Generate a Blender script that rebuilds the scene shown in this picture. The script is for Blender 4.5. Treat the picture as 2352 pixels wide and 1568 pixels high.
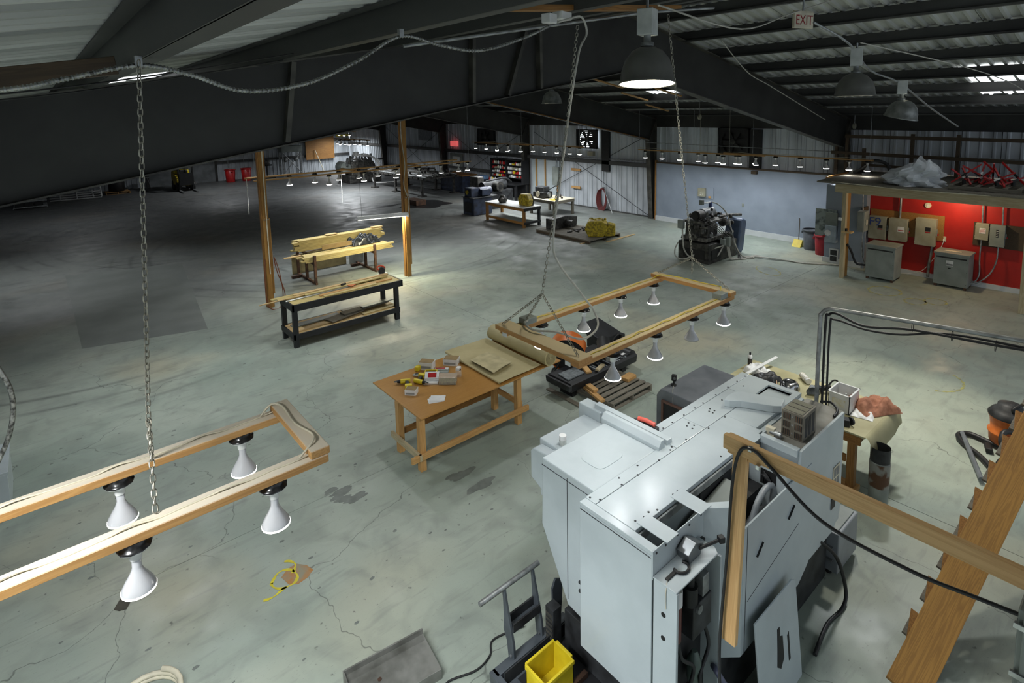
import bpy, bmesh, math, random
from mathutils import Vector, Matrix, Euler
R = math.radians
random.seed(7)
for o in list(bpy.data.objects): bpy.data.objects.remove(o)
sc = bpy.context.scene
COL = sc.collection

# ------------------------------------------------------------------ camera
def make_camera():
    yaw, pitch, roll = R(49.881), R(6.850), R(1.1514)
    f = Vector((math.cos(yaw)*math.cos(pitch), math.sin(yaw)*math.cos(pitch), -math.sin(pitch)))
    r = Vector((math.sin(yaw), -math.cos(yaw), 0)); d = f.cross(r)
    r2 = r*math.cos(roll)+d*math.sin(roll); d2 = d*math.cos(roll)-r*math.sin(roll)
    cam = bpy.data.cameras.new('camera'); o = bpy.data.objects.new('camera', cam); COL.objects.link(o)
    M = Matrix.Identity(4)
    for i in range(3):
        M[i][0] = r2[i]; M[i][1] = -d2[i]; M[i][2] = -f[i]
    M[0][3], M[1][3], M[2][3] = 0, 0, 5.0
    o.matrix_world = M
    cam.sensor_width = 36; cam.lens = 36*1304.45/2352
    cam.shift_y = -(784-404.39)/2352
    cam.clip_start = .05; cam.clip_end = 200
    sc.camera = o
make_camera()

# ------------------------------------------------------------------ world, exposure
w = bpy.data.worlds.new('world'); sc.world = w; w.use_nodes = True
w.node_tree.nodes['Background'].inputs[0].default_value = (.80, .90, 1.0, 1)
w.node_tree.nodes['Background'].inputs[1].default_value = .65
sc.view_settings.view_transform = 'Standard'; sc.view_settings.look = 'None'
sc.view_settings.exposure = 0.12; sc.view_settings.gamma = 1.0
sc.view_settings.use_curve_mapping = False
sc.cycles.use_denoising = True; sc.cycles.use_adaptive_sampling = True; sc.cycles.adaptive_threshold = .045
sc.cycles.max_bounces = 6; sc.cycles.diffuse_bounces = 3; sc.cycles.glossy_bounces = 3
sc.cycles.transparent_max_bounces = 8; sc.cycles.sample_clamp_indirect = 4.0
sc.cycles.caustics_reflective = False; sc.cycles.caustics_refractive = False
BULB_W = 50.0      # power of one reflector bulb
BULB_FACE = 14.0    # brightness of a bulb's lens
COOL = (.93, .97, 1.0); WARM = (1.0, .86, .60)

# ------------------------------------------------------------------ materials
def lin(c):
    return tuple((v/255/12.92 if v/255 <= .04045 else ((v/255+.055)/1.055)**2.4) for v in c)+(1,)
MATS = {}
def nt_new(name):
    m = bpy.data.materials.new(name); m.use_nodes = True
    nt = m.node_tree; b = nt.nodes['Principled BSDF']; return m, nt, b
def N(nt, t, **kw):
    n = nt.nodes.new(t)
    for k, v in kw.items():
        if k in n.inputs: n.inputs[k].default_value = v
        else: setattr(n, k, v)
    return n
def mat(name, col, rough=.6, metal=0, col2=None, scale=6, detail=4, bump=0, lo=.35, hi=.65, stretch=None, coat=0, dist=0):
    if name in MATS: return MATS[name]
    m, nt, b = nt_new(name); L = nt.links.new
    b.inputs['Roughness'].default_value = rough; b.inputs['Metallic'].default_value = metal
    if coat: b.inputs['Coat Weight'].default_value = coat; b.inputs['Coat Roughness'].default_value = .15
    c1 = lin(col); c2 = lin(col2) if col2 else tuple(v*.72 for v in c1[:3])+(1,)
    tc = N(nt, 'ShaderNodeTexCoord'); mp = N(nt, 'ShaderNodeMapping'); L(tc.outputs['Object'], mp.inputs[0])
    if stretch: mp.inputs['Scale'].default_value = stretch
    n = N(nt, 'ShaderNodeTexNoise', Scale=scale, Detail=detail, Distortion=dist); L(mp.outputs[0], n.inputs['Vector'])
    r = N(nt, 'ShaderNodeValToRGB'); r.color_ramp.elements[0].position = lo; r.color_ramp.elements[1].position = hi
    r.color_ramp.elements[0].color = c2; r.color_ramp.elements[1].color = c1
    L(n.outputs[0], r.inputs[0]); L(r.outputs[0], b.inputs['Base Color'])
    if bump:
        bp = N(nt, 'ShaderNodeBump', Strength=bump, Distance=.01); L(n.outputs[0], bp.inputs['Height']); L(bp.outputs[0], b.inputs['Normal'])
    MATS[name] = m; return m
def wood(name, col, dark, rough=.6, knots=.5, top_col=None):
    if name in MATS: return MATS[name]
    m, nt, b = nt_new(name); L = nt.links.new
    b.inputs['Roughness'].default_value = rough
    tc = N(nt, 'ShaderNodeTexCoord'); mp = N(nt, 'ShaderNodeMapping'); mp.inputs['Scale'].default_value = (.5, 11, 11)
    L(tc.outputs['Object'], mp.inputs[0])
    n = N(nt, 'ShaderNodeTexNoise', Scale=2.2, Detail=3, Distortion=.7); L(mp.outputs[0], n.inputs['Vector'])
    wv = N(nt, 'ShaderNodeMath', operation='MULTIPLY'); L(n.outputs[0], wv.inputs[0]); wv.inputs[1].default_value = 38
    sn = N(nt, 'ShaderNodeMath', operation='SINE'); L(wv.outputs[0], sn.inputs[0])
    r = N(nt, 'ShaderNodeMapRange'); L(sn.outputs[0], r.inputs[0]); r.inputs[1].default_value = -1; r.inputs[2].default_value = 1
    r.inputs[3].default_value = 0; r.inputs[4].default_value = .5
    n2 = N(nt, 'ShaderNodeTexNoise', Scale=1.3, Detail=4); L(tc.outputs['Object'], n2.inputs['Vector'])
    a = N(nt, 'ShaderNodeMath', operation='MULTIPLY_ADD'); L(n2.outputs[0], a.inputs[0]); a.inputs[1].default_value = .8; L(r.outputs[0], a.inputs[2])
    a2 = N(nt, 'ShaderNodeMath', operation='MULTIPLY'); L(a.outputs[0], a2.inputs[0]); a2.inputs[1].default_value = .7
    # knots
    mp2 = N(nt, 'ShaderNodeMapping'); mp2.inputs['Scale'].default_value = (2.2, 7, 7); L(tc.outputs['Object'], mp2.inputs[0])
    v = N(nt, 'ShaderNodeTexVoronoi', Scale=1.0); L(mp2.outputs[0], v.inputs['Vector'])
    k = N(nt, 'ShaderNodeMapRange'); L(v.outputs['Distance'], k.inputs[0]); k.inputs[1].default_value = .06; k.inputs[2].default_value = .16
    k.inputs[3].default_value = knots; k.inputs[4].default_value = 0
    mx = N(nt, 'ShaderNodeMath', operation='MAXIMUM'); L(a2.outputs[0], mx.inputs[0]); L(k.outputs[0], mx.inputs[1])
    cr = N(nt, 'ShaderNodeValToRGB'); cr.color_ramp.elements[0].color = lin(col); cr.color_ramp.elements[1].color = lin(dark)
    L(mx.outputs[0], cr.inputs[0]); L(cr.outputs[0], b.inputs['Base Color'])
    if top_col:   # faces that look up blend towards a paler colour
        ge = N(nt, 'ShaderNodeNewGeometry'); sp = N(nt, 'ShaderNodeSeparateXYZ'); L(ge.outputs['Normal'], sp.inputs[0])
        dr = N(nt, 'ShaderNodeMapRange'); L(sp.outputs[2], dr.inputs[0]); dr.inputs[1].default_value = .6; dr.inputs[2].default_value = .9; dr.inputs[4].default_value = .8
        xm = N(nt, 'ShaderNodeMix', data_type='RGBA'); L(dr.outputs[0], xm.inputs[0]); L(cr.outputs[0], xm.inputs[6]); xm.inputs[7].default_value = lin(top_col); L(xm.outputs[2], b.inputs['Base Color'])
    MATS[name] = m; return m
def emit(name, col, s):
    if name in MATS: return MATS[name]
    m, nt, b = nt_new(name)
    b.inputs['Base Color'].default_value = (.8, .8, .8, 1)
    b.inputs['Emission Color'].default_value = col+(1,); b.inputs['Emission Strength'].default_value = s; m.cycles.emission_sampling = 'NONE'
    MATS[name] = m; return m

M_WHITE_MACHINE = mat('machine_white', (182, 191, 194), .24, 0, (172, 181, 184), 2.5, 5, .0, .3, .6)
M_GREY_MACHINE = mat('machine_grey', (150, 155, 160), .38, 0, (120, 124, 128), 2.0)
M_DARK_MACHINE = mat('machine_dark', (58, 60, 62), .55, .2, (30, 30, 31), 7, 5, .3)
M_BLACK = mat('black', (24, 24, 25), .55, 0, (12, 12, 12), 8)
M_RUBBER = mat('rubber', (30, 31, 33), .5, 0, (22, 22, 24), 9)
M_STEEL = mat('black_steel', (54, 54, 51), .65, .0, (38, 37, 35), 1.6, 5, .05, .3, .7)
M_STEEL_EDGE = mat('steel_flange', (84, 82, 74), .6, .0, (48, 46, 42), 3, 5)
M_PURLIN = mat('purlin_steel', (84, 84, 82), .55, .15, (46, 46, 45), 1.5, 5, 0, .3, .7, (1, .25, 1))
M_GALV = mat('galvanised', (165, 168, 168), .42, .6, (120, 122, 122), 9, 3)
M_CHROME = mat('chrome', (205, 205, 205), .2, 1, (160, 160, 160), 9)
M_CHAIN = mat('chain_zinc', (178, 175, 162), .35, .5, (128, 124, 110), 20)
M_ROOF = mat('roof_sheet', (206, 208, 204), .55, 0, (150, 152, 148), .8, 6, 0, .3, .7, (.3, 4, 1))
M_WALLSHEET = mat('wall_sheet', (212, 218, 224), .5, .05, (138, 142, 146), .9, 7, .05, .3, .62, (1, 1, .35))
M_WOOD = wood('pine', (206, 164, 104), (158, 112, 60))
M_WOOD_PALE = wood('pale_pine', (216, 190, 140), (172, 136, 84), .6, .35)
M_WOOD_RACK = wood('rack_pine', (196, 146, 84), (150, 98, 48), .6, .35, (206, 194, 158))
M_WOOD_RACKP = wood('rack_pine_pale', (196, 152, 92), (150, 104, 54), .6, .35, (222, 216, 200))
M_WOOD_WEATHER = wood('weathered_pine', (198, 186, 154), (146, 126, 88), .7, .4)
M_WOOD_OLD = wood('old_wood', (172, 124, 62), (98, 62, 26))
M_WOOD_POST = wood('stained_post', (178, 132, 62), (108, 72, 30))
M_WOOD_GUARD = wood('guard_pine', (226, 188, 132), (184, 136, 80), .55, .3)
M_WOOD_GREY = wood('grey_wood', (136, 130, 116), (74, 69, 60), .8)
M_WOOD_DARK = wood('dark_wood', (86, 70, 50), (40, 31, 22), .7)
M_TABLE = wood('varnished_ply', (182, 136, 72), (158, 110, 50), .3, .1)
M_LUMBER = wood('fresh_lumber', (200, 184, 126), (160, 136, 78), .6, .3)
M_BLACKPAINT = mat('black_paint', (34, 35, 38), .5, 0, (22, 22, 24), 5)
M_PAPER = mat('kraft_paper', (178, 166, 124), .7, 0, (166, 154, 112), 3)
M_WHITE = mat('white', (228, 228, 226), .45, 0, (212, 212, 210), 6)
M_CREAM = mat('cream', (216, 208, 184), .5)
M_YELLOW = mat('yellow_plastic', (222, 200, 40), .45, 0, (200, 176, 30), 6)
M_YELLOWPAINT = mat('yellow_paint', (206, 180, 40), .5, 0, (120, 104, 30), 12, 5)
M_RED = mat('red_paint', (176, 26, 26), .45, 0, (150, 20, 20), 5)
M_ORANGE = mat('orange_plastic', (206, 112, 44), .4, 0, (180, 90, 34), 5)
M_GREYPAINT = mat('grey_box', (140, 146, 140), .45, 0, (122, 128, 122), 3)
M_BEIGEBOX = mat('beige_box', (158, 156, 138), .45, 0, (138, 135, 116), 3)
M_CORD_Y = mat('yellow_cord', (220, 196, 70), .5)
M_CORD_W = mat('white_cord', (188, 186, 176), .5, 0, (160, 158, 148), 9)
M_FLEX = mat('flex_conduit', (178, 178, 170), .35, .7, (80, 80, 76), 60, 2)
M_PORCELAIN = mat('porcelain', (226, 226, 222), .25)
M_BULBGLASS = mat('bulb_body', (200, 200, 202), .2, .1, (186, 186, 188), 4)
M_LENS = emit('bulb_lens', (1.0, .97, .9), BULB_FACE)
M_LENS_OFF = mat('lens_off', (170, 165, 150), .4)
M_NAVY = mat('navy_machine', (52, 62, 84), .5, .1, (34, 38, 50), 5, 5, .1)
M_BLUEGREY = mat('bluegrey_guard', (84, 100, 126), .4, .1, (70, 84, 106), 5)
M_CAST = mat('cast_iron', (122, 120, 114), .4, .4, (52, 51, 48), 9, 6, .4)
M_CASTDK = mat('dark_iron', (80, 78, 74), .45, .3, (30, 30, 29), 7, 6, .4)
M_CARDBOARD = mat('cardboard', (150, 126, 84), .8)
M_GLASSY = mat('clear_plastic', (190, 195, 190), .12)

def clearmat(name, col, a, rough=.15):
    m, nt, b = nt_new(name); b.inputs['Base Color'].default_value = lin(col); b.inputs['Alpha'].default_value = a
    b.inputs['Roughness'].default_value = rough; MATS[name] = m; return m
M_FILM = clearmat('plastic_film', (236, 240, 244), .55, .08)
M_JAR = clearmat('clear_jar', (220, 224, 220), .28, .1)

# ------------------------------------------------------------------ mesh helpers
PM = {}          # world matrix of every parent made below
class MB:
    def __init__(s): s.v = []; s.f = []; s.sm = []
    def add(s, vs, fs, smooth=False):
        k = len(s.v); s.v += [Vector(v) for v in vs]; s.f += [tuple(i+k for i in f) for f in fs]; s.sm += [smooth]*len(fs); return s
    def box(s, a, b, M=None):
        x0, y0, z0 = a; x1, y1, z1 = b
        vs = [Vector(p) for p in ((x0,y0,z0),(x1,y0,z0),(x1,y1,z0),(x0,y1,z0),(x0,y0,z1),(x1,y0,z1),(x1,y1,z1),(x0,y1,z1))]
        if M: vs = [M @ v for v in vs]
        return s.add(vs, [(0,3,2,1),(4,5,6,7),(0,1,5,4),(1,2,6,5),(2,3,7,6),(3,0,4,7)])
    def cbox(s, c, sz, rz=0, M=None):
        T = Matrix.Translation(c) @ Matrix.Rotation(rz, 4, 'Z')
        if M: T = T @ M
        return s.box((-sz[0]/2,-sz[1]/2,-sz[2]/2), (sz[0]/2,sz[1]/2,sz[2]/2), T)
    def cyl(s, p0, p1, r, r2=None, n=14, cap=True):
        p0, p1 = Vector(p0), Vector(p1); r2 = r if r2 is None else r2
        ax = (p1-p0).normalized(); u = ax.orthogonal().normalized(); v = ax.cross(u)
        ring = lambda p, q: [p+(u*math.cos(2*math.pi*i/n)+v*math.sin(2*math.pi*i/n))*q for i in range(n)]
        vs = ring(p0, r)+ring(p1, r2); s.add(vs, [(i,(i+1)%n,n+(i+1)%n,n+i) for i in range(n)], True)
        if cap:
            s.add(ring(p0, r), [tuple(range(n-1,-1,-1))]); s.add(ring(p1, r2), [tuple(range(n))])
        return s
    def lathe(s, prof, c=(0,0,0), n=18, M=None, closed=True):
        c = Vector(c); vs = []
        for r, z in prof:
            for i in range(n):
                p = Vector((r*math.cos(2*math.pi*i/n), r*math.sin(2*math.pi*i/n), z))
                vs.append(c+(M @ p if M else p))
        fs = [(k*n+i, k*n+(i+1)%n, (k+1)*n+(i+1)%n, (k+1)*n+i) for k in range(len(prof)-1) for i in range(n)]
        s.add(vs, fs, True)
        if closed:
            k = len(prof)-1
            if prof[0][0] > 1e-4: s.add(vs[:n], [tuple(range(n-1,-1,-1))])
            if prof[-1][0] > 1e-4: s.add(vs[k*n:], [tuple(range(n))])
        return s
    def tube(s, pts, r, n=8, cap=True, sub=1):
        pts = smoothpath(pts, sub) if sub > 1 else [Vector(p) for p in pts]
        vs = []; prev = None
        for i, p in enumerate(pts):
            t = (pts[min(i+1,len(pts)-1)]-pts[max(i-1,0)])
            t = t.normalized() if t.length > 1e-9 else Vector((0,0,1))
            u = t.orthogonal().normalized() if prev is None else (prev-t*prev.dot(t)).normalized()
            prev = u; v = t.cross(u)
            vs += [p+(u*math.cos(2*math.pi*j/n)+v*math.sin(2*math.pi*j/n))*r for j in range(n)]
        m = len(pts); s.add(vs, [(k*n+j, k*n+(j+1)%n, (k+1)*n+(j+1)%n, (k+1)*n+j) for k in range(m-1) for j in range(n)], True)
        if cap: s.add(vs[:n], [tuple(range(n-1,-1,-1))]); s.add(vs[-n:], [tuple(range(n))])
        return s
    def prism(s, poly, d, M=None):
        "poly in local xy, extruded from z=0 to z=d"
        n = len(poly); a = [Vector((p[0],p[1],0)) for p in poly]; b = [Vector((p[0],p[1],d)) for p in poly]
        vs = a+b
        if M: vs = [M @ v for v in vs]
        return s.add(vs, [tuple(range(n-1,-1,-1)), tuple(range(n,2*n))]+[(i,(i+1)%n,n+(i+1)%n,n+i) for i in range(n)])
    def prism_y(s, poly, y0, y1):
        "poly in xz, extruded along y"
        return s.prism(poly, y1-y0, Matrix(((1,0,0,0),(0,0,1,y0),(0,1,0,0),(0,0,0,1))))
    def prism_x(s, poly, x0, x1):
        "poly in yz, extruded along x"
        return s.prism(poly, x1-x0, Matrix(((0,0,1,x0),(1,0,0,0),(0,1,0,0),(0,0,0,1))))
    def sphere(s, c, r, n=12, sc_=(1,1,1)):
        prof = [(r*math.sin(math.pi*k/(n//2)), -r*math.cos(math.pi*k/(n//2))) for k in range(n//2+1)]
        prof[0] = (1e-5, -r); prof[-1] = (1e-5, r)
        return s.lathe(prof, c, n, Matrix.Diagonal((*sc_, 1)), False)
    def xform(s, M): s.v = [M @ v for v in s.v]; return s
    def mesh(s, name):
        me = bpy.data.meshes.new(name); me.from_pydata([tuple(v) for v in s.v], [], s.f)
        me.polygons.foreach_set('use_smooth', s.sm); me.validate(); me.update()
        bm = bmesh.new(); bm.from_mesh(me); bmesh.ops.recalc_face_normals(bm, faces=bm.faces[:]); bm.to_mesh(me); bm.free()
        return me
    def build(s, name, m, parent=None, bevel=0, local=False):
        "vertices are world coordinates unless local"
        P = PM.get(parent, Matrix.Identity(4))
        if parent is not None and not local:
            I = P.inverted(); s.v = [I @ v for v in s.v]
        me = s.mesh(name); o = bpy.data.objects.new(name, me); COL.objects.link(o); me.materials.append(m)
        if parent is not None: o.parent = parent
        PM[o] = P.copy()
        if bevel:
            b = o.modifiers.new('bevel', 'BEVEL'); b.width = bevel; b.segments = 2; b.limit_method = 'ANGLE'; b.angle_limit = R(40); b.harden_normals = False
        return o
def smoothpath(pts, sub):
    pts = [Vector(p) for p in pts]; out = []
    for i in range(len(pts)-1):
        p0 = pts[max(i-1,0)]; p1 = pts[i]; p2 = pts[i+1]; p3 = pts[min(i+2,len(pts)-1)]
        for k in range(sub):
            t = k/sub
            out.append(.5*((2*p1)+(p2-p0)*t+(2*p0-5*p1+4*p2-p3)*t*t+(3*p1-p0-3*p2+p3)*t**3))
    out.append(pts[-1]); return out
def tag(o, label=None, cat=None, group=None, kind=None):
    if label: o['label'] = label
    if cat: o['category'] = cat
    if group: o['group'] = group
    if kind: o['kind'] = kind
    return o
def thing(name, label, cat, loc=(0,0,0), rz=0, group=None):
    o = bpy.data.objects.new(name, None); COL.objects.link(o); o.empty_display_size = .1
    o.location = loc; o.rotation_euler = (0,0,rz)
    PM[o] = Matrix.Translation(loc) @ Matrix.Rotation(rz, 4, 'Z')
    return tag(o, label, cat, group)
def inst(me, name, parent, M):
    "another object on shared mesh data; M is a world matrix"
    o = bpy.data.objects.new(name, me); COL.objects.link(o)
    P = PM.get(parent, Matrix.Identity(4))
    if parent is not None: o.parent = parent
    o.matrix_basis = P.inverted() @ M; PM[o] = M.copy(); return o
def axes(p0, p1, up=(0,0,1)):
    p0, p1 = Vector(p0), Vector(p1); x = (p1-p0).normalized(); up = Vector(up)
    y = up.cross(x)
    if y.length < 1e-4: y = Vector((0,1,0)).cross(x)
    y.normalize(); z = x.cross(y)
    M = Matrix.Identity(4)
    for i in range(3): M[i][0] = x[i]; M[i][1] = y[i]; M[i][2] = z[i]; M[i][3] = p0[i]
    return M, (p1-p0).length
def board(name, p0, p1, w_, t, m, parent=None, up=(0,0,1), bevel=.003):
    "p0-p1 centre line; w_ across, t along up"
    M, l = axes(p0, p1, up)
    me = MB().box((0,-w_/2,-t/2), (l,w_/2,t/2)).mesh(name); me.materials.append(m)
    # shift the grain so no two boards look alike
    o = inst(me, name, parent, M)
    if bevel:
        b = o.modifiers.new('bevel', 'BEVEL'); b.width = bevel; b.segments = 1
    return o
def text(name, s, size, m, parent, M, ext=.0008, sx=1.0):
    cu = bpy.data.curves.new(name, 'FONT'); cu.body = s; cu.size = size; cu.extrude = ext; cu.align_x = 'CENTER'; cu.align_y = 'CENTER'
    tmp = bpy.data.objects.new('tmp', cu); COL.objects.link(tmp)
    dg = bpy.context.evaluated_depsgraph_get(); dg.update()
    me = bpy.data.meshes.new_from_object(tmp.evaluated_get(dg)); bpy.data.objects.remove(tmp)
    me.name = name; me.materials.clear(); me.materials.append(m); me.transform(Matrix.Diagonal((sx,1,1,1)))
    return inst(me, name, parent, M)
def facing(c, right, up):
    "world matrix with local x=right, y=up"
    x = Vector(right).normalized(); y = Vector(up).normalized(); z = x.cross(y); M = Matrix.Identity(4)
    for i in range(3): M[i][0] = x[i]; M[i][1] = y[i]; M[i][2] = z[i]; M[i][3] = c[i]
    return M
def spot(name, loc, power, col, parent=None, size=125, blend=.6, rad=.05, aim=(0,0,-1)):
    l = bpy.data.lights.new(name, 'SPOT'); l.energy = power; l.color = col; l.spot_size = R(size); l.spot_blend = blend; l.shadow_soft_size = rad
    o = bpy.data.objects.new(name, l); COL.objects.link(o)
    P = PM.get(parent, Matrix.Identity(4)); o.parent = parent
    q = Vector(aim).to_track_quat('-Z', 'Y').to_matrix().to_4x4()
    o.matrix_basis = P.inverted() @ Matrix.Translation(loc) @ q; return o

# wood grain offset per object
for m in list(MATS.values()):
    nt = m.node_tree; tcs = [n for n in nt.nodes if n.type == 'TEX_COORD']
    if 'wood' in m.name or 'pine' in m.name or 'lumber' in m.name or 'post' in m.name or 'ply' in m.name:
        tc = tcs[0]; oi = nt.nodes.new('ShaderNodeObjectInfo'); ad = nt.nodes.new('ShaderNodeVectorMath'); ad.operation = 'MULTIPLY_ADD'
        tos = [l.to_socket for l in tc.outputs['Object'].links]
        cb = nt.nodes.new('ShaderNodeCombineXYZ')
        for i in range(3): nt.links.new(oi.outputs['Random'], cb.inputs[i])
        nt.links.new(cb.outputs[0], ad.inputs[0]); ad.inputs[1].default_value = (17, 5, 9); nt.links.new(tc.outputs['Object'], ad.inputs[2])
        for t in tos: nt.links.new(ad.outputs[0], t)
# ================================================================== setting
XL, XR, Y0, Y1 = -2.45, 20.9, -4.0, 46.5
RX, RZ = 9.2, 6.76
def rafter_top(x): return 5.2+.17*x if x < RX else RZ-.203*(x-RX)
def rafter_low(x): return 4.21+.158*x if x < RX else 5.66-.19*(x-RX)

def floor_material():
    m, nt, b = nt_new('concrete'); L = nt.links.new
    tc = N(nt, 'ShaderNodeTexCoord'); P = tc.outputs['Object']
    def noise(sc_, det=5, dist=0, vec=None):
        n = N(nt, 'ShaderNodeTexNoise', Scale=sc_, Detail=det, Distortion=dist); L(vec or P, n.inputs['Vector']); return n.outputs[0]
    def rng(v, a, b_, c=0, d=1):
        r = N(nt, 'ShaderNodeMapRange'); L(v, r.inputs[0]); r.inputs[1].default_value = a; r.inputs[2].default_value = b_; r.inputs[3].default_value = c; r.inputs[4].default_value = d; return r.outputs[0]
    def mix(fac, a, c):
        x = N(nt, 'ShaderNodeMix', data_type='RGBA'); L(fac, x.inputs[0])
        for s_, v in ((x.inputs[6], a), (x.inputs[7], c)):
            if isinstance(v, tuple): s_.default_value = v
            else: L(v, s_)
        return x.outputs[2]
    def math_(op, a, c):
        x = N(nt, 'ShaderNodeMath', operation=op)
        for s_, v in ((x.inputs[0], a), (x.inputs[1], c)):
            if isinstance(v, (int, float)): s_.default_value = v
            else: L(v, s_)
        return x.outputs[0]
    base = mix(rng(noise(.55, 4, .4), .3, .7), lin((134, 146, 136)), lin((162, 170, 158)))
    base = mix(rng(noise(.22, 3), .52, .66, 0, .75), base, lin((170, 164, 140)))            # warm sandy areas
    base = mix(rng(noise(2.3, 4, .8), .48, .72, 0, .42), base, lin((112, 118, 112)))      # mottling
    mp = N(nt, 'ShaderNodeMapping'); mp.inputs['Scale'].default_value = (.9, 5.0, 1); mp.inputs['Rotation'].default_value = (0, 0, R(12)); L(P, mp.inputs[0])
    base = mix(rng(noise(2.2, 4, .6, mp.outputs[0]), .55, .8, 0, .38), base, lin((98, 102, 99)))   # brushed scuffs
    base = mix(rng(noise(26, 3, 0, mp.outputs[0]), .63, .76, 0, .4), base, lin((76, 80, 78)))   # fine streaks
    base = mix(rng(noise(14, 2), .69, .77, 0, .7), base, lin((70, 72, 68)))                # small spots
    # oil-dark shop floor further in, cleaner towards the near bays
    sp = N(nt, 'ShaderNodeSeparateXYZ'); L(P, sp.inputs[0])
    far = math_('ADD', sp.outputs[1], math_('MULTIPLY', math_('SUBTRACT', noise(.25, 3, .5), .5), 9))
    base = mix(rng(far, 11.5, 18.0, 0, .78), base, lin((94, 94, 95)))
    far2 = math_('ADD', sp.outputs[1], math_('MULTIPLY', math_('SUBTRACT', noise(.6, 3, .8), .5), 7))
    base = mix(rng(far2, 26, 32, 0, .55), base, lin((70, 70, 74)))
    # tyre arcs
    arcn = rng(noise(.5, 2), .42, .6)
    for cx, cy, r0 in ((9.5, 22.0, 7.2), (8.2, 27.5, 8.5), (1.0, 17.5, 5.2)):
        v = N(nt, 'ShaderNodeVectorMath', operation='DISTANCE'); L(P, v.inputs[0]); v.inputs[1].default_value = (cx, cy, 0)
        d = math_('ABSOLUTE', math_('SUBTRACT', math_('PINGPONG', math_('SUBTRACT', v.outputs['Value'], r0-1.2), .55), .27), 0)
        ring = math_('MULTIPLY', rng(d, .0, .09, 1, 0), rng(math_('ABSOLUTE', math_('SUBTRACT', v.outputs['Value'], r0), 0), .5, 1.3, 1, 0))
        base = mix(math_('MULTIPLY', math_('MULTIPLY', ring, arcn), .5), base, lin((50, 51, 53)))
    # cracks
    nv = N(nt, 'ShaderNodeTexNoise', Scale=1.1, Detail=4); L(P, nv.inputs['Vector'])
    av = N(nt, 'ShaderNodeVectorMath', operation='MULTIPLY_ADD'); L(nv.outputs['Color'], av.inputs[0]); av.inputs[1].default_value = (1.1, 1.1, 0); L(P, av.inputs[2])
    vo = N(nt, 'ShaderNodeTexVoronoi', feature='DISTANCE_TO_EDGE', Scale=.42, voronoi_dimensions='2D'); L(av.outputs[0], vo.inputs['Vector'])
    crack = math_('MULTIPLY', rng(vo.outputs['Distance'], .0006, .0030, 1, 0), rng(noise(.6, 2), .40, .50))
    base = mix(math_('MULTIPLY', crack, .6), base, lin((64, 68, 64)))
    L(base, b.inputs['Base Color'])
    L(rng(noise(1.7, 3), .3, .7, .38, .72), b.inputs['Roughness'])
    h = math_('SUBTRACT', math_('MULTIPLY', noise(9, 4), .25), math_('MULTIPLY', crack, .8))
    bp = N(nt, 'ShaderNodeBump', Strength=.25, Distance=.012); L(h, bp.inputs['Height']); L(bp.outputs[0], b.inputs['Normal'])
    return m
M_FLOOR = floor_material()
M_JOINT = mat('joint_dirt', (52, 52, 48), .9)
floor = tag(MB().box((XL-.5, Y0, -.2), (XR+.3, Y1+.2, -.006)).build('floor', M_JOINT), 'grey stained concrete shop floor', kind='structure')
gx = [XL-.5, 7.87, 15.6, XR+.3]; gy = [Y0, 6.9, 14.4, 22.0, 30, 38, Y1+.2]
for i in range(3):
    for j in range(6):
        MB().box((gx[i]+.004, gy[j]+.004, -.15), (gx[i+1]-.004, gy[j+1]-.004, 0)).build('slab', M_FLOOR, floor)

tag(MB().prism([(.42,22.6),(3.5,21.6),(2.75,14.45),(.42,15.1)], .0012, Matrix.Translation((0,0,.0002))).build('floor_patch', mat('dark_patch', (108, 112, 109), .6, 0, (96, 100, 97), 1.2, 5)), 'darker rectangular patch of floor left of the left timber post', 'floor patch')
# ---- corrugated sheets
def sheet_profile(wd, rib=.036, n=3):
    pts = [(0, 0)]; p = wd/n
    for k in range(n):
        c = (k+.5)*p; pts += [(c-.05, 0), (c-.025, rib), (c+.025, rib), (c+.05, 0)]
    return pts+[(wd-.030, 0), (wd-.028, .014), (wd-.016, .014)]
def wall_panel_mesh(wd, h0, h1, name='panel'):
    "local: width along x, relief along y, height z"
    pr = sheet_profile(wd); b = MB(); n = len(pr)
    top = lambda x: h0+(h1-h0)*x/wd
    vs = [(x, y, 0) for x, y in pr]+[(x, y, top(x)) for x, y in pr]
    b.add(vs, [(i, i+1, n+i+1, n+i) for i in range(n-1)]); me = b.mesh(name); return me
PW = .915
wr = tag(MB().box((XR+.08, Y0, 0), (XR+.12, Y1, 4.66)).build('wall_right', M_STEEL), 'ribbed metal side wall', kind='structure')
me = wall_panel_mesh(PW, 4.64, 4.64); me.materials.append(M_WALLSHEET)
k = 0
while Y0+k*PW < Y1-.2:
    inst(me, 'panel', wr, facing((XR+.03, Y0+k*PW, 0), (0,1,0), (-1,0,0)) @ Matrix.Identity(4)); k += 1
we = tag(MB().prism_y([(XL,0),(XR,0),(XR,4.4),(RX,6.9),(XL,4.8)], Y1+.06, Y1+.1).build('wall_far', M_WALLSHEET), 'ribbed metal end wall', kind='structure')
x = XL
while x < XR-.1:
    h0, h1 = rafter_top(x)+.18, rafter_top(min(x+PW, XR))+.18
    me = wall_panel_mesh(min(PW, XR-x), h0, h1); me.materials.append(M_WALLSHEET)
    inst(me, 'panel', we, facing((x, Y1+.02, 0), (1,0,0), (0,-1,0))); x += PW
wl = tag(MB().box((XL-.12, Y0, 0), (XL-.08, Y1, 4.8)).build('wall_left', M_WALLSHEET), 'ribbed metal side wall behind the camera side', kind='structure')

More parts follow.
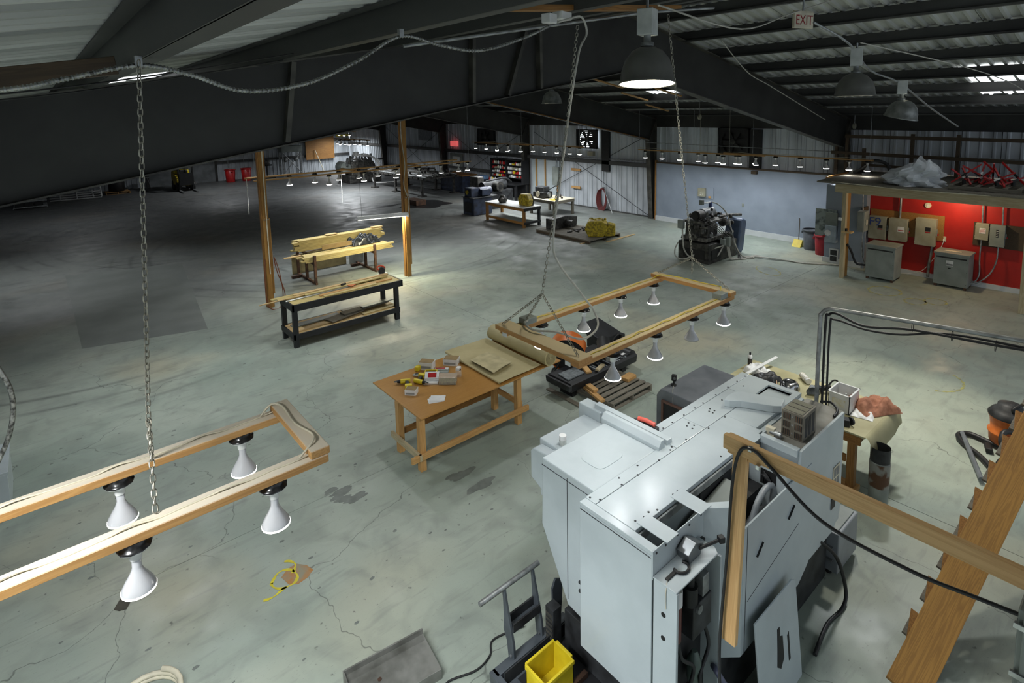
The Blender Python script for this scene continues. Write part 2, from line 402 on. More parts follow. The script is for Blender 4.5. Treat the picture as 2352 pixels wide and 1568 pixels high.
# facing() gives z = x cross y: keep panels upright
def upright(o, c, right, rel):
    x = Vector(right); y = Vector(rel); z = Vector((0,0,1)); M = Matrix.Identity(4)
    for i in range(3): M[i][0] = x[i]; M[i][1] = y[i]; M[i][2] = z[i]; M[i][3] = c[i]
    o.matrix_basis = M
for i, o in enumerate([c for c in wr.children]): upright(o, (XR+.03, Y0+i*PW, 0), (0,1,0), (-1,0,0))
xs = XL
for o in we.children: upright(o, (xs, Y1+.02, 0), (1,0,0), (0,-1,0)); xs += PW

# girts and sill channels of the walls
for zg in (1.25, 2.33):
    g = MB(); g.box((XR-.14, 15.1, zg-.09), (XR+.0, Y1-.1, zg-.075)); g.box((XR-.14, 15.1, zg+.075), (XR+.0, Y1-.1, zg+.09)); g.box((XR-.15, 15.1, zg-.09), (XR-.135, Y1-.1, zg+.09))
    if zg > 2: g.build('girt', M_PURLIN, wr)
    else:
        g = MB(); g.box((XR-.13, 23.6, zg-.08), (XR, 31.2, zg+.08)); g.build('girt', M_PURLIN, wr)
for zg in (1.4, 2.6): MB().box((XL, Y1-.15, zg-.09), (XR-.1, Y1-.01, zg+.09)).build('girt', M_PURLIN, we)
MB().box((XR-.06, 15.1, 0), (XR+.02, Y1, .05)).build('sill', M_PURLIN, wr)
MB().box((XR-.05, Y0, 4.05), (XR+.06, Y1, 4.66)).build('eave_strut', M_STEEL, wr)

# ---- roof
def roof_z(x): return rafter_top(x)+.24
ceil_ = tag(MB().prism_y([(XL-.2, roof_z(XL-.2)+.06), (RX, RZ+.31), (XR+.2, roof_z(XR+.2)+.06), (XR+.2, roof_z(XR+.2)+.10), (RX, RZ+.35), (XL-.2, roof_z(XL-.2)+.10)], Y0, Y1+.1).build('ceiling', M_ROOF), 'ribbed metal roof', kind='structure')
def roof_panel(xa, xb):
    pr = sheet_profile(PW, .042, 4); n = len(pr); za, zb = roof_z(xa), roof_z(xb)
    vs = [(xa, t, za+.045-d) for t, d in pr]+[(xb, t, zb+.045-d) for t, d in pr]
    return MB().add(vs, [(i, i+1, n+i+1, n+i) for i in range(n-1)]).mesh('roof_panel')
mL = roof_panel(XL-.1, RX); mR = roof_panel(RX+.0001, XR+.1)
for me in (mL, mR): me.materials.append(M_ROOF)
k = 0
while Y0+k*PW < Y1:
    for me in (mL, mR): inst(me, 'roof_panel', ceil_, Matrix.Translation((0, Y0+k*PW, 0)))
    k += 1
for x in (-1.1, .45, 2.1, 3.75, 5.4, 7.0, 8.5, 9.85, 11.2, 12.6, 14.1, 15.6, 17.1, 18.6, 20.1):
    z0, z1 = rafter_top(x), rafter_top(x)+.225; d = -1 if x < RX else 1
    g = MB(); g.box((x-.006, Y0, z0), (x+.006, Y1-.02, z1))
    g.box((min(x, x-.09*d), Y0, z0), (max(x, x-.09*d), Y1-.02, z0+.012)); g.box((min(x, x+.09*d), Y0, z1-.012), (max(x, x+.09*d), Y1-.02, z1))
    g.box((min(x-.09*d, x-.098*d), Y0, z0), (max(x-.09*d, x-.098*d), Y1-.02, z0+.03))
    g.build('purlin', M_PURLIN, ceil_)

# skylight sheets
M_SKY = emit('skylight_sheet', (.93, .97, 1.0), 1.5)
def skylight(i, xa, xb, ya, yb):
    pr = sheet_profile(yb-ya, .03, 3); n = len(pr); f = lambda x: roof_z(x)-.012
    vs = [(xa, ya+t, f(xa)+.02-d) for t, d in pr]+[(xb, ya+t, f(xb)+.02-d) for t, d in pr]
    o = MB().add(vs, [(q, q+1, n+q+1, n+q) for q in range(n-1)]).build('window_%d' % i, M_SKY)
    tag(o, 'translucent roof light sheet', kind='structure')
skylight(1, 15.65, 17.05, 2.15, 3.35); skylight(2, 17.15, 18.5, 2.3, 3.4); skylight(3, 16.6, 17.05, 11.2, 12.35)
skylight(4, .6, 2.05, 12.0, 13.9); skylight(5, 2.15, 3.6, 12.6, 14.7); skylight(6, 5.5, 6.9, 16.4, 17.5)

# ---- portal frames
def portal(y, label, stiff=()):
    t = thing('portal_frame', label, 'steel frame', (XR-.2, y, 0))
    cut = MB().prism_y([(RX, rafter_low(RX)+.02), (20.35, 3.5), (20.62, 0.0), (20.85, 0.0), (20.85, rafter_top(20.85)), (RX, RZ)], y-.006, y+.006)
    cut.build('web', M_STEEL, t)
    MB().prism_y([(RX, rafter_low(RX)+.02), (RX, RZ), (XL+.1, rafter_top(XL+.1)), (XL+.1, 0), (XL+.35, 0), (XL+.7, rafter_low(XL+.7))], y-.006, y+.006).build('web', M_STEEL, t)
    def fl(p, q, wd=.23, th=.018, nm='flange'):
        M, l = axes((p[0], y, p[1]), (q[0], y, q[1]), (0, 1, 0))
        MB().box((0, -th/2, -wd/2), (l, th/2, wd/2), M).build(nm, M_STEEL_EDGE, t)
    fl((RX, RZ), (20.85, rafter_top(20.85))); fl((RX, RZ), (XL+.1, rafter_top(XL+.1)))
    fl((RX, rafter_low(RX)+.02), (20.35, 3.5)); fl((RX, rafter_low(RX)+.02), (XL+.7, rafter_low(XL+.7)))
    fl((20.35, 3.5), (20.62, 0)); fl((20.85, rafter_top(20.85)), (20.85, 0)); fl((XL+.7, rafter_low(XL+.7)), (XL+.35, 0)); fl((20.35, 3.5), (20.85, 4.35), .2)
    for (xa, za, xb, zb) in stiff:
        M, l = axes((xa, y-.06, za), (xb, y-.06, zb), (0, 1, 0))
        MB().box((0, -.03, -.055), (l, .03, .055), M).build('stiffener', M_STEEL_EDGE, t)
    return t
portal(7.3, 'nearest huge black roof frame crossing the picture from left edge to the red room', [(2.57,5.62,2.43,4.63),(5.35,6.08,5.32,5.09),(6.44,6.25,6.04,5.2),(6.76,6.3,6.77,5.32)])
portal(15.0, 'second black roof frame, its tapered column standing left of the grey painted wall')
portal(23.3, 'third black roof frame, its column standing right of the supply shelf')
portal(31.5, 'fourth black roof frame, its column standing just left of the small red exit sign')
portal(39.8, 'farthest black roof frame, its column behind the tall far machine')

# wooden strips carrying conduit under the second rafter
t = thing('conduit_strip', 'thin wooden strip with conduit under the second roof frame', 'wood strip', (15, 14.9, 4))
board('strip', (10.9, 14.86, rafter_low(10.9)-.03), (20.2, 14.86, rafter_low(20.2)-.03), .05, .04, M_WOOD_OLD, t)
MB().tube([(10.9, 14.8, rafter_low(10.9)-.06), (20.2, 14.8, rafter_low(20.2)-.06)], .012).build('conduit', M_GALV, t)
# ================================================================== lamps
def bulb_meshes():
    b = MB().lathe([(.0135, 0), (.0165, -.004), (.0165, -.035), (.020, -.045), (.026, -.060), (.040, -.083), (.054, -.108), (.060, -.122), (.0605, -.128)], n=20, closed=False)
    body = b.mesh('bulb'); body.materials.append(M_BULBGLASS)
    l = MB().lathe([(.0607, -.124), (.0607, -.131), (.05, -.137), (.025, -.141), (1e-4, -.142)], n=20, closed=False)
    lens = l.mesh('lens'); lens.materials.append(M_LENS)
    off = l.mesh('lens'); off.materials.append(M_LENS_OFF)
    h = MB().lathe([(.057, -.002), (.057, -.008), (.030, -.013), (.022, -.018), (.021, -.056)], n=16)
    hold = h.mesh('lamp_holder'); hold.materials.append(M_PORCELAIN)
    bx = MB().lathe([(.047, .0), (.052, -.026), (.060, -.028), (.060, -.034)], n=10); box = bx.mesh('octagon_box'); box.materials.append(mat('lamp_box', (84, 84, 84), .25, .7, (40, 40, 40), 30))
    return body, lens, off, hold, box
BULB, LENS, LENS_OFF, HOLDER, OCTA = bulb_meshes()
def put_bulb(rack, p, on=True, power=None, lit=True, s=1.0):
    "p: underside of the rail"
    T = Matrix.Translation(p) @ Matrix.Diagonal((s, s, s, 1))
    inst(OCTA, 'octagon_box', rack, T); inst(HOLDER, 'lamp_holder', rack, T @ Matrix.Translation((0,0,-.030)))
    b = inst(BULB, 'bulb', rack, T @ Matrix.Translation((0,0,-.085)))
    inst(LENS if on else LENS_OFF, 'lens', b, T @ Matrix.Translation((0,0,-.085)))
    if on and lit: spot('bulb_light', (p[0], p[1], p[2]-.235*s), power or BULB_W, COOL, rack, 174, .9, .045)
LINK = MB()
def link_mesh(L_=.034, W_=.018, r=.0028):
    pts = []; n = 5
    for k in range(n+1): a = -math.pi/2+math.pi*k/n; pts.append(((L_/2-W_/2)+W_/2*math.cos(a), W_/2*math.sin(a)))
    for k in range(n+1): a = math.pi/2+math.pi*k/n; pts.append((-(L_/2-W_/2)+W_/2*math.cos(a), W_/2*math.sin(a)))
    b = MB(); m = 5; vs = []; N_ = len(pts)
    for i, (x, y) in enumerate(pts):
        x2, y2 = pts[(i+1) % N_]; x0, y0 = pts[i-1]; t = Vector((x2-x0, y2-y0, 0)).normalized(); nn = Vector((t.y, -t.x, 0))
        for j in range(m):
            a = 2*math.pi*j/m; vs.append(Vector((x, y, 0))+nn*(r*math.cos(a))+Vector((0,0,r*math.sin(a))))
    b.add(vs, [(i*m+j, i*m+(j+1)%m, ((i+1)%N_)*m+(j+1)%m, ((i+1)%N_)*m+j) for i in range(N_) for j in range(m)], True)
    me = b.mesh('link'); me.materials.append(M_CHAIN); return me
LINK = link_mesh(); LINK_BIG = link_mesh(.042, .024, .0034)
def chain(label, pts, big=False, parent=None, group=None):
    t = parent or thing('chain', label, 'chain', pts[-1], 0, group)
    me = LINK_BIG if big else LINK; pitch = (.042-.0068*1.2) if big else (.034-.0056*1.2)
    for a, b in zip(pts[:-1], pts[1:]):
        M, l = axes(a, b, (.3, .2, 1)); n = max(1, round(l/pitch))
        for k in range(n):
            inst(me, 'link', t, M @ Matrix.Translation(((k+.5)*l/n, 0, 0)) @ Matrix.Rotation(R(90)*(k % 2)+.3, 4, 'X'))
    return t
def staple_cable(name, pts, r, m, parent, holes=()):
    return MB().tube(pts, r, 6, True, 4).build(name, m, parent)

def lamp_rack_x(label, x0, x1, ya, yb, zt, xs_a, xs_b, cable, off=(), name='lamp_rack', wood_=None, power=None, bs=1.0):
    "rails along x at y=ya and y=yb, top face at zt"
    W_ = wood_ or M_WOOD_RACK
    t = thing(name, label, 'lamp rack', ((x0+x1)/2, (ya+yb)/2, zt-.04))
    for y in (ya, yb):
        board('rail', (x0, y, zt-.019), (x1, y, zt-.019), .089, .038, W_, t)
        pts = [(x0+.06+(x1-x0-.12)*k/24, y+.004*math.sin(k*1.9+y*9), zt+.003+(.010 if k % 4 == 0 else 0)) for k in range(25)]
        staple_cable('cable', pts, .0042, cable, t)
    for i, (xs, y) in enumerate(((xs_a, ya), (xs_b, yb))):
        for j, x in enumerate(xs): put_bulb(t, (x, y, zt-.038), (i, j) not in off, power, True, bs)
    return t
def lamp_rack_y(label, x, y0, y1, zt, pts, power=None, dbl=None, sag=0, dim=0):
    t = thing('lamp_rack', label, 'lamp rack', (x, (y0+y1)/2, zt-.04))
    ym = (y0+y1)/2
    board('rail', (x, y0, zt-.019), (x, ym+.5, zt-.019-sag), .089, .038, M_WOOD, t)
    board('rail', (x, ym-.5, zt-.055-sag), (x, y1, zt-.055), .089, .038, M_WOOD, t)
    if dbl: board('rail', (x-.35, dbl[0], zt-.019), (x-.35, dbl[1], zt-.019), .089, .038, M_WOOD, t)
    staple_cable('cable', [(x, y0+(y1-y0)*k/12, zt+.02-sag+.02*math.sin(k*2.3)) for k in range(13)], .008, M_CREAM, t)
    for p in pts: put_bulb(t, (p[0], p[1], zt-.038-(.036 if p[1] > ym else 0)), len(p) < 3, power*.08 if p[1] < dim else power, True, 1.4)
    return t

# --- rack over the white lathe (middle)
XM = [3.13, 3.65, 4.17, 4.69]
mid = lamp_rack_x('wooden rack of eight reflector bulbs with yellow cable hanging over the paper roll', 2.72, 4.80, 2.60, 3.37, 3.25, XM, XM, M_CORD_Y, off={(0, 2)}, power=11)
board('crossboard', (2.76, 2.53, 3.269), (2.76, 3.44, 3.269), .14, .038, M_WOOD_RACK, mid)
board('crossboard', (4.77, 2.55, 3.269), (4.77, 3.43, 3.269), .09, .038, M_WOOD_RACK, mid)
for x, y in ((2.70, 3.33), (2.70, 2.64)):
    MB().cbox((x-.004-.012*0, y, 3.232), (.004, .05, .03)).build('price_sticker', M_WHITE, mid)
MB().cbox((2.97, 3.36, 3.275), (.12, .09, .05)).build('junction_box', M_GREYPAINT, mid, .004)
MB().cbox((4.64, 2.61, 3.275), (.12, .09, .05)).build('junction_box', M_GREYPAINT, mid, .004)
staple_cable('cable', [(4.7, 3.37, 3.26), (4.72, 3.3, 3.30), (4.75, 3.1, 3.31), (4.78, 2.9, 3.30), (4.80, 2.72, 3.30), (4.74, 2.66, 3.31), (4.62, 2.60, 3.27)], .0055, M_CORD_Y, mid)
hook1, hook2 = (2.80, 3.0, 3.62), (4.80, 3.0, 3.52)
chain('long chain holding the near end of the middle lamp rack', [(3.20, 3.0, 5.6), (3.07, 3.0, 4.82), hook1])
c = chain('chain sling of the middle lamp rack at its near end', [hook1, (2.74, 3.40, 3.29)]); chain('', [hook1, (2.74, 2.58, 3.29)], parent=c); chain('', [hook1, (2.95, 3.37, 3.26)], parent=c)
chain('long chain holding the far end of the middle lamp rack', [(4.35, 3.0, 5.78), (4.63, 3.0, 4.35), hook2])
c = chain('chain sling of the middle lamp rack at its far end', [hook2, (4.79, 3.38, 3.29)]); chain('', [hook2, (4.79, 2.6, 3.29)], parent=c); chain('', [hook2, (4.80, 3.0, 3.36)], parent=c)
tag(MB().tube([(3.09,3.1,5.63),(3.2,3.1,5.66),(3.35,3.1,5.69),(3.41,3.1,5.57),(3.3,3.08,5.42),(3.17,3.06,4.98),(3.04,3.05,4.39),(2.98,3.05,4.09),(3.0,3.06,3.85),(3.2,3.0,3.55),(3.33,2.96,3.36),(3.30,2.90,3.25),(3.1,2.88,3.22),(2.9,2.95,3.31),(2.80,3.1,3.31),(2.84,3.25,3.31),(2.93,3.32,3.29)], .0085, 8, True, 6).build('power_cord', M_CORD_W), 'grey power cord dropping from the roof to the middle lamp rack', 'cord')

# --- rack at the lower left
XA = [-.88, -.36, .16, .68]
lft = lamp_rack_x('pale wooden rack of reflector bulbs with cream cable at the lower left', -1.3, .92, 2.50, 3.0, 3.42, XA, XA, M_CREAM, wood_=M_WOOD_RACKP, power=100)
board('crossboard', (.885, 2.46, 3.439), (.885, 3.04, 3.439), .089, .038, M_WOOD_RACKP, lft)
staple_cable('cable', [(.78, 3.0, 3.43), (.84, 3.01, 3.47), (.88, 2.95, 3.465), (.87, 2.75, 3.465), (.90, 2.6, 3.465), (.87, 2.52, 3.47), (.80, 2.5, 3.43)], .0055, M_CREAM, lft)
chain('long zinc chain hanging from the roof at the left', [(.36, 2.75, 5.22), (.30, 2.75, 4.2), (.27, 2.75, 3.72)])
c = chain('doubled chain sling hooked under the long chain at the left', [(.27, 2.75, 3.72), (.29, 2.97, 3.42)])
chain('', [(.27, 2.75, 3.72), (.24, 2.53, 3.43)], False, c)

# --- racks further in
rng_ = random.Random(3)
cen = lamp_rack_x('long wooden lamp rack hanging behind the two timber posts', 4.7, 12.3, 16.95, 17.85, 3.10, [6.9, 8.05, 9.2, 10.1, 11.0, 11.75, 12.15], [5.2, 6.0, 6.8, 7.6, 8.3, 9.0, 9.8], M_CREAM, wood_=M_WOOD, bs=1.4)
board('crossboard', (7.75, 16.9, 3.12), (7.75, 17.95, 3.12), .089, .038, M_WOOD, cen); board('crossboard', (10.0, 16.9, 3.12), (10.0, 17.95, 3.12), .089, .038, M_WOOD, cen)
for x, y in ((4.75, 17.85), (7.7, 17.9)):
    MB().tube([(x, y, 3.1), (x, y, 2.0)], .012, 6).build('hanging_rod', M_WHITE, cen)
lamp_rack_y('long wooden lamp rack hanging in front of the grey painted wall', 19.0, 5.9, 14.45, 3.25,
            [(19, y) for y in (14.1, 13.3, 12.5, 11.7, 10.9, 10.2, 9.5, 8.8, 8.0, 7.2, 6.55, 6.05)]+[(18.65, 10.5), (18.65, 9.9), (18.65, 9.3), (18.65, 11.2)], dbl=(9.0, 11.5), power=44, dim=6.9)
lamp_rack_y('lamp rack of dazzling bulbs hanging in front of the supply shelf', 18.0, 16.6, 24.6, 3.28,
            [(18, y) for y in (24.3, 23.4, 22.5, 21.6, 20.7, 19.8, 19.0, 18.2, 17.4, 16.8)]+[(17.6, 22.0), (17.6, 21.2), (17.6, 20.2)], dbl=(19.8, 22.4), power=115)
lamp_rack_y('small distant lamp rack seen under the big beam left of the posts', 15.0, 30.6, 35.6, 3.32,
            [(15, y) for y in (35.2, 34.6, 34.0, 33.3, 32.6, 31.9, 30.9)]+[(14.6, 33.8), (14.6, 33.1), (14.6, 32.5)], power=180)
lamp_rack_y('tiny farthest lamp rack just under the big beam', 19.2, 41.5, 45.5, 3.42, [(19.2, 44.6), (19.2, 43.6), (19.2, 42.6)], power=320)

# --- high bay lamps
def highbay(label, p, d, shade, lit=0, col=COOL, size=100, h=None, tilt=0, wide=0, lean=None, top=None):
    t = thing('high_bay_lamp', label, 'lamp', p)
    x, y, z = p; r = d/2; hh = h or d*.62
    prof = [(r*1.03, 0), (r*1.03, .012), (r*.985, .02), (r*.93, hh*.35), (r*.80, hh*.65), (r*.55, hh*.88), (r*.30, hh*.98), (r*.22, hh)]
    inner = [(r*.2, hh*.985), (r*.52, hh*.86), (r*.77, hh*.63), (r*.9, hh*.34), (r*.965, .012), (r*1.03, 0)]
    Mx = Matrix.Rotation(tilt, 4, 'X') if not lean else Vector((0,0,-1)).rotation_difference(Vector(lean).normalized()).to_matrix().to_4x4()
    MB().lathe(prof+inner, p, 28, Mx, False).build('shade', shade, t)
    g = emit('hb_glass_%d' % int(lit), (1.0, .93, .72), 16 if lit else .2)
    MB().lathe(([(r*.97, .004), (r*.8, -.004), (r*.5, -.012), (1e-4, -.016)] if lean else [(r*.95, .02), (r*.5, .014), (1e-4, .012)]), p, 28, Mx, False).build('glass', g, t)
    MB().lathe([(r*.23, hh), (r*.23, hh+.03), (r*.13, hh+.035), (r*.13, hh+.09)], p, 14).build('neck', M_GALV, t)
    MB().cbox((x, y, z+hh+.09+.10*d/.45), (.15*d/.45, .13*d/.45, .21*d/.45), R(18)).build('ballast_box', mat('ballast_white', (196, 200, 196), .4), t, .006)
    zt = top or rafter_top(x)+.1
    MB().tube([(x, y, z+hh+.18*d/.45), (x, y, zt)], .012).build('stem', M_GALV, t)
    MB().cbox((x, y, z+hh+.24*d/.45), (.09, .06, .05)).build('junction_box', M_GREYPAINT, t)
    if wide: spot('lamp_light', (x, y, z-.03), wide, COOL, t, 150, .6, r*.7)
    if lit: spot('lamp_light', (x, y, z-.03), lit, col, t, size, .5, r*.7)
M_SHADE = mat('shade_black', (112, 112, 108), .38, .2, (96, 96, 92), 4)
M_SHADE_G = mat('shade_grey', (150, 152, 150), .4, .5, (110, 112, 110), 8)
highbay('large dark bell-shaped high bay lamp, nearest and lit', (3.92, 2.9, 5.17), .45, M_SHADE, 62, (1, .97, .88), 150, .31, lean=(-.095, -.07, -1))
highbay('second dark dome high bay lamp right of the exit sign', (7.78, 2.66, 5.06), .45, M_SHADE, 235, (1, .96, .84), 150, top=5.70)
highbay('tilted bare aluminium dome lamp, third in the row to the right', (10.11, 2.81, 4.73), .44, M_SHADE_G, 420, WARM, 56, tilt=R(12), wide=420, top=5.28)
highbay('small grey dome lamp under the ridge left of the white cord', (9.0, 9.24, 5.08), .45, M_SHADE_G, 290, COOL, 150)

for i, (x, y, pw) in enumerate(((-.75, 2.0, 260), (1.4, 11.6, 460), (5.2, 10.9, 230), (-.3, 22.6, 480), (4.6, 18.6, 200), (1.5, 33.5, 260), (9.5, 40.5, 520))):  # unseen lamps added to account for floor pools and brighten dim bays
    highbay('unseen high bay lamp added past the left picture edge' if i == 0 else 'unseen high bay lamp added behind the nearest beam, '+['zeroth', 'first', 'second', 'third', 'fourth', 'fifth', 'sixth'][i]+' in', (x, y, 4.62 if x < 0 else 5.02 if y < 30 else 4.9), .45, M_SHADE, pw, COOL, 105 if 17 < y < 23 else 135)
# --- fluorescent batten between the posts
t = thing('shop_light', 'white twin-tube shop light hanging beside the right timber post', 'lamp', (8.0, 15.4, 1.85))
FA, FB = Vector((7.0, 15.35, 1.90)), Vector((8.36, 14.75, 1.93))
M, l = axes(FA, FB)
MB().prism([(-.12, -.03), (.12, -.03), (.06, .05), (-.06, .05)], l, M @ Matrix(((0,0,1,0),(1,0,0,0),(0,1,0,0),(0,0,0,1)))).build('housing', M_WHITE, t)
for s in (-.05, .05): MB().cyl(M @ Vector((.04, s, -.045)), M @ Vector((l-.04, s, -.045)), .016).build('tube', emit('fluo', (1, .98, .82), 3), t)
for q in (.02, l-.02): MB().box((q-.02, -.13, -.07), (q+.02, .13, .0), M).build('end_cap', M_WHITE, t)
for q in (.15, l-.1): MB().tube([M @ Vector((q, 0, .05)), M @ Vector((q, 0, 2.6))], .004, 5).build('hanging_wire', M_BLACK, t)
al = bpy.data.lights.new('tube_light', 'AREA'); al.shape = 'RECTANGLE'; al.size = 1.3; al.size_y = .16; al.energy = 75; al.color = (1, .93, .66)
ao = bpy.data.objects.new('tube_light', al); COL.objects.link(ao); ao.parent = t; ao.matrix_basis = PM[t].inverted() @ M @ Matrix.Translation((l/2, 0, -.075))
# ================================================================== timber posts, benches, table
def post(x, y, label, ztop, seam):
    t = thing('timber_post', label, 'post', (x, y, 0))
    board('post', (x, y, 0), (x, y, ztop), .14, .14, M_WOOD_POST, t, (0,1,0))
    board('side_board', (x-.02, y-.09, .0), (x-.02, y-.09, seam), .13, .038, M_WOOD_POST, t, (0,1,0))
    board('side_board', (x+.09, y, .35), (x+.09, y, seam-.02), .038, .12, M_WOOD_POST, t, (0,1,0))
    board('side_board', (x-.08, y+.02, .0), (x-.08, y+.02, ztop-.6), .038, .12, M_WOOD_OLD, t, (0,1,0))
    for s in (-.05, .05): MB().cbox((x+s*.9, y-.115, seam-.04), (.04, .03, .02)).build('strap', M_GALV, t)
    return t
p1 = post(4.36, 15.0, 'left stained timber post with white conduit down its face', 5.9, 2.35)
p2 = post(8.38, 14.92, 'right stained timber post beside the hanging shop light', 6.5, 2.45)
MB().tube([(4.36, 14.86, .9), (4.36, 14.86, 5.7)], .014).build('conduit', M_CREAM, p1)
tag(MB().tube([(8.27,14.8,4.9),(8.26,14.8,4.2),(8.33,14.78,3.4),(8.27,14.78,2.8),(8.40,14.76,2.35),(8.36,14.74,2.0)], .014, 8, True, 6).build('power_cord', M_CORD_W), 'white cord running down the right timber post to the shop light', 'cord')
tag(MB().tube([(4.25,14.85,1.3),(4.20,14.8,.7),(4.2,14.75,.25),(4.28,14.7,.03),(4.5,14.72,.02),(4.62,14.8,.3),(4.58,14.85,.9),(4.48,14.88,1.32),(4.52,14.85,.95),(4.66,14.8,.4),(4.64,14.78,.1)], .012, 6, True, 6).build('extension_cord', mat('brown_cord', (120, 66, 40), .5)), 'brown extension cord looped at the foot of the left timber post', 'cord')

# ---- lumber rack
t = thing('lumber_rack', 'brown steel rack on two sled feet carrying lumber', 'rack', (6.8, 16.7, 0))
M_RUST = mat('rust_brown', (104, 74, 54), .65, .2, (62, 44, 34), 6)
for x in (5.95, 7.85):
    MB().box((x-.03, 15.95, .0), (x+.03, 17.45, .06)).build('sled_bar', M_RUST, t)
    MB().box((x-.32, 17.05, .0), (x+.0, 17.15, .08)).build('foot', M_RUST, t)
    for y, zt in ((16.02, .86), (16.7, .66), (17.42, .98)):
        MB().box((x-.035, y-.035, .06), (x+.035, y+.035, zt)).build('upright', M_RUST, t)
    MB().box((x-.03, 15.98, .58), (x+.03, 17.5, .66)).build('arm', M_RUST, t)
    MB().box((x-.03, 16.66, .78), (x+.03, 17.5, .84)).build('arm', M_RUST, t)
def lumber(x0, x1, y, z, wd, th, m=M_LUMBER, rz=0, label='pale board stacked on the steel lumber rack', group='boards on the lumber rack', nm='lumber_board'):
    c = Vector(((x0+x1)/2, y, z)); d = Vector((math.cos(rz), math.sin(rz), 0))*(x1-x0)/2
    o = board(nm, c-d, c+d, wd, th, m, None); return tag(o, label, 'board', group)
rg = random.Random(5)
for i in range(4):
    for j in range(3):
        lumber(5.68+rg.uniform(-.12,.1), 8.45+rg.uniform(-.1,.12), 16.12+j*.15, .684+i*.042, .14, .038, label='pale board in the %s layer of the low front lumber stack, %s row' % (['bottom','second','third','top'][i], ['front','middle','back'][j]))
for i in range(8):
    for j in range(2):
        lumber(5.75+rg.uniform(-.12,.1), 8.55+rg.uniform(-.1,.1), 16.92+j*.145, .862+i*.041, .14, .038, label='board in the %s layer of the tall back lumber stack, %s row' % (['bottom','second','third','fourth','fifth','sixth','seventh','top'][i], ['front','back'][j]))
lumber(6.7, 7.05, 17.0, 1.20, .18, .02, M_WOOD_PALE, 0, 'short offcut lying on top of the tall lumber stack', None)
lumber(8.25, 8.6, 17.0, 1.20, .18, .03, M_WOOD_PALE, 0, 'short offcut at the far end on top of the tall lumber stack', None)
lumber(5.9, 6.55, 16.6, .875, .05, .03, M_WOOD_DARK, .12, 'dark stick lying in the gap of the lumber rack', None)
lumber(6.35, 7.3, 16.45, .95, .02, .14, M_CARDBOARD, 0, 'printed cardboard strip standing between the two lumber stacks', None)
lumber(5.25, 5.75, 16.55, .80, .1, .03, M_WOOD_PALE, .0, 'pale board sticking out at the left end of the lumber rack', None)
tag(MB().box((5.8, 17.52, .01), (7.55, 17.56, .62)).build('plywood_sheet', mat('tan_sheet', (150, 136, 96), .7), None), 'tan sheet of board standing behind the lumber rack legs', 'board')
tag(MB().box((7.6, 17.38, .01), (8.1, 17.41, .5)).build('grey_sheet', mat('pale_sheet', (150, 152, 148), .7), None), 'pale grey sheet standing at the far end behind the lumber rack', 'board')
def crumple(name, label, cat, c, sz, m, seed=1, nx=22, ny=16, rz=0, h=.1, freq=7):
    rr = random.Random(seed); ph = [(rr.uniform(-1,1)*freq, rr.uniform(-1,1)*freq, rr.uniform(0,6.3)) for _ in range(9)]
    b = MB(); vs = []
    for j in range(ny+1):
        for i in range(nx+1):
            u, v = i/nx*2-1, j/ny*2-1; e = (1-u**4)*(1-v**4)
            n_ = sum(math.sin(a*u+d*v+p) for a, d, p in ph)/9
            q = sum(math.sin(2.3*a*u-1.9*d*v+p) for a, d, p in ph)/9
            vs.append((u*sz[0]/2*(1+.1*q), v*sz[1]/2*(1+.12*n_), .004+max(0, e)**.6*h*(.65+.9*n_+.35*q)))
    b.add(vs, [(j*(nx+1)+i, j*(nx+1)+i+1, (j+1)*(nx+1)+i+1, (j+1)*(nx+1)+i) for j in range(ny) for i in range(nx)], True)
    base = [(v[0], v[1], 0) for v in vs]
    k = nx+1; rim = [i for i in range(k)]+[j*k+nx for j in range(1, ny+1)]+[ny*k+i for i in range(nx-1, -1, -1)]+[j*k for j in range(ny-1, 0, -1)]
    b.add([base[i] for i in rim], [tuple(range(len(rim)))])
    b.add([vs[i] for i in rim]+[base[i] for i in rim], [(i, (i+1) % len(rim), len(rim)+(i+1) % len(rim), len(rim)+i) for i in range(len(rim))])
    b.xform(Matrix.Translation(c) @ Matrix.Rotation(rz, 4, 'Z')); o = b.build(name, m); return tag(o, label, cat)
M_TARP = mat('black_film', (48, 52, 58), .22, 0, (26, 28, 31), 9, 5, .4)
crumple('plastic_bundle', 'crumpled black plastic bundle on the lumber rack', 'bundle', (7.75, 16.62, .85), (.95, .6, .3), M_TARP, 4, h=.28)

# ---- black workbench
t = thing('workbench', 'black painted workbench with pale boards on top', 'workbench', (5.2, 12.3, 0))
X0, X1, YA, YB = 3.87, 6.50, 11.87, 12.68
MB().box((X0+.02, YA+.02, .905), (X1-.02, YB-.02, .945)).build('top_panel', M_LUMBER, t)
for a, b_ in (((X0, YA, .80), (X1, YA+.04, .95)), ((X0, YB-.04, .80), (X1, YB, .95)), ((X0, YA, .80), (X0+.04, YB, .95)), ((X1-.04, YA, .80), (X1, YB, .95))):
    MB().box(a, b_).build('apron', M_BLACKPAINT, t, .003)
for x, y in ((X0+.06, YA+.06), (X1-.16, YA+.06), (X0+.06, YB-.06), (X1-.16, YB-.06), (X0+.24, YB-.2)):
    MB().box((x-.05, y-.045, 0), (x+.05, y+.045, .80)).build('leg', M_BLACKPAINT, t, .004)
for a, b_ in (((X0, YA, .18), (X1-.1, YA+.04, .30)), ((X0, YB-.04, .18), (X1-.1, YB, .30)), ((X0, YA, .18), (X0+.04, YB, .30))):
    MB().box(a, b_).build('lower_rail', M_BLACKPAINT, t, .003)
MB().box((X0+.04, YA+.04, .27), (X1-.1, YB-.04, .30)).build('shelf', M_WOOD_PALE, t)
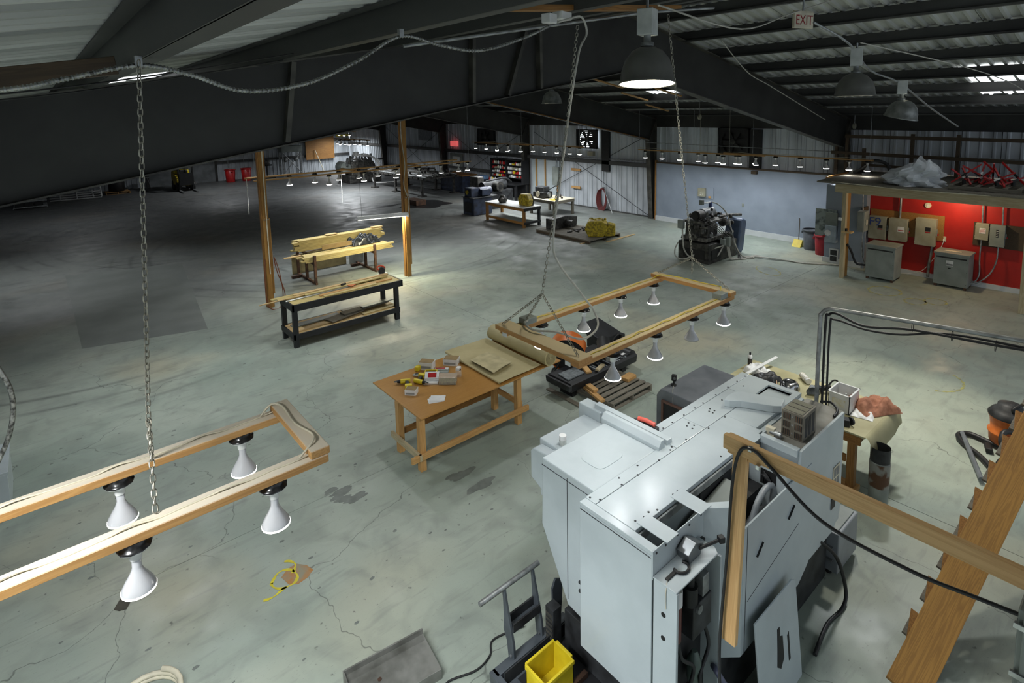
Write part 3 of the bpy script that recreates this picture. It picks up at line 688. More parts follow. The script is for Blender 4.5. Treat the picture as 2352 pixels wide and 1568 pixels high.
for i, (xa, xb, y, rz, m) in enumerate([(3.65, 6.3, 12.55, .01, M_LUMBER), (3.75, 6.35, 12.42, -.01, M_LUMBER), (4.1, 6.42, 12.48, .02, M_WOOD_PALE), (3.85, 5.45, 12.24, .03, mat('aluminium_bar', (176, 178, 174), .3, .6)), (4.55, 6.35, 12.12, .03, M_WOOD), (4.6, 5.9, 12.0, .05, M_LUMBER), (4.3, 6.2, 12.32, .03, M_LUMBER)]):
    z = .96+(.024 if i in (2, 6) else 0)
    lumber(xa, xb, y, z, .1 if i != 3 else .06, .024, m, rz, '%s strip of wood lying on the black workbench' % ['longest back', 'long second', 'upper pale', '', 'front brown', 'short front', 'upper middle'][i] if i != 3 else 'aluminium bar lying among the strips on the black workbench', 'strips on the black workbench' if i != 3 else None, 'wood_strip')
tag(MB().cyl((3.35, 12.33, .965), (4.6, 12.36, .975), .014).build('dowel', M_WOOD_PALE), 'thin dowel sticking out past the left end of the black workbench', 'rod')
for i, (xa, xb, y, z, rz, wd, m) in enumerate([(3.95, 5.0, 12.1, .312, .1, .16, M_WOOD_PALE), (4.0, 5.1, 12.4, .312, .05, .2, M_GREYPAINT), (4.7, 5.6, 12.2, .337, .25, .3, M_WOOD_GREY), (5.1, 6.3, 12.3, .362, .1, .22, M_WOOD_GREY), (5.5, 6.4, 12.05, .312, .05, .14, M_LUMBER), (5.2, 6.3, 12.5, .337, .02, .16, M_BEIGEBOX), (5.6, 6.45, 12.3, .387, .06, .14, M_GREYPAINT)]):
    lumber(xa, xb, y, z, wd, .024, m, rz, '%s offcut on the lower shelf of the black workbench' % ['leftmost pale', 'pale blue-grey left', 'tilted grey middle', 'wide grey upper', 'yellow front right', 'beige back right', 'topmost pale right'][i], 'offcuts on the bench shelf', 'offcut')
# circular saw
t = thing('circular_saw', 'red circular saw on the far end of the black workbench', 'saw', (6.35, 12.62, .975))
MB().cyl((6.33, 12.60, 1.05), (6.37, 12.68, 1.05), .085, n=20).build('blade_guard', M_DARK_MACHINE, t)
MB().cyl((6.36, 12.66, 1.06), (6.41, 12.78, 1.06), .05, n=16).build('motor', M_RED, t)
MB().tube([(6.26, 12.62, 1.09), (6.24, 12.66, 1.14), (6.34, 12.7, 1.16), (6.44, 12.69, 1.12), (6.46, 12.68, 1.07)], .018, 8, True, 4).build('handle', mat('saw_red', (214, 70, 34), .4), t)
MB().cbox((6.35, 12.62, .978), (.26, .14, .006), R(20)).build('base_plate', M_GALV, t)
# speed square
t = MB().prism([(0,0),(.2,.02),(.05,.18)], .006, Matrix.Translation((5.3, 12.1, .995)) @ Matrix.Rotation(.4, 4, 'Z')).build('speed_square', M_ORANGE)
tag(t, 'orange triangular speed square on the black workbench', 'square')
tag(MB().cbox((5.22, 12.35, 1.01), (.12, .05, .05), .3).build('tape_measure', M_DARK_MACHINE), 'small dark tool lying beside the orange square on the workbench', 'tool')

# ---- brown table
t = thing('work_table', 'varnished plywood table on timber legs with paper roll', 'table', (5.0, 7.1, 0))
TX0, TX1, TY0, TY1, TZ = 3.71, 6.41, 6.44, 7.87, .80
MB().box((TX0, TY0, TZ-.02), (TX1, TY1, TZ)).build('tabletop', M_TABLE, t, .004)
for x in (3.75, 5.52):
    for y in (6.52, 7.12):
        board('leg', (x, y, 0), (x, y, TZ-.02), .09, .09, M_WOOD, t, (0,1,0))
board('stretcher', (3.55, 6.45, .24), (5.68, 6.45, .24), .038, .089, M_WOOD, t); board('stretcher', (3.75, 7.18, .26), (5.55, 7.18, .26), .038, .089, M_WOOD_OLD, t)
board('stretcher', (3.685, 6.42, .24), (3.685, 7.26, .24), .038, .089, M_WOOD_WEATHER, t); board('stretcher', (5.585, 6.5, .30), (5.585, 7.2, .30), .038, .089, M_WOOD, t)
board('apron', (3.72, 7.18, .70), (5.6, 7.18, .70), .038, .1, M_WOOD_OLD, t)
# paper roll
t = thing('paper_roll', 'thick roll of brown kraft paper across the table end', 'paper roll', (6.12, 7.2, TZ))
rd = .135; ra, rb = Vector((6.14, 6.40, TZ+rd)), Vector((6.14, 7.92, TZ+rd))
MB().cyl(ra, rb, rd, n=32).build('roll', M_PAPER, t)
sp = [Vector((6.14+(.018+.0085*k/2/math.pi*1.0*.55)*math.cos(k*.35), 6.397, TZ+rd+(.018+.0085*k/2/math.pi*.55)*math.sin(k*.35))) for k in range(130)]
MB().tube(sp, .0018, 4, True).build('spiral_edge', mat('paper_edge', (120, 110, 78), .8), t)
def sheet(name, label, cat, corners, z, m, nx=26, ny=18, wave=.006, th=.002, curl=0, seed=0, group=None):
    rr = random.Random(seed); ph = [(rr.uniform(-8,8), rr.uniform(-8,8), rr.uniform(0,6)) for _ in range(5)]
    A, B_, C_, D_ = [Vector((*c, 0)) for c in corners]; vs = []
    for j in range(ny+1):
        for i in range(nx+1):
            u, v = i/nx, j/ny; p = A*(1-u)*(1-v)+B_*u*(1-v)+C_*u*v+D_*(1-u)*v
            h = wave*(1.1+sum(math.sin(a*u+b_*v+c) for a, b_, c in ph)/2.5)
            e = min(u, 1-u, v, 1-v)
            h += curl*max(0, (.09-e)/.09)**2
            vs.append((p.x, p.y, z+max(.001, h)))
    n = len(vs); w_ = nx+1
    top = [(j*w_+i, j*w_+i+1, (j+1)*w_+i+1, (j+1)*w_+i) for j in range(ny) for i in range(nx)]
    b = MB(); b.add(vs, top, True); b.add([(v[0], v[1], v[2]-th) for v in vs], [f[::-1] for f in top], True)
    return tag(b.build(name, m), label, cat, group)
sheet('paper_sheet', 'wide unrolled kraft paper lying flat on the table', 'paper', [(5.12, 6.46), (6.0, 6.48), (6.0, 7.95), (5.12, 7.98)], TZ+.004, M_PAPER, wave=.010, curl=.022, seed=2)
MB_ = MB().cyl((5.13, 6.48, TZ+.025), (5.13, 7.95, TZ+.030), .019, n=10)
tag(MB_.build('paper_curl', M_PAPER), 'rolled-under leading edge of the kraft paper on the table', 'paper')
sheet('folded_paper', 'folded square of kraft paper on top of the unrolled sheet', 'paper', [(5.22, 6.74), (5.68, 6.84), (5.63, 7.44), (5.21, 7.36)], TZ+.045, mat('kraft_light', (192, 180, 138), .7), wave=.008, th=.012, curl=.012, seed=5)

# small things on the table
def carton(label, c, sz, rz, m=M_WHITE, open_=True, group=None):
    t = thing('carton', label, 'box', (c[0], c[1], TZ), rz, group)
    x, y, z = sz
    MB().box((-x/2,-y/2,0), (x/2,y/2,z)).build('box', m, t, .002, True)
    if open_:
        MB().box((-x/2+.006,-y/2+.006,z), (x/2-.006,y/2-.006,z+.003)).build('opening', M_CARDBOARD, t, 0, True)
        MB().box((-.01, 0, -.001), (.01, y*.9, .002), Matrix.Translation((x/2, -y/2, z)) @ Matrix.Rotation(-.6, 4, 'Y')).build('flap', m, t, 0, True)
    MB().box((-x/2-.0006,-y/2*.8,z*.15), (-x/2,y/2*.8,z*.7)).build('print', mat('box_print', (120, 122, 124), .6), t, 0, True)
    MB().box((-x/2*.8,-y/2-.0006,z*.2), (x/2*.8,-y/2,z*.55)).build('print', mat('box_print2', (150, 152, 150), .6), t, 0, True)
    return t
carton('open white screw carton at the back left of the table', (4.60, 7.72), (.24, .16, .12), -.9)
carton('open white screw carton beside the kraft paper on the table', (4.99, 7.58), (.24, .18, .10), -.9)
carton('small white carton with dark stripe near the drills', (3.98, 7.15), (.17, .13, .08), -.85)
def drill(label, c, rz):
    t = thing('cordless_drill', label, 'drill', (c[0], c[1], TZ), rz)
    Mx = Matrix.Identity(4)
    MB().cyl((-.10, 0, .04), (.05, 0, .04), .034, n=16).build('motor_body', M_YELLOW, t, 0, True)
    MB().cyl((.05, 0, .04), (.10, 0, .04), .030, .022, n=16).build('gear_case', M_BLACK, t, 0, True)
    MB().cyl((.10, 0, .04), (.15, 0, .04), .022, .012, n=14).build('chuck', M_CHROME, t, 0, True)
    MB().prism([(-.02, 0), (-.07, 0), (-.09, .12), (-.045, .13)], .04, Matrix.Translation((0, .02, .02))).build('handle', M_BLACK, t, .006, True)
    MB().cbox((-.075, .18, .04), (.11, .06, .07)).build('battery', M_YELLOW, t, .008, True)
drill('yellow cordless drill lying at the left of the table', (4.05, 7.50), 2.6)
drill('yellow impact driver pointing to the table front', (4.23, 7.32), -1.1)
t = thing('bit_case', 'open white plastic bit case on the table', 'case', (4.38, 7.24, TZ), -.7)
MB().box((-.11,-.06,0), (.11,.06,.006)).box((-.11,-.06,0), (.11,-.055,.03)).box((-.11,.055,0), (.11,.06,.03)).box((-.11,-.06,0), (-.105,.06,.03)).box((.105,-.06,0), (.11,.06,.03)).build('tray', M_WHITE, t, 0, True)
MB().box((-.11,0,0), (.11,.12,.012), Matrix.Translation((0,.06,.03)) @ Matrix.Rotation(R(35), 4, 'X')).build('lid', M_WHITE, t, .003, True)
t2 = MB().box((-.06,.02,.0125), (.07,.10,.0135), Matrix.Translation((0,.06,.03)) @ Matrix.Rotation(R(35), 4, 'X')).build('print', M_RED, t, 0, True)
t = thing('screw_tub', 'clear tub of screws on the table', 'tub', (4.57, 7.06, TZ), -.75)
MB().box((-.13,-.07,0), (.13,.07,.05)).build('screws', mat('screw_heap', (150, 138, 84), .4, .5, (70, 66, 48), 60, 2, .5), t, .01, True)
MB().box((-.135,-.075,0), (.135,.075,.13)).build('tub', M_JAR, t, .008, True)
t = thing('jar', 'clear jar with dark lid on the table by the kraft paper', 'jar', (4.82, 7.13, TZ))
MB().lathe([(.045,0),(.048,.01),(.048,.09),(.036,.105)], (0,0,0), 16).build('glass', M_JAR, t, 0, True); MB().cyl((0,0,.105),(0,0,.125),.038,n=16).build('lid', M_BLACK, t, 0, True)
MB().cbox((0,0,.13),(.08,.06,.04),.5).build('small_box', M_WHITE, t, 0, True)
t = thing('tool_pouch', 'yellow rimmed tray of drill bits on the table', 'tray', (4.54, 7.50, TZ), -.7)
MB().box((-.1,-.06,0),(.1,.06,.02)).build('tray', M_BLACK, t, 0, True)
for a, b_ in (((-.1,-.06,0),(.1,-.045,.045)),((-.1,.045,0),(.1,.06,.045)),((-.1,-.06,0),(-.085,.06,.045)),((.085,-.06,0),(.1,.06,.045))): MB().box(a, b_).build('rim', M_YELLOW, t, .003, True)
tag(MB().cbox((4.44, 7.74, TZ+.04), (.09, .07, .08), .4).build('tape_measure', M_YELLOW, None, .015), 'yellow tape measure at the back left of the table', 'tape measure')
t = thing('blister_pack', 'red and white blister pack lying behind the tubs', 'package', (4.72, 7.47, TZ), -.7)
MB().box((-.12,-.08,0),(.12,.08,.012)).build('card', M_GREYPAINT, t, 0, True); MB().box((-.11,0,.012),(.11,.06,.03)).build('blister', M_WHITE, t, .004, True); MB().box((-.1,.01,.030),(.06,.05,.032)).build('print', M_RED, t, 0, True)
t = thing('bit_pack', 'clear bag of bits left of the yellow rimmed tray', 'bag', (4.36, 7.56, TZ), -.7)
MB().sphere((0,0,.02), .08, 12, (1.4,.6,.3)).build('bag', M_GLASSY, t, 0, True); MB().box((-.06,-.02,.03),(.06,.02,.046)).build('bits', M_DARK_MACHINE, t, .004, True)
for i, (dx, dy, a) in enumerate([(0,0,.35), (.03,.01,.2), (.05,.02,.05)]):
    sheet('paper_note', 'white paper sheet fanned at the table front, %s of three' % ['bottom', 'middle', 'top'][i], 'paper', [tuple((Vector((4.14+dx, 6.74+dy))+Matrix.Rotation(-.75+a, 2) @ Vector(q))) for q in ((-.11,-.075),(.11,-.075),(.11,.075),(-.11,.075))], TZ+.001+.003*i, M_WHITE, 6, 6, .001, .0006, 0, i, 'fanned white papers on the table')
# ================================================================== white CNC lathe
cnc = thing('cnc_lathe', 'large white enclosed machine tool with dusty flat top', 'machine', (4.5, 2.6, 0))
W_, G_, K_ = M_WHITE_MACHINE, M_GREY_MACHINE, M_BLACK
M_VOID = mat('machine_inside', (40, 41, 42), .7, 0, (26, 26, 27), 6)
def cp(name, b, m, bev=.004, par=None): return b.build(name, m, par or cnc, bev)
# bodies
cp('end_cover', MB().box((3.05, 2.18, .62), (3.10, 2.87, 1.86)), W_, .006)
cp('bed_cover', MB().box((3.10, 2.40, .62), (6.04, 2.86, 1.86)), W_)
cp('base', MB().box((3.2, 2.1, 0), (6.0, 3.2, .62)), M_DARK_MACHINE)
cp('rear_cover', MB().box((4.27, 2.86, .7), (6.05, 3.09, 1.86)), W_)
cp('top_trim', MB().box((3.05, 2.18+.0, 1.862), (3.12, 2.87, 1.895)), W_)
# top plates with open seams between
Z0, Z1 = 1.86, 1.90
for nm, (xa, xb, ya, yb) in dict(a=(3.12, 5.06, 2.38, 2.757), b=(3.12, 4.22, 2.763, 2.87), c=(4.226, 4.70, 2.763, 3.015), d=(4.706, 5.58, 2.763, 3.015), f=(4.30, 6.06, 3.021, 3.11)).items():
    cp('top_plate', MB().box((xa, ya, Z0), (xb, yb, Z1)), W_, .003)
# plate with the square chute opening
def plate_hole(x0, x1, y0, y1, hx0, hx1, hy0, hy1):
    b = MB()
    b.box((x0, y0, Z0), (hx0, y1, Z1)); b.box((hx1, y0, Z0), (x1, y1, Z1)); b.box((hx0, y0, Z0), (hx1, hy0, Z1)); b.box((hx0, hy1, Z0), (hx1, y1, Z1)); return b
cp('top_plate', plate_hole(5.586, 6.06, 2.44, 3.015, 5.63, 5.99, 2.50, 2.76), W_, 0)
cp('top_plate', MB().box((5.06, 2.44, Z0), (5.58, 2.757, Z1)), W_, .003)
ch = MB(); ch.box((5.63, 2.50, 1.50), (5.99, 2.76, 1.505)); ch.box((5.625, 2.50, 1.5), (5.63, 2.76, 1.88)); ch.box((5.99, 2.50, 1.5), (5.995, 2.76, 1.88)); ch.box((5.63, 2.495, 1.5), (5.99, 2.50, 1.88)); ch.box((5.63, 2.76, 1.5), (5.99, 2.765, 1.88))
cp('chute', ch, M_GREYPAINT, 0)
# curved swing arm on the top
cp('swing_arm', MB().prism([(5.20,2.85),(5.30,2.875),(5.44,2.86),(5.50,2.80),(5.66,2.44),(5.50,2.40),(5.44,2.46),(5.30,2.72),(5.22,2.80)], .075, Matrix.Translation((0,0,1.902))), W_, .006)
# screws
sc_m = MB().cyl((0,0,0), (0,0,.004), .009, n=8).mesh('screw'); sc_m.materials.append(M_DARK_MACHINE)
for x, y in [(3.14,2.84),(3.18,2.77),(3.5,2.84),(3.75,2.84),(3.45,2.77),(3.65,2.76),(3.95,2.76),(4.15,2.78),(4.20,2.80),(4.4,2.78),(4.72,2.74),(5.02,2.74),(5.5,2.72),(4.4,3.03),(4.55,3.03),(4.75,3.03),(4.95,3.03),(5.1,3.03),(5.35,3.03),(5.6,3.03),(5.8,3.03),(5.98,3.03),(4.6,2.9),(4.66,2.92),(4.6,2.84),(4.66,2.86),(5.0,2.9),(5.05,2.92),(5.0,2.86),(5.05,2.87),(5.3,2.93),(5.75,2.93),(3.35,2.43),(3.42,2.4),(3.66,2.42),(3.72,2.42),(4.4,2.43),(4.85,2.42),(4.55,2.44),(3.2,2.44),(3.28,2.42)]:
    inst(sc_m, 'screw', cnc, Matrix.Translation((x, y, 1.90)))
# left hood with sliding door
cp('door_hood', MB().prism_x([(2.87,.62),(3.18,.66),(3.50,1.25),(3.48,1.90),(2.87,1.90)], 3.22, 4.06), W_, .012)
cp('door_panel', MB().box((3.212, 2.89, 1.02), (3.222, 3.02, 1.55)), W_, .003)
cp('door_latch', MB().box((3.20, 2.90, .98), (3.215, 3.03, 1.0)).box((3.20, 2.90, .90), (3.215, 3.03, .92)), M_DARK_MACHINE, 0)
cp('panel_seam', MB().box((3.216, 3.17, .72), (3.2215, 3.174, 1.86)), M_DARK_MACHINE, 0)
cp('panel_seam', MB().box((3.216, 2.88, 1.83), (3.2215, 3.485, 1.834)), M_DARK_MACHINE, 0)
cp('panel_seam', MB().box((3.046, 2.19, 1.84), (3.0515, 2.865, 1.844)), M_DARK_MACHINE, 0)
hl = [(3.62+.17*math.copysign(abs(math.cos(a))**.45, math.cos(a)), 3.13+.13*math.copysign(abs(math.sin(a))**.45, math.sin(a))) for a in [2*math.pi*k/32 for k in range(32)]]
cp('access_lid', MB().prism(hl, .006, Matrix.Translation((0,0,1.90))), W_, .002)
cp('ridge', MB().prism_y([(4.06,1.86),(4.06,1.93),(4.10,1.98),(4.14,1.98),(4.16,1.86)], 2.84, 3.52), W_, .004)
cp('ridge', MB().prism_y([(4.19,1.82),(4.19,1.95),(4.26,1.95),(4.28,1.82)], 2.84, 3.72), W_, .004)
cp('guide_gap', MB().box((4.16, 2.86, 1.80), (4.19, 3.5, 1.86)), M_DARK_MACHINE, 0)
cp('rear_step', MB().box((3.52, 3.5, 1.2), (4.16, 3.84, 1.80)), W_, .01)
cp('rear_step', MB().box((4.16, 3.62, 1.5), (4.30, 3.92, 1.90)), W_, .01)
cp('side_wing', MB().prism_x([(3.50,1.3),(3.84,1.45),(3.84,1.72),(3.80,1.76),(3.5,1.78)], 3.40, 3.52), W_, .01)
# slot side: brackets over the dark gap
cp('inner_void', MB().box((3.12, 2.20, .7), (4.9, 2.39, 1.60)), M_VOID, 0)
for xa, xb in ((3.19, 3.33), (3.62, 3.77)):
    cp('bracket', MB().box((xa, 2.15, 1.898), (xb, 2.42, 1.906)), W_, .003)
cp('bracket', MB().box((4.80, 2.33, 1.898), (4.98, 2.46, 1.906)), W_, .003)
cp('rail', MB().box((3.12, 2.36, 1.80), (5.05, 2.375, 1.86)), M_GALV, 0)
cp('side_plate', MB().box((3.05, 2.172, 1.68), (3.70, 2.180, 1.898)), W_, .002)
for x in (3.09, 3.2, 3.35, 3.5, 3.66): inst(sc_m, 'screw', cnc, Matrix.Translation((x, 2.172, 1.87)) @ Matrix.Rotation(R(90), 4, 'X'))
# shelf with pneumatic cupboard under it
cp('shelf', MB().prism([(3.05,2.17),(3.05,1.98),(3.58,1.98),(3.62,2.03),(3.62,2.17)], .012, Matrix.Translation((0,0,1.70))), W_, .002)
cp('cupboard_end', MB().box((3.05, 1.98, .5), (3.062, 2.165, 1.70)), W_, .003)
cp('cupboard_edge', MB().box((3.05, 1.975, .5), (3.075, 1.985, 1.70)), W_, .002)
cp('cupboard_back', MB().box((3.07, 2.13, .5), (3.66, 2.16, 1.70)), M_VOID, 0)
cp('cupboard_side', MB().box((3.62, 1.98, .5), (3.64, 2.16, 1.66)), W_, .002)
for z in (1.48, 1.30): cp('hole', MB().cyl((3.047, 2.08, z), (3.052, 2.08, z), .018, n=12), M_BLACK, 0)
t = cp('air_filter', MB().cyl((3.17, 2.06, 1.50), (3.17, 2.06, 1.62), .045), M_WHITE, 0); cp('filter_bowl', MB().cyl((3.17, 2.06, 1.22), (3.17, 2.06, 1.50), .04), mat('dark_red_bowl', (92, 40, 36), .3), 0, t)
cp('regulator', MB().cyl((3.33, 2.05, 1.42), (3.33, 2.05, 1.56), .055), M_BLACK, 0); cp('valve_block', MB().box((3.30, 2.0, 1.16), (3.54, 2.12, 1.42)), M_DARK_MACHINE, .006)
cp('knob', MB().cyl((3.33, 2.05, 1.56), (3.33, 2.05, 1.64), .03), M_BLACK, 0); cp('gauge', MB().cyl((3.36, 2.0, 1.39), (3.36, 1.98, 1.39), .032), M_GALV, 0)
cp('solenoid', MB().box((3.42, 2.0, 1.44), (3.50, 2.08, 1.60)), M_GALV, .004)
cp('hose', MB().tube([(3.2,2.06,1.22),(3.22,2.04,1.05),(3.35,2.02,.9),(3.3,2.03,.7),(3.45,2.02,.55)], .014, 8, True, 5), M_RUBBER, 0)
cp('hose', MB().tube([(3.5,2.04,1.16),(3.55,2.02,.95),(3.4,2.0,.8),(3.5,1.98,.6),(3.7,1.95,.45)], .014, 8, True, 5), M_RUBBER, 0)
cp('hose', MB().tube([(3.62,2.02,.72),(3.58,1.96,.74),(3.60,1.90,.66),(3.68,1.87,.5),(3.75,1.86,.2)], .022, 8, True, 5), mat('bluegrey_hose', (88, 92, 116), .4), 0)
cp('oil_bottle', MB().lathe([(.05,0),(.055,.02),(.055,.16),(.03,.22),(.02,.24)], (3.42, 2.06, .72), 14), mat('bottle_green', (92, 108, 100), .4), 0)
cp('rating_label', MB().box((3.0488, 2.0, .78), (3.0497, 2.05, .86)), M_WHITE, 0)
# angled panel and big right side panel
M, l = axes((3.70, 2.185, 1.24), (3.95, 1.975, 1.24), (0,0,1)); cp('angled_panel', MB().box((0,-.006,-.64), (l,.006,.66), M), W_, .003)
cp('flange', MB().prism([(3.70,2.18),(3.95,1.98),(3.98,2.05),(3.78,2.2)], .01, Matrix.Translation((0,0,1.885))), W_, .002)
cp('side_panel', MB().prism_y([(3.95,.6),(3.95,1.71),(5.20,1.71),(5.20,.71),(5.0,.6)], 1.97, 1.985), G_ if False else W_, .003)
cp('panel_seam', MB().box((4.0, 1.967, .6), (4.004, 1.9705, 1.70)), M_DARK_MACHINE, 0)
for (xa, za), (xb, zb) in (((4.16, 1.36), (4.26, 1.44)), ((4.72, 1.40), (4.83, 1.48))):
    M, l = axes((xa, 1.969, za), (xb, 1.969, zb), (0,1,0)); cp('slot', MB().box((0,-.002,-.014), (l,.002,.014), M), M_BLACK, 0)
M, l = axes((4.03, 1.969, 1.04), (4.95, 1.969, 1.24), (0,1,0)); cp('panel_seam', MB().box((0,-.001,-.0015), (l,.001,.0015), M), M_DARK_MACHINE, 0)
cp('inner_hood', MB().prism_y([(3.66,1.35),(3.66,1.60),(3.78,1.66),(4.35,1.76),(4.35,1.35)], 2.20, 2.36), M_GREYPAINT, .004)
cp('hose', MB().tube([(4.3,2.1,1.45),(4.42,2.1,1.62),(4.62,2.12,1.66),(4.72,2.1,1.62),(4.6,2.08,1.4),(4.5,2.05,1.2)], .026, 10, True, 6), M_GREY_MACHINE, 0)
cp('hose', MB().tube([(4.2,2.12,1.42),(4.5,2.12,1.50),(4.75,2.06,1.40),(4.85,2.03,1.2)], .032, 10, True, 6), mat('hose_grey', (78, 80, 82), .5), 0)
cp('void_wall', MB().box((3.98, 2.37, .65), (4.96, 2.385, 1.78)), M_VOID, 0)
# rear electrical cabinet
cp('cabinet', MB().box((4.99, 2.0, .72), (6.0, 2.36, 1.885)), W_, .004)
cp('cabinet_side', MB().prism_y([(4.96,1.25),(4.96,1.915),(5.95,1.915),(5.95,.85),(5.80,.71),(5.21,.71),(5.21,1.25)], 1.976, 2.0), W_, .003)
cp('cabinet_top', MB().box((4.99, 2.0, 1.885), (6.0, 2.36, 1.895)), mat('dusty_top', (142, 140, 132), .7, 0, (116, 114, 106), 5), 0)
cp('cabinet_lip', MB().box((4.98, 2.33, 1.89), (5.12, 2.345, 1.93)), W_, .002)
wb = cp('wiring_box', MB().box((4.72, 1.99, 1.25), (4.955, 2.33, 1.78)), W_, .004)
cp('cover_strip', MB().box((4.93, 2.0, 1.86), (4.99, 2.34, 1.93)), W_, .003)
cp('wire_opening', MB().box((4.715, 2.08, 1.62), (4.722, 2.22, 1.76)), M_BLACK, 0)
for i in range(6): cp('wire', MB().tube([(4.72, 2.09+.02*i, 1.63), (4.69, 2.10+.018*i, 1.66+.01*i), (4.70, 2.14+.012*i, 1.71), (4.72, 2.2, 1.74-.01*i)], .006, 6, True, 4), M_RUBBER, 0)
cp('warning_labels', MB().box((5.72, 1.970, 1.18), (5.88, 1.9725, 1.42)), M_CREAM, 0)
for i in range(4): cp('label_print', MB().box((5.735+(i % 2)*.07, 1.9685, 1.20+(i//2)*.11), (5.79+(i % 2)*.07, 1.9700, 1.29+(i//2)*.11)), mat('label_ink', (130, 132, 130), .6), 0)
cp('small_window', MB().box((5.70, 1.969, .98), (5.80, 1.9725, 1.10)), M_DARK_MACHINE, .002)
cp('bolt', MB().cyl((5.06, 2.3, 1.93), (5.06, 2.2, 1.93), .025), M_GALV, 0); cp('clamp_lug', MB().box((5.04, 2.26, 1.895), (5.09, 2.34, 1.97)), M_CREAM, .004)

t = thing('transformer_box', 'grey ventilated power box with vent grilles sitting on the white machine', 'power box', (5.28, 2.14, 1.895))
GX, GY, GZ = 5.14, 2.04, 1.897
MB().box((GX, GY, GZ), (GX+.28, GY+.20, GZ+.253)).build('case', mat('dusty_case', (120, 114, 102), .6, .1, (100, 95, 84), 8), t, .004)
for k in range(3):
    MB().box((GX+.012+.088*k, GY+.015, GZ+.2535), (GX+.088+.088*k, GY+.185, GZ+.256)).build('top_grille', M_DARK_MACHINE, t)
    for i in range(11): MB().box((GX+.014+.088*k+.0065*i, GY+.017, GZ+.256), (GX+.016+.088*k+.0065*i, GY+.183, GZ+.258)).build('grille_bar', M_BEIGEBOX, t)
for r_ in range(3):
    for s in range(2):
        y0 = GY+.012+s*.105; z0 = GZ+.015+r_*.08
        for i in range(7): MB().box((GX-.0015, y0+i*.010, z0), (GX+.0005, y0+i*.010+.006, z0+.058)).build('vent_slot', M_RUST if i % 2 else M_BLACK, t)
    MB().cyl((GX-.003, GY+.10, GZ+.05+r_*.08), (GX+.001, GY+.10, GZ+.05+r_*.08), .009, n=10).build('knockout', M_GALV, t)
for i in range(3): MB().box((GX+.035+.075*i, GY-.0015, GZ+.03), (GX+.09+.075*i, GY+.0005, GZ+.22)).build('side_vent', M_DARK_MACHINE, t)

t = thing('chuck_wrench', 'black hook spanner lying on the shelf of the white machine', 'wrench', (3.3, 2.07, 1.712))
pts = [(3.10, 2.09), (3.16, 2.08)]; MB().box((3.09, 2.075, 1.713), (3.19, 2.10, 1.725), None).build('handle', M_BLACK, t, .003)
MB().tube([(3.26+.06*math.cos(a), 2.08+.05*math.sin(a), 1.722) for a in [R(150+k*20) for k in range(13)]], .011, 6).build('hook', M_BLACK, t)
MB().tube([(3.10,2.085,1.72),(3.05,2.06,1.70),(3.04,2.06,1.62),(3.04,2.055,1.55)], .003, 5, True, 4).build('string', M_CREAM, t)
t = thing('tool_holder', 'grey steel tool holder block with square key on the machine shelf', 'tool', (3.42, 2.1, 1.712))
MB().prism_y([(3.34,1.713),(3.48,1.713),(3.52,1.78),(3.42,1.83),(3.32,1.78)], 2.06, 2.16).build('block', mat('tool_steel', (120, 124, 126), .3, .7), t, .004)
MB().tube([(3.46,2.06,1.77),(3.60,1.99,1.80)], .012, 8).build('shaft', M_BLACK, t); MB().cbox((3.62, 1.98, 1.805), (.045,.045,.045), -.45).build('square_head', M_BLACK, t, .004)

t = thing('spray_bottle', 'small white capped jar on the back of the white machine', 'jar', (3.60, 3.60, 1.80))
MB().lathe([(.03,0),(.034,.01),(.034,.05),(.028,.058)], (0,0,0), 14).build('jar', M_GLASSY, t, 0, True); MB().cyl((0,0,.058),(0,0,.10),.034,n=16).build('cap', M_WHITE, t, .004, True)
t = thing('barcode_scanner', 'red and black handheld scanner resting on the white machine', 'scanner', (4.28, 3.15, 1.86))
MB().tube([(4.29, 3.24, 1.955), (4.30, 3.16, 1.965), (4.31, 3.06, 1.955)], .022, 10).build('handle', mat('salmon_red', (226, 100, 84), .4), t); MB().cbox((4.31, 3.13, 1.915), (.05, .2, .05)).build('body', M_DARK_MACHINE, t, .006); MB().cyl((4.30,3.26,1.93),(4.27,3.27,1.93),.02).build('knob', M_DARK_MACHINE, t)

# grey chip conveyor housing behind the machine
t = thing('chip_conveyor', 'grey conveyor housing with open rusty mouth behind the white machine', 'machine', (6.15, 3.7, 0))
MB().prism_x([(3.40,.3),(3.97,.3),(4.02,.6),(4.02,1.40),(3.96,1.5),(3.40,1.5)], 5.68, 6.68).build('housing', mat('grey_gloss', (124, 128, 134), .28, .1, (84, 88, 94), 2.2), t, .012)
MB().box((5.66, 3.44, .45), (5.682, 3.90, 1.36)).build('mouth', M_VOID, t)
for a, b_ in (((5.65,3.42,1.35),(5.69,3.93,1.375)), ((5.65,3.90,.4),(5.69,3.93,1.36)), ((5.65,3.42,.4),(5.69,3.445,1.36))): MB().box(a, b_).build('mouth_frame', mat('rust_frame', (126, 96, 84), .6, .2), t, .003)
MB().box((5.664, 3.5, .5), (5.668, 3.85, 1.3)).build('rust_plate', mat('rust_plate', (92, 78, 74), .6, .2, (56, 50, 50), 4, 4, 0, .3, .7, (1,1,.2)), t)
for x in (5.75, 6.6):
    for y in (3.45, 3.95): MB().box((x-.04, y-.04, 0), (x+.04, y+.04, .3)).build('leg', M_DARK_MACHINE, t)
t = thing('webcam', 'small black clip camera on the grey conveyor housing', 'camera', (5.87, 3.9, 1.5))
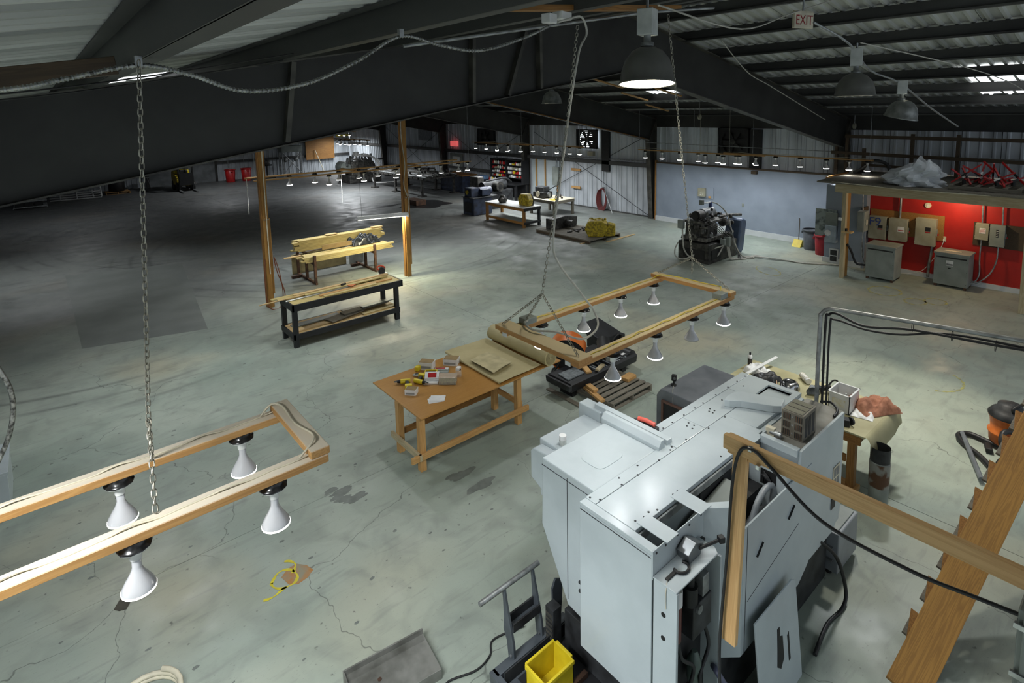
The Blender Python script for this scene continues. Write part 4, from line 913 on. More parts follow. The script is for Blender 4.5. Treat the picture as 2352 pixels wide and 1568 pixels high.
MB().cyl((5.87,3.9,1.5),(5.87,3.9,1.515),.035).build('base', M_BLACK, t); MB().tube([(5.87,3.9,1.51),(5.88,3.9,1.56)], .012).build('neck', M_BLACK, t); MB().cbox((5.88,3.9,1.60),(.05,.06,.08),.4).build('body', M_BLACK, t, .01); MB().cyl((5.86,3.88,1.61),(5.845,3.87,1.61),.018).build('lens', M_CHROME, t)
MB().tube([(5.87,3.9,1.51),(5.80,3.85,1.51),(5.70,3.8,1.52),(5.66,3.75,1.2),(5.66,3.7,.7)], .004, 5, True, 5).build('cable', M_CORD_W, t)
tag(MB().tube([(5.55,3.35,.02),(5.5,3.4,.5),(5.52,3.42,1.05),(5.56,3.46,1.12),(5.6,3.5,1.05),(5.6,3.5,.4)], .03, 8, True, 6).build('coolant_hose', M_CREAM), 'thick cream hose bent beside the grey conveyor housing', 'hose')

# leaning cover plate and coolant tank at the right side
t = thing('cover_plate', 'loose white machine cover leaning against its side panel', 'panel', (4.35, 1.88, 0))
Mt = Matrix.Translation((4.02, 1.80, 0)) @ Matrix.Rotation(R(-6), 4, 'X')
pl = MB().prism([(0,0),(.72,0),(.72,.86),(.66,.90),(.0,.90)], .015, Mt @ Matrix(((1,0,0,0),(0,0,1,0),(0,1,0,0),(0,0,0,1)))); pl.build('plate', W_, t, .004)
for poly in ([(.30,.35),(.36,.30),(.42,.36),(.42,.55),(.38,.57),(.38,.65),(.34,.65),(.32,.48)], [(.50,.28),(.53,.28),(.53,.52),(.50,.5)], [(.10,.02),(.22,.02),(.22,.2),(.16,.24),(.10,.16)]):
    MB().prism(poly, .003, Mt @ Matrix(((1,0,0,0),(0,0,1,-.003),(0,1,0,0),(0,0,0,1)))).build('cutout', M_BLACK, t)
t = thing('coolant_tank', 'grey floor tank beside the back of the white machine', 'tank', (6.3, 2.05, 0))
MB().box((6.05, 2.0, .05), (6.58, 2.35, .50)).build('tank', M_GREY_MACHINE, t, .01); MB().box((6.08, 2.03, .50), (6.55, 2.32, .515)).build('lid', M_GREYPAINT, t, .004)
for x in (6.1, 6.53): MB().cyl((x, 2.1, 0), (x, 2.1, .05), .03).build('wheel', M_BLACK, t)
for z in (.18, .32): MB().box((6.02, 2.05, z), (6.05, 2.2, z+.02)).build('handle', M_GALV, t)
tag(MB().tube([(5.5,1.99,.75),(5.72,1.9,.5),(5.85,1.85,.12),(5.7,1.82,.02),(5.4,1.85,.015),(5.0,1.8,.015)], .018, 8, True, 6).build('floor_hose', M_RUBBER), 'black hose drooping to the floor under the machine side', 'hose')

# ---- upright pipe with cables bending to the right
t = thing('steel_conduit', 'tall galvanised conduit rising behind the machine and bending to the right edge', 'conduit', (6.12, 2.31, 1.8))
MB().tube([(6.12,2.31,1.80),(6.12,2.31,2.70),(6.12,2.30,2.80),(6.12,2.24,2.87),(6.12,2.12,2.89),(6.12,1.5,2.94),(6.12,.7,3.0),(6.12,-.3,3.06)], .020, 12, True, 6).build('pipe', M_GALV, t)
MB().tube([(6.16,2.27,1.80),(6.16,2.27,2.70),(6.16,2.24,2.80),(6.16,2.16,2.83),(6.14,1.9,2.78),(6.14,1.5,2.86),(6.14,.9,2.90),(6.14,.2,2.97)], .013, 8, True, 6).build('cable', M_RUBBER, t)
MB().tube([(6.17,2.23,1.80),(6.17,2.23,2.66),(6.17,2.18,2.76),(6.16,1.9,2.74),(6.16,1.6,2.78),(6.16,1.2,2.90),(6.16,.4,2.94)], .011, 8, True, 6).build('cable', M_RUBBER, t)
for y in (1.5, 1.2, .9): MB().tube([(6.12+.03*math.cos(a), y, 2.90+.05*math.sin(a)) for a in [k*math.pi/4 for k in range(9)]], .003, 5).build('tie', M_BLACK, t)
tag(MB().tube([(6.10,2.26,1.86),(6.06,2.15,1.91),(5.98,2.06,1.91),(5.9,2.03,1.91),(5.8,2.02,1.91)], .012, 8, True, 5).build('loose_cable', M_RUBBER), 'loose black cable lying on the cabinet top at the pipe foot', 'cable')

# ---- side table behind the machine
t = thing('side_table', 'timber table with khaki cover behind the white machine', 'table', (7.95, 3.2, 0))
M_KHAKI = mat('khaki_cover', (172, 166, 130), .6, 0, (156, 150, 114), 3)
MB().box((7.46, 2.24, .875), (8.55, 4.20, .90)).build('tabletop', M_KHAKI, t, .006)
cv = []
for j in range(9):
    for i in range(9):
        u, v = i/8, j/8; cv.append((7.46+u*1.09+.03*v, 2.24-.05*math.sin(v*1.6)*1.0-.04*v, .902-.26*v*v*(1 if u < .8 else .8)))
MB().add(cv, [(j*9+i, j*9+i+1, (j+1)*9+i+1, (j+1)*9+i) for j in range(8) for i in range(8)], True).build('cover_drape', M_KHAKI, t)
for x, y in ((7.55, 2.40), (8.45, 2.40), (7.55, 4.1), (8.45, 4.1)): board('leg', (x, y, 0), (x, y, .875), .09, .09, M_WOOD_OLD, t, (0,1,0))
for x in (7.52, 8.48): board('apron', (x, 2.3, .80), (x, 4.15, .80), .038, .12, M_WOOD_OLD, t)
board('apron', (7.5, 2.34, .80), (8.5, 2.34, .80), .038, .12, M_WOOD_OLD, t); board('stretcher', (7.50, 2.45, .52), (7.50, 4.1, .52), .038, .09, M_WOOD_OLD, t)
board('low_shelf', (7.55, 2.32, .12), (7.55, 2.9, .12), .2, .06, M_WOOD, t)
t = thing('plastic_tub', 'white plastic tub with bottle inside at the table edge', 'tub', (8.0, 2.70, .905))
b = MB()
for a, b_ in (((7.86,2.56,.905),(8.20,2.82,.912)), ((7.86,2.56,.905),(7.868,2.82,1.15)), ((8.192,2.56,.905),(8.20,2.82,1.15)), ((7.86,2.56,.905),(8.20,2.568,1.15)), ((7.86,2.812,.905),(8.20,2.82,1.15))): b.box(a, b_)
b.build('tub', M_WHITE, t); 
for a, b_ in (((7.85,2.55,1.14),(8.21,2.572,1.155)), ((7.85,2.81,1.14),(8.21,2.83,1.155)), ((7.85,2.55,1.14),(7.872,2.83,1.155)), ((8.19,2.55,1.14),(8.21,2.83,1.155))): MB().box(a, b_).build('rim', M_WHITE, t, .003)
MB().box((7.857, 2.61, .98), (7.8598, 2.77, 1.08)).build('worn_label', mat('worn_label', (206, 196, 160), .7, 0, (226, 226, 220), 20), t); MB().lathe([(.03,0),(.03,.1),(.012,.14),(.012,.17)], (8.08,2.68,.912), 12).build('bottle', M_GLASSY, t)
crumple('towel', 'crumpled brown towel on the table corner', 'towel', (8.28, 2.42, .905), (.55, .40, .15), mat('brown_towel', (176, 122, 96), .9, 0, (140, 92, 70), 14, 4, .5), 9, rz=-.5, h=.16)
crumple('rag', 'white rag peeping out under the brown towel', 'rag', (8.06, 2.60-.14, .903), (.34, .25, .08), M_WHITE, 12, rz=.2, h=.05)
crumple('white_rag', 'crumpled white rag by the spray can', 'rag', (8.20, 3.98, .903), (.32, .3, .1), M_WHITE, 17, h=.11)
crumple('black_gloves', 'crumpled black gloves on the side table', 'gloves', (8.05, 3.74, .903), (.40, .24, .08), M_RUBBER, 21, rz=-.5, h=.09)
t = thing('spray_can', 'tall dark spray can with white label on the side table', 'can', (8.23, 4.10, .902))
MB().lathe([(.032,0),(.033,.004),(.033,.19),(.026,.205),(.015,.212)], (0,0,0), 18).build('can', M_WHITE, t, 0, True); MB().lathe([(.0334,.02),(.0334,.16)], (0,0,0), 18, None, False).build('label_band', mat('can_dark', (56, 50, 40), .4), t, 0, True); MB().cyl((0,0,.212),(0,0,.25),.014).build('cap', M_BLACK, t, 0, True)
tag(board('straight_edge', (7.84, 3.95, .99), (8.59, 3.85, 1.05), .05, .012, M_WHITE), 'long white straight edge propped across the side table', 'ruler')
t = thing('fluted_pan', 'bright fluted aluminium ring pan upside down on the side table', 'pan', (8.03, 3.40, .902))
b = MB(); vs = []; n = 48
for r_, z in ((.135, 0), (.13, .02), (.12, .06), (.095, .10), (.05, .115), (.035, .10)):
    for i in range(n): q = r_*(1+(.035 if z < .1 and z > .01 else 0)*math.cos(i*math.pi*2*24/n)); vs.append((q*math.cos(2*math.pi*i/n), q*math.sin(2*math.pi*i/n), z))
b.add(vs, [(k*n+i, k*n+(i+1) % n, (k+1)*n+(i+1) % n, (k+1)*n+i) for k in range(5) for i in range(n)], True); b.build('pan', M_CHROME, t, 0, True); MB().cyl((0,0,.09),(0,0,.105),.034).build('centre_hole', M_BLACK, t, 0, True)
tag(MB().cyl((8.0,3.60,.935),(7.88,3.54,.935),.035,n=16).build('small_can', M_CHROME), 'small shiny can lying beside the fluted pan', 'can')
t = thing('work_lamp', 'white ribbed lamp horn with grey reflector on the side table', 'lamp', (8.25, 3.25, .902))
MB().cyl((8.48,3.42,.95),(8.33,3.26,.95),.042,n=12).build('ribbed_body', M_WHITE, t)
for k in range(5): q = k/5; MB().cyl((8.47-.13*q,3.41-.14*q,.95),(8.465-.13*q,3.405-.14*q,.95),.046,n=12).build('rib', M_CREAM, t)
MB().lathe([(.03,0),(.05,.05),(.085,.11),(.09,.115),(.082,.11),(.045,.05),(.02,.01)], (8.14,3.14,.99), 18, Matrix.Rotation(R(70), 4, 'Y') @ Matrix.Rotation(R(150), 4, 'X')).build('reflector', M_GREY_MACHINE, t)
t = thing('angle_grinder', 'black angle grinder with red switch on the side table', 'grinder', (8.23, 3.02, .902))
MB().cyl((8.22,3.06,.95),(8.30,2.95,1.0),.035).build('motor', M_BLACK, t); MB().cyl((8.2,3.08,.93),(8.2,3.08,.99),.05).build('gear_head', M_DARK_MACHINE, t); MB().tube([(8.28,2.98,1.0),(8.34,2.94,1.08),(8.4,2.9,1.06),(8.36,2.9,.98)], .012, 8, True, 4).build('handle', M_BLACK, t); MB().cbox((8.24,3.03,.99),(.03,.03,.02)).build('switch', M_RED, t)
t = thing('tape_dispenser', 'black camera-like tool with chrome snout on the side table', 'tool', (7.58, 2.50, .902))
MB().cbox((7.58,2.50,.95),(.10,.08,.09),.5).build('body', M_BLACK, t, .008); MB().cyl((7.64,2.45,.96),(7.62,2.46,.96),.05).build('disc', M_DARK_MACHINE, t); MB().cyl((7.56,2.56,.965),(7.54,2.60,.965),.02).build('snout', M_CHROME, t)
tag(MB().box((7.66, 2.50, .901), (7.86, 2.72, .903)).build('mat_square', mat('olive_mat', (120, 116, 84), .8)), 'thin olive square lying on the khaki cover', 'mat')
# waste cylinder
t = thing('waste_canister', 'open grey cylinder bin with rust-brown stain beside the side table', 'bin', (7.58, 2.10, 0))
MB().lathe([(.10,0),(.105,.02),(.11,.62),(.10,.62),(.095,.03),(1e-4,.03)], (0,0,0), 22, None, False).build('cylinder', M_GREYPAINT, t, 0, True)
MB().lathe([(.1115,.30),(.1125,.605)], (0,0,0), 22, None, False).build('stain_band', mat('brown_stain', (92, 62, 40), .6, 0, (140, 140, 134), 5, 5, 0, .44, .52), t, 0, True)
MB().lathe([(.108,.62),(.108,.80)], (0,0,0), 22, None, False).build('raised_back', M_DARK_MACHINE, t, 0, True)
# ================================================================== things around the lathe
M_CART = mat('cart_grey', (88, 94, 100), .4, .2, (70, 75, 80), 4)
t = thing('parts_cart', 'dark grey steel cart with push handle at the machine front', 'cart', (2.95, 3.0, 0))
MB().box((2.55, 2.2, .20), (3.40, 3.42, .24)).build('deck', M_CART, t, .004)
MB().box((2.55, 3.34, .20), (3.40, 3.42, .30)).build('curb', M_CART, t, .004)
MB().box((2.58, 3.28, .24), (3.34, 3.29, .36)).build('lip', M_DARK_MACHINE, t, .002)
MB().prism_y([(2.55,.0),(2.62,.0),(2.58,.30),(2.52,.30)], 2.2, 3.42).build('side_skirt', M_CART, t, .004)
for x in (2.76, 3.09):
    MB().prism_x([(3.36,.28),(3.44,.28),(3.46,.42),(3.50,.50),(3.49,.62),(3.50,.80),(3.515,.90),(3.485,.90),(3.46,.78),(3.40,.55),(3.37,.42)], x-.012, x+.012).build('handle_arm', M_CART, t, .003)
    for z in (.31,): MB().cyl((x-.02, 3.40, z), (x+.02, 3.40, z), .012, n=8).build('bolt', M_GALV, t)
MB().cyl((2.50, 3.50, .885), (3.17, 3.50, .885), .022, n=14).build('push_bar', M_GALV, t)
MB().box((2.77, 3.385, .52), (3.08, 3.40, .60)).build('cross_plate', M_DARK_MACHINE, t, .002); MB().box((2.77, 3.47, .54), (3.08, 3.485, .62)).build('cross_plate', M_DARK_MACHINE, t, .002); MB().box((2.77, 3.395, .53), (3.08, 3.475, .54)).build('tray', M_CART, t, .002)
MB().prism_y([(3.24,.24),(3.33,.24),(3.36,.60),(3.34,.70),(3.27,.74),(3.23,.66)], 3.38, 3.40).build('guard_plate', M_CART, t, .003)
MB().box((3.10, 3.24, .24), (3.20, 3.34, .62)).build('louvre_plate', M_DARK_MACHINE, t, .004)
for i in range(7): MB().box((3.094, 3.25, .28+.045*i), (3.102, 3.33, .30+.045*i)).build('louvre', M_STEEL_EDGE, t)
MB().box((2.70, 2.5, .24), (3.30, 3.26, .245)).build('rubber_mat', M_RUBBER, t)
MB().box((2.86, 2.5, .245), (2.90, 2.92, .29)).box((2.86, 2.88, .245), (3.15, 2.92, .29)).build('angle_frame', M_RUST, t)
for x in (2.62, 3.3):
    for y in (2.35, 3.3): MB().cyl((x-.02, y, .07), (x+.02, y, .07), .07, n=16).build('wheel', M_BLACK, t)
t = thing('yellow_bin', 'yellow stackable parts bin on the grey cart', 'bin', (2.85, 3.03, .245))
a0, a1, b0, b1, zt = 2.68, 3.0, 2.90, 3.13, .50
b = MB(); b.box((a0,b0,.247), (a1,b1,.255)); b.box((a0,b0,.25), (a0+.008,b1,zt)); b.box((a1-.008,b0,.25), (a1,b1,zt)); b.box((a0,b1-.008,.25), (a1,b1,zt)); b.box((a0,b0,.25), (a1,b0+.008,zt)); b.build('body', M_YELLOW, t)
for q in (((a0-.012,b0,zt-.04),(a0+.006,b1,zt+.005)), ((a1-.006,b0+.03,zt-.04),(a1+.02,b1-.02,zt+.005)), ((a0,b1-.006,zt-.02),(a1,b1+.012,zt+.005)), ((a0,b0-.012,zt-.03),(a1,b0+.006,zt+.002))): MB().box(*q).build('rim', M_YELLOW, t, .003)
t = thing('steel_channel', 'shallow grey steel tray lying on the floor at the bottom edge', 'steel tray', (2.0, 4.2, 0))
M_TRAY = mat('tray_steel', (138, 138, 132), .45, .35, (92, 92, 86), 4, 6, .05)
Mt = Matrix.Translation((1.60, 3.98, 0)) @ Matrix.Rotation(R(-8), 4, 'Z')
MB().box((0,0,.09), (.74,.40,.10), Mt).build('web', M_TRAY, t, .002); MB().box((-.01,.395,.0), (.74,.41,.15), Mt).build('flange', M_TRAY, t, .002); MB().box((0,-.01,.0), (.74,.005,.10), Mt).build('flange', M_TRAY, t, .002); MB().box((-.012,0,.0), (0,.40,.15), Mt).build('end', M_TRAY, t, .002)
MB().cyl(Mt @ Vector((.25,.2,.10)), Mt @ Vector((.25,.2,.106)), .018, n=10).build('bolt', M_RUST, t)
tag(MB().tube([(3.2,3.75,.03),(2.9,3.85,.012),(2.78,3.75,.012),(2.6,3.72,.012),(2.35,3.8,.012),(2.2,3.72,.012),(2.1,3.6,.012)], .009, 6, True, 6).build('trailing_cord', M_RUBBER), 'thin dark cord trailing across the floor beside the grey cart', 'cord')
t = thing('hose_coil', 'coil of white hose on the floor at the bottom left', 'hose', (.26, 5.5, 0))
MB().tube([(.30+.26*math.cos(a), 5.30+.26*math.sin(a), .03+.006*a) for a in [k*.3 for k in range(46)]], .022, 8).build('coil', M_CREAM, t); MB().cyl((.12,5.45,.03),(.02,5.52,.12),.03).build('fitting', M_RUST, t)
t = thing('white_cabinet', 'pale grey box corner on the floor at the left edge', 'box', (-1.1, 9.7, 0))
MB().box((-1.7, 9.25, .05), (-.62, 10.1, .55)).build('body', M_WHITE_MACHINE, t, .01); MB().box((-1.7, 9.24, .55), (-.61, 10.11, .58)).build('lid', M_WHITE_MACHINE, t, .004); MB().box((-1.65, 9.3, 0), (-.67, 10.05, .05)).build('plinth', M_BLACK, t)
tag(MB().tube([(-.34,3.6,4.2),(-.24,3.6,3.86),(-.19,3.6,3.68),(-.20,3.6,3.52),(-.26,3.6,3.36),(-.4,3.55,3.15),(-.7,3.4,3.1)], .011, 8, True, 8).build('flexible_conduit', M_FLEX), 'loop of armoured flexible conduit at the left edge', 'conduit')

# spray marks
def ring_mark(label, c, rx, ry, rz, wd, m, a0=0, a1=360, extra=()):
    b = MB(); n = 40
    def strip(pts, w0):
        vs = []
        for i, p in enumerate(pts):
            q0, q1 = pts[max(i-1,0)], pts[min(i+1,len(pts)-1)]; d = (Vector(q1)-Vector(q0)); d = d.normalized() if d.length else Vector((1,0)); nn = Vector((-d.y, d.x)); k = w0*(.75+.35*math.sin(i*1.3))/2
            for s_ in (1, -1): v = Vector(p)+nn*k*s_; vs.append((v.x, v.y, .0022))
        b.add(vs, [(2*i, 2*i+1, 2*i+3, 2*i+2) for i in range(len(pts)-1)])
    Rm_ = Matrix.Rotation(rz, 2)
    strip([tuple(Vector(c)+Rm_ @ Vector((rx*math.cos(R(a0+(a1-a0)*i/n)), ry*math.sin(R(a0+(a1-a0)*i/n))))) for i in range(n+1)], wd)
    for e in extra: strip(e, wd*1.3)
    return tag(b.build('paint_mark', m), label, 'paint mark')
M_SPRAY = mat('spray_yellow', (214, 200, 44), .7, 0, (190, 176, 46), 20, 4); M_SPRAY_F = mat('spray_faint', (176, 172, 96), .7, 0, (130, 132, 110), 14, 4); M_SPRAY_O = mat('spray_orange', (170, 118, 62), .8, 0, (140, 136, 116), 9, 4)
def strips_mark(label, lines, wd, m):
    b = MB()
    for pts in lines:
        pts = [Vector((*p, 0)) for p in pts]; pts = smoothpath(pts, 6); vs = []
        for i, p in enumerate(pts):
            d = pts[min(i+1, len(pts)-1)]-pts[max(i-1, 0)]; d = d.normalized() if d.length else Vector((1,0,0)); nn = Vector((-d.y, d.x, 0)); k = wd*(.8+.3*math.sin(i*.37))/2
            vs += [tuple(p+nn*k+Vector((0,0,.0022))), tuple(p-nn*k+Vector((0,0,.0022)))]
        b.add(vs, [(2*i, 2*i+1, 2*i+3, 2*i+2) for i in range(len(pts)-1)])
    return tag(b.build('paint_mark', m), label, 'paint mark')
strips_mark('bold yellow sprayed ring with tails on the near floor', [[(1.52,5.93),(1.56,5.98),(1.62,6.03),(1.69,6.03),(1.75,5.97),(1.77,5.89),(1.76,5.83),(1.71,5.78),(1.65,5.78),(1.59,5.79),(1.54,5.84),(1.52,5.89),(1.52,5.94)], [(1.73,6.15),(1.78,6.11),(1.81,6.03),(1.78,5.97),(1.74,5.93)], [(1.63,5.79),(1.56,5.77),(1.5,5.75),(1.44,5.75),(1.39,5.77)]], .032, M_SPRAY)
tag(MB().prism([(1.82,6.03),(1.90,5.93),(1.93,5.82),(1.85,5.76),(1.74,5.74),(1.66,5.80),(1.63,5.95),(1.72,6.02)], .0014, Matrix.Translation((0,0,.0004))).build('paint_patch', M_SPRAY_O), 'faded orange spray patch beside the yellow ring', 'paint mark')
M_DARK_SPLAT = mat('dark_splat', (96, 102, 96), .5, 0, (112, 118, 112), 9, 4)
def splat(name, label, c, r, seed, m, n=5):
    rr = random.Random(seed); b = MB()
    for k in range(n):
        cx, cy, q = c[0]+rr.uniform(-1,1)*r*1.4, c[1]+rr.uniform(-1,1)*r*1.4, r*rr.uniform(.25,.8); pts = []
        ph = [(j, rr.uniform(0,6.3), .3/j) for j in range(2,8)]
        for i in range(26): a = 2*math.pi*i/26; w = q*(1+sum(h*math.sin(j*a+f) for j, f, h in ph)); pts.append((cx+w*math.cos(a)*1.4, cy+w*math.sin(a)*.6))
        b.prism(pts, .0008, Matrix.Translation((0,0,.0002+.0001*k)))
    return tag(b.build(name, m), label, 'stain')
splat('dark_splat', 'ragged dark splash stain on the floor left of the table legs', (2.72, 6.75), .15, 3, M_DARK_SPLAT, 7)
splat('dark_splat', 'darker damp patch on the floor between table and white machine', (4.2, 5.75), .28, 8, M_DARK_SPLAT, 3)
splat('dark_splat', 'darker rectangle-like patch in front of the weathered pallet', (6.4, 5.6), .35, 12, M_DARK_SPLAT, 2)  # darker tone on the floor next to the pallet
tag(MB().prism([(.20,6.68),(.26,6.78),(.34,6.82),(.36,6.70),(.30,6.60),(.24,6.62)], .004, Matrix.Translation((0,0,.0005))).build('dry_leaf', mat('leaf_brown', (74, 70, 60), .8)), 'flat dark leaf on the floor at the lower left', 'leaf')
rr = random.Random(77); b = MB()
for k in range(160):
    x, y = rr.uniform(-.3, 7.5), rr.uniform(4.3, 12.0)
    if 3.5 < x < 6.6 and 6.2 < y < 8: continue
    q = rr.uniform(.006, .03); b.prism([(x+q*(1+.4*rr.random())*math.cos(a), y+q*(.5+.4*rr.random())*math.sin(a)) for a in [R(60*i) for i in range(6)]], .0008, Matrix.Translation((0,0,.0002)))
o = tag(b.build('floor_specks', M_DARK_SPLAT), 'scattered dark specks and drips on the near concrete', 'specks', kind='stuff')
ring_mark('faint yellow ring on the floor in front of the first transformer', (16.85, 4.8), .42, .36, 0, .07, M_SPRAY_F)
ring_mark('small faint yellow ring nearer the second transformer', (16.46, 4.02), .26, .22, 0, .06, M_SPRAY_F)
ring_mark('second small faint yellow ring beside the other', (16.8, 3.68), .26, .22, 0, .06, M_SPRAY_F)
ring_mark('faint open yellow ring near the old machine', (16.5, 7.75), .5, .28, .9, .06, M_SPRAY_F, 20, 320)
ring_mark('faint yellow ring on the sunlit floor at the right', (12.0, 2.6), .5, .45, 0, .05, M_SPRAY_F, 200, 330)

# ---- black base with motor, drum fan, pallet
pl_slat = None
def pallet(label, x0, x1, y0, y1, z=.125, rz=0, m=M_WOOD_GREY, n=7, name='pallet', zb=0, along='x'):
    c = ((x0+x1)/2, (y0+y1)/2, zb); t = thing(name, label, 'pallet', c, rz); lx, ly = (x1-x0)/2, (y1-y0)/2
    P = PM[t]; w2 = lambda p: P @ Vector(p)
    th = .018
    for k in range(n):
        y = -ly+.045+(2*ly-.09)*k/(n-1); board('slat', w2((-lx, y, z-th/2)), w2((lx, y, z-th/2)), .09, th, m, t)
    for x in (-lx+.02, 0, lx-.02): board('stringer', w2((x, -ly, z/2)), w2((x, ly, z/2)), .038, z-2*th, m, t)
    for k in range(3): y = -ly+.045+(2*ly-.09)*k/2; board('bottom_slat', w2((-lx, y, th/2)), w2((lx, y, th/2)), .09, th, m, t)
    return t
pallet('grey weathered pallet on the floor beside the black motor base', 6.9, 7.95, 5.72, 6.62)
tag(board('timber_block', (6.82, 5.88, .15), (6.98, 6.42, .15), .10, .045, M_WOOD), 'timber offcut lying on the near edge of the weathered pallet', 'timber')
tag(board('timber_block', (6.93, 6.12, .197), (6.99, 6.36, .197), .10, .045, M_WOOD), 'second timber offcut stacked on the first one on the pallet', 'timber')
tag(board('timber_block', (7.66, 6.10, .16), (7.92, 6.12, .16), .16, .06, M_WOOD), 'thick timber block on the far side of the weathered pallet', 'timber')
tag(board('plank', (6.62, 6.18, .012), (6.64, 7.0, .012), .09, .02, M_WOOD_GREY), 'thin grey plank on the floor under the black motor base', 'plank')
t = thing('black_machine', 'long black metal base with motor and hood', 'machine', (7.5, 6.65, 0))
MB().prism_x([(6.40,.16),(6.92,.16),(6.96,.32),(6.90,.33),(6.42,.33),(6.38,.30)], 6.60, 8.40).build('base', M_BLACKPAINT, t, .01)
MB().prism_x([(6.38,.2),(6.95,.2),(6.97,.30),(6.38,.30)], 6.55, 6.62).build('end_lip', M_DARK_MACHINE, t, .01)
MB().cyl((8.38, 6.5, .24), (8.38, 6.82, .24), .12, n=18).build('end_roller', M_BLACKPAINT, t)
for i in range(16): MB().box((7.25+.06*i, 6.42, .331), (7.28+.06*i, 6.62, .340)).build('vent', M_GREY_MACHINE if i % 3 else M_BLACK, t)
MB().box((7.30, 6.62, .33), (7.75, 6.9, .55)).build('gearbox', M_BLACKPAINT, t, .02); MB().cyl((7.55, 6.45, .56), (7.85, 6.75, .60), .13, n=18).build('motor', M_BLACK, t); MB().cyl((7.54,6.35,.50),(7.58,6.42,.52),.06,n=14).build('capacitor', M_GALV, t)
MB().prism_x([(6.9,.45),(7.45,.62),(7.5,.66),(7.5,.70),(6.9,.56)], 7.95, 8.55).build('hood', M_BLACKPAINT, t, .01); MB().box((8.0, 6.8, .30), (8.1, 7.3, .55)).build('hood_leg', M_BLACKPAINT, t)
MB().box((8.45, 6.8, .30), (8.55, 7.3, .55)).build('hood_leg', M_BLACKPAINT, t)
MB().box((8.05, 6.45, .34), (8.3, 6.75, .345)).build('control_plate', M_DARK_MACHINE, t); MB().box((8.1, 6.5, .346), (8.2, 6.56, .349)).build('sticker', M_WHITE, t)
MB().box((7.0, 6.50, .05), (7.1, 6.8, .16)).build('skid', M_BLACK, t); MB().box((8.1, 6.5, 0), (8.2, 6.8, .16)).build('skid', M_BLACK, t); MB().box((6.75, 6.5, 0), (6.85, 6.8, .16)).build('skid', M_BLACK, t)
MB().tube([(7.9,6.6,.62),(8.0,6.55,.75),(8.1,6.6,.70),(8.1,6.7,.4),(8.3,7.0,.2),(8.6,7.2,.02)], .012, 6, True, 6).build('cable', M_BLACK, t)
tag(MB().prism([(6.64,6.5),(7.05,6.5),(7.08,6.76),(6.68,6.78)], .02, Matrix.Translation((0,0,.335))).build('steel_plate', mat('galv_plate', (150, 156, 158), .35, .5, (110, 116, 118), 20, 4), None, .002), 'speckled galvanised plate on the near end of the black base', 'plate')
tag(board('timber_block', (7.12, 6.45, .345), (7.35, 6.95, .365), .10, .04, M_WOOD), 'timber offcut lying across the black base by the plate', 'timber')
tag(board('timber_block', (7.25, 6.38, .37), (7.5, 6.46, .37), .07, .035, M_WOOD_WEATHER), 'small timber stick at the front edge of the black base', 'timber')
t = thing('drum_fan', 'orange drum fan on a black tube stand behind the black base', 'fan', (7.25, 7.1, 0))
cF = Vector((7.28, 7.12, .47)); ax = Vector((.55, .45, .12)).normalized()
MB().cyl(cF-ax*.16, cF+ax*.16, .34, n=28, cap=False).build('drum', M_ORANGE, t); MB().cyl(cF+ax*.10, cF+ax*.11, .33, n=28).build('back_grille', M_BLACK, t); MB().cyl(cF-ax*.12, cF-ax*.11, .33, n=28).build('front_grille', M_DARK_MACHINE, t)
MB().cyl(cF-ax*.15, cF+ax*.05, .09, n=14).build('motor', M_BLACK, t)
MB().tube([(7.0,6.95,.5),(6.9,7.1,.2),(6.9,7.15,.03),(7.2,7.45,.03),(7.5,7.45,.03),(7.55,7.35,.2),(7.55,7.3,.5)], .017, 8, True, 5).build('stand', M_BLACK, t); MB().tube([(7.0,7.3,.03),(6.85,7.2,.03),(6.8,7.05,.08),(6.85,6.98,.15)], .014, 8, True, 5).build('stand_foot', M_BLACK, t)

# ---- timber guard rail nearest the camera
t = thing('guard_rail', 'pale two by four rail with short upright near the camera', 'guard rail', (3.12, 1.0, 2.4))
board('rail', (3.12, 1.70, 2.925), (3.12, -.9, 2.925), .038, .089, M_WOOD_GUARD, t); board('upright', (3.14, 1.60, 2.88), (3.10, 1.62, 1.60), .089, .038, M_WOOD_GUARD, t, (1,0,0)); board('cleat', (3.155, 1.69, 2.90), (3.155, 1.50, 2.90), .038, .12, M_WOOD_GUARD, t)
for y, z in ((1.52, 2.96), (1.47, 2.87)): MB().cbox((3.09, y, z), (.025, .025, .03)).build('cable_clip', M_CHROME, t, .004)
MB().tube([(3.0,1.62,1.3),(3.05,1.66,1.6),(3.075,1.64,2.2),(3.08,1.62,2.7),(3.085,1.58,2.92),(3.085,1.50,2.965),(3.085,1.38,2.90),(3.08,1.1,2.74),(3.08,.7,2.72),(3.08,.4,2.76),(3.08,-.2,2.85)], .010, 8, True, 8).build('cable', M_RUBBER, t)
t = thing('disconnect_box', 'grey electrical box hanging under the rail at the right edge', 'electrical box', (3.1, .2, 2.4))
MB().box((3.04, -.12, 2.45), (3.20, .30, 2.83)).build('box', M_GREYPAINT, t, .006); MB().box((3.025, -.11, 2.46), (3.04, .28, 2.82)).build('door', M_GREYPAINT, t, .004)
for z in (2.52, 2.75): MB().box((3.015, .25, z), (3.03, .31, z+.025)).build('latch', M_CHROME, t, .002)
MB().box((3.0, .1, 2.60), (3.026, .16, 2.66)).build('knob', M_BLACK, t, .004); MB().tube([(3.02,.12,2.56),(2.95,.13,2.5),(2.9,.2,2.35),(2.9,.22,2.1)], .014, 8, True, 6).build('cable', M_RUBBER, t)
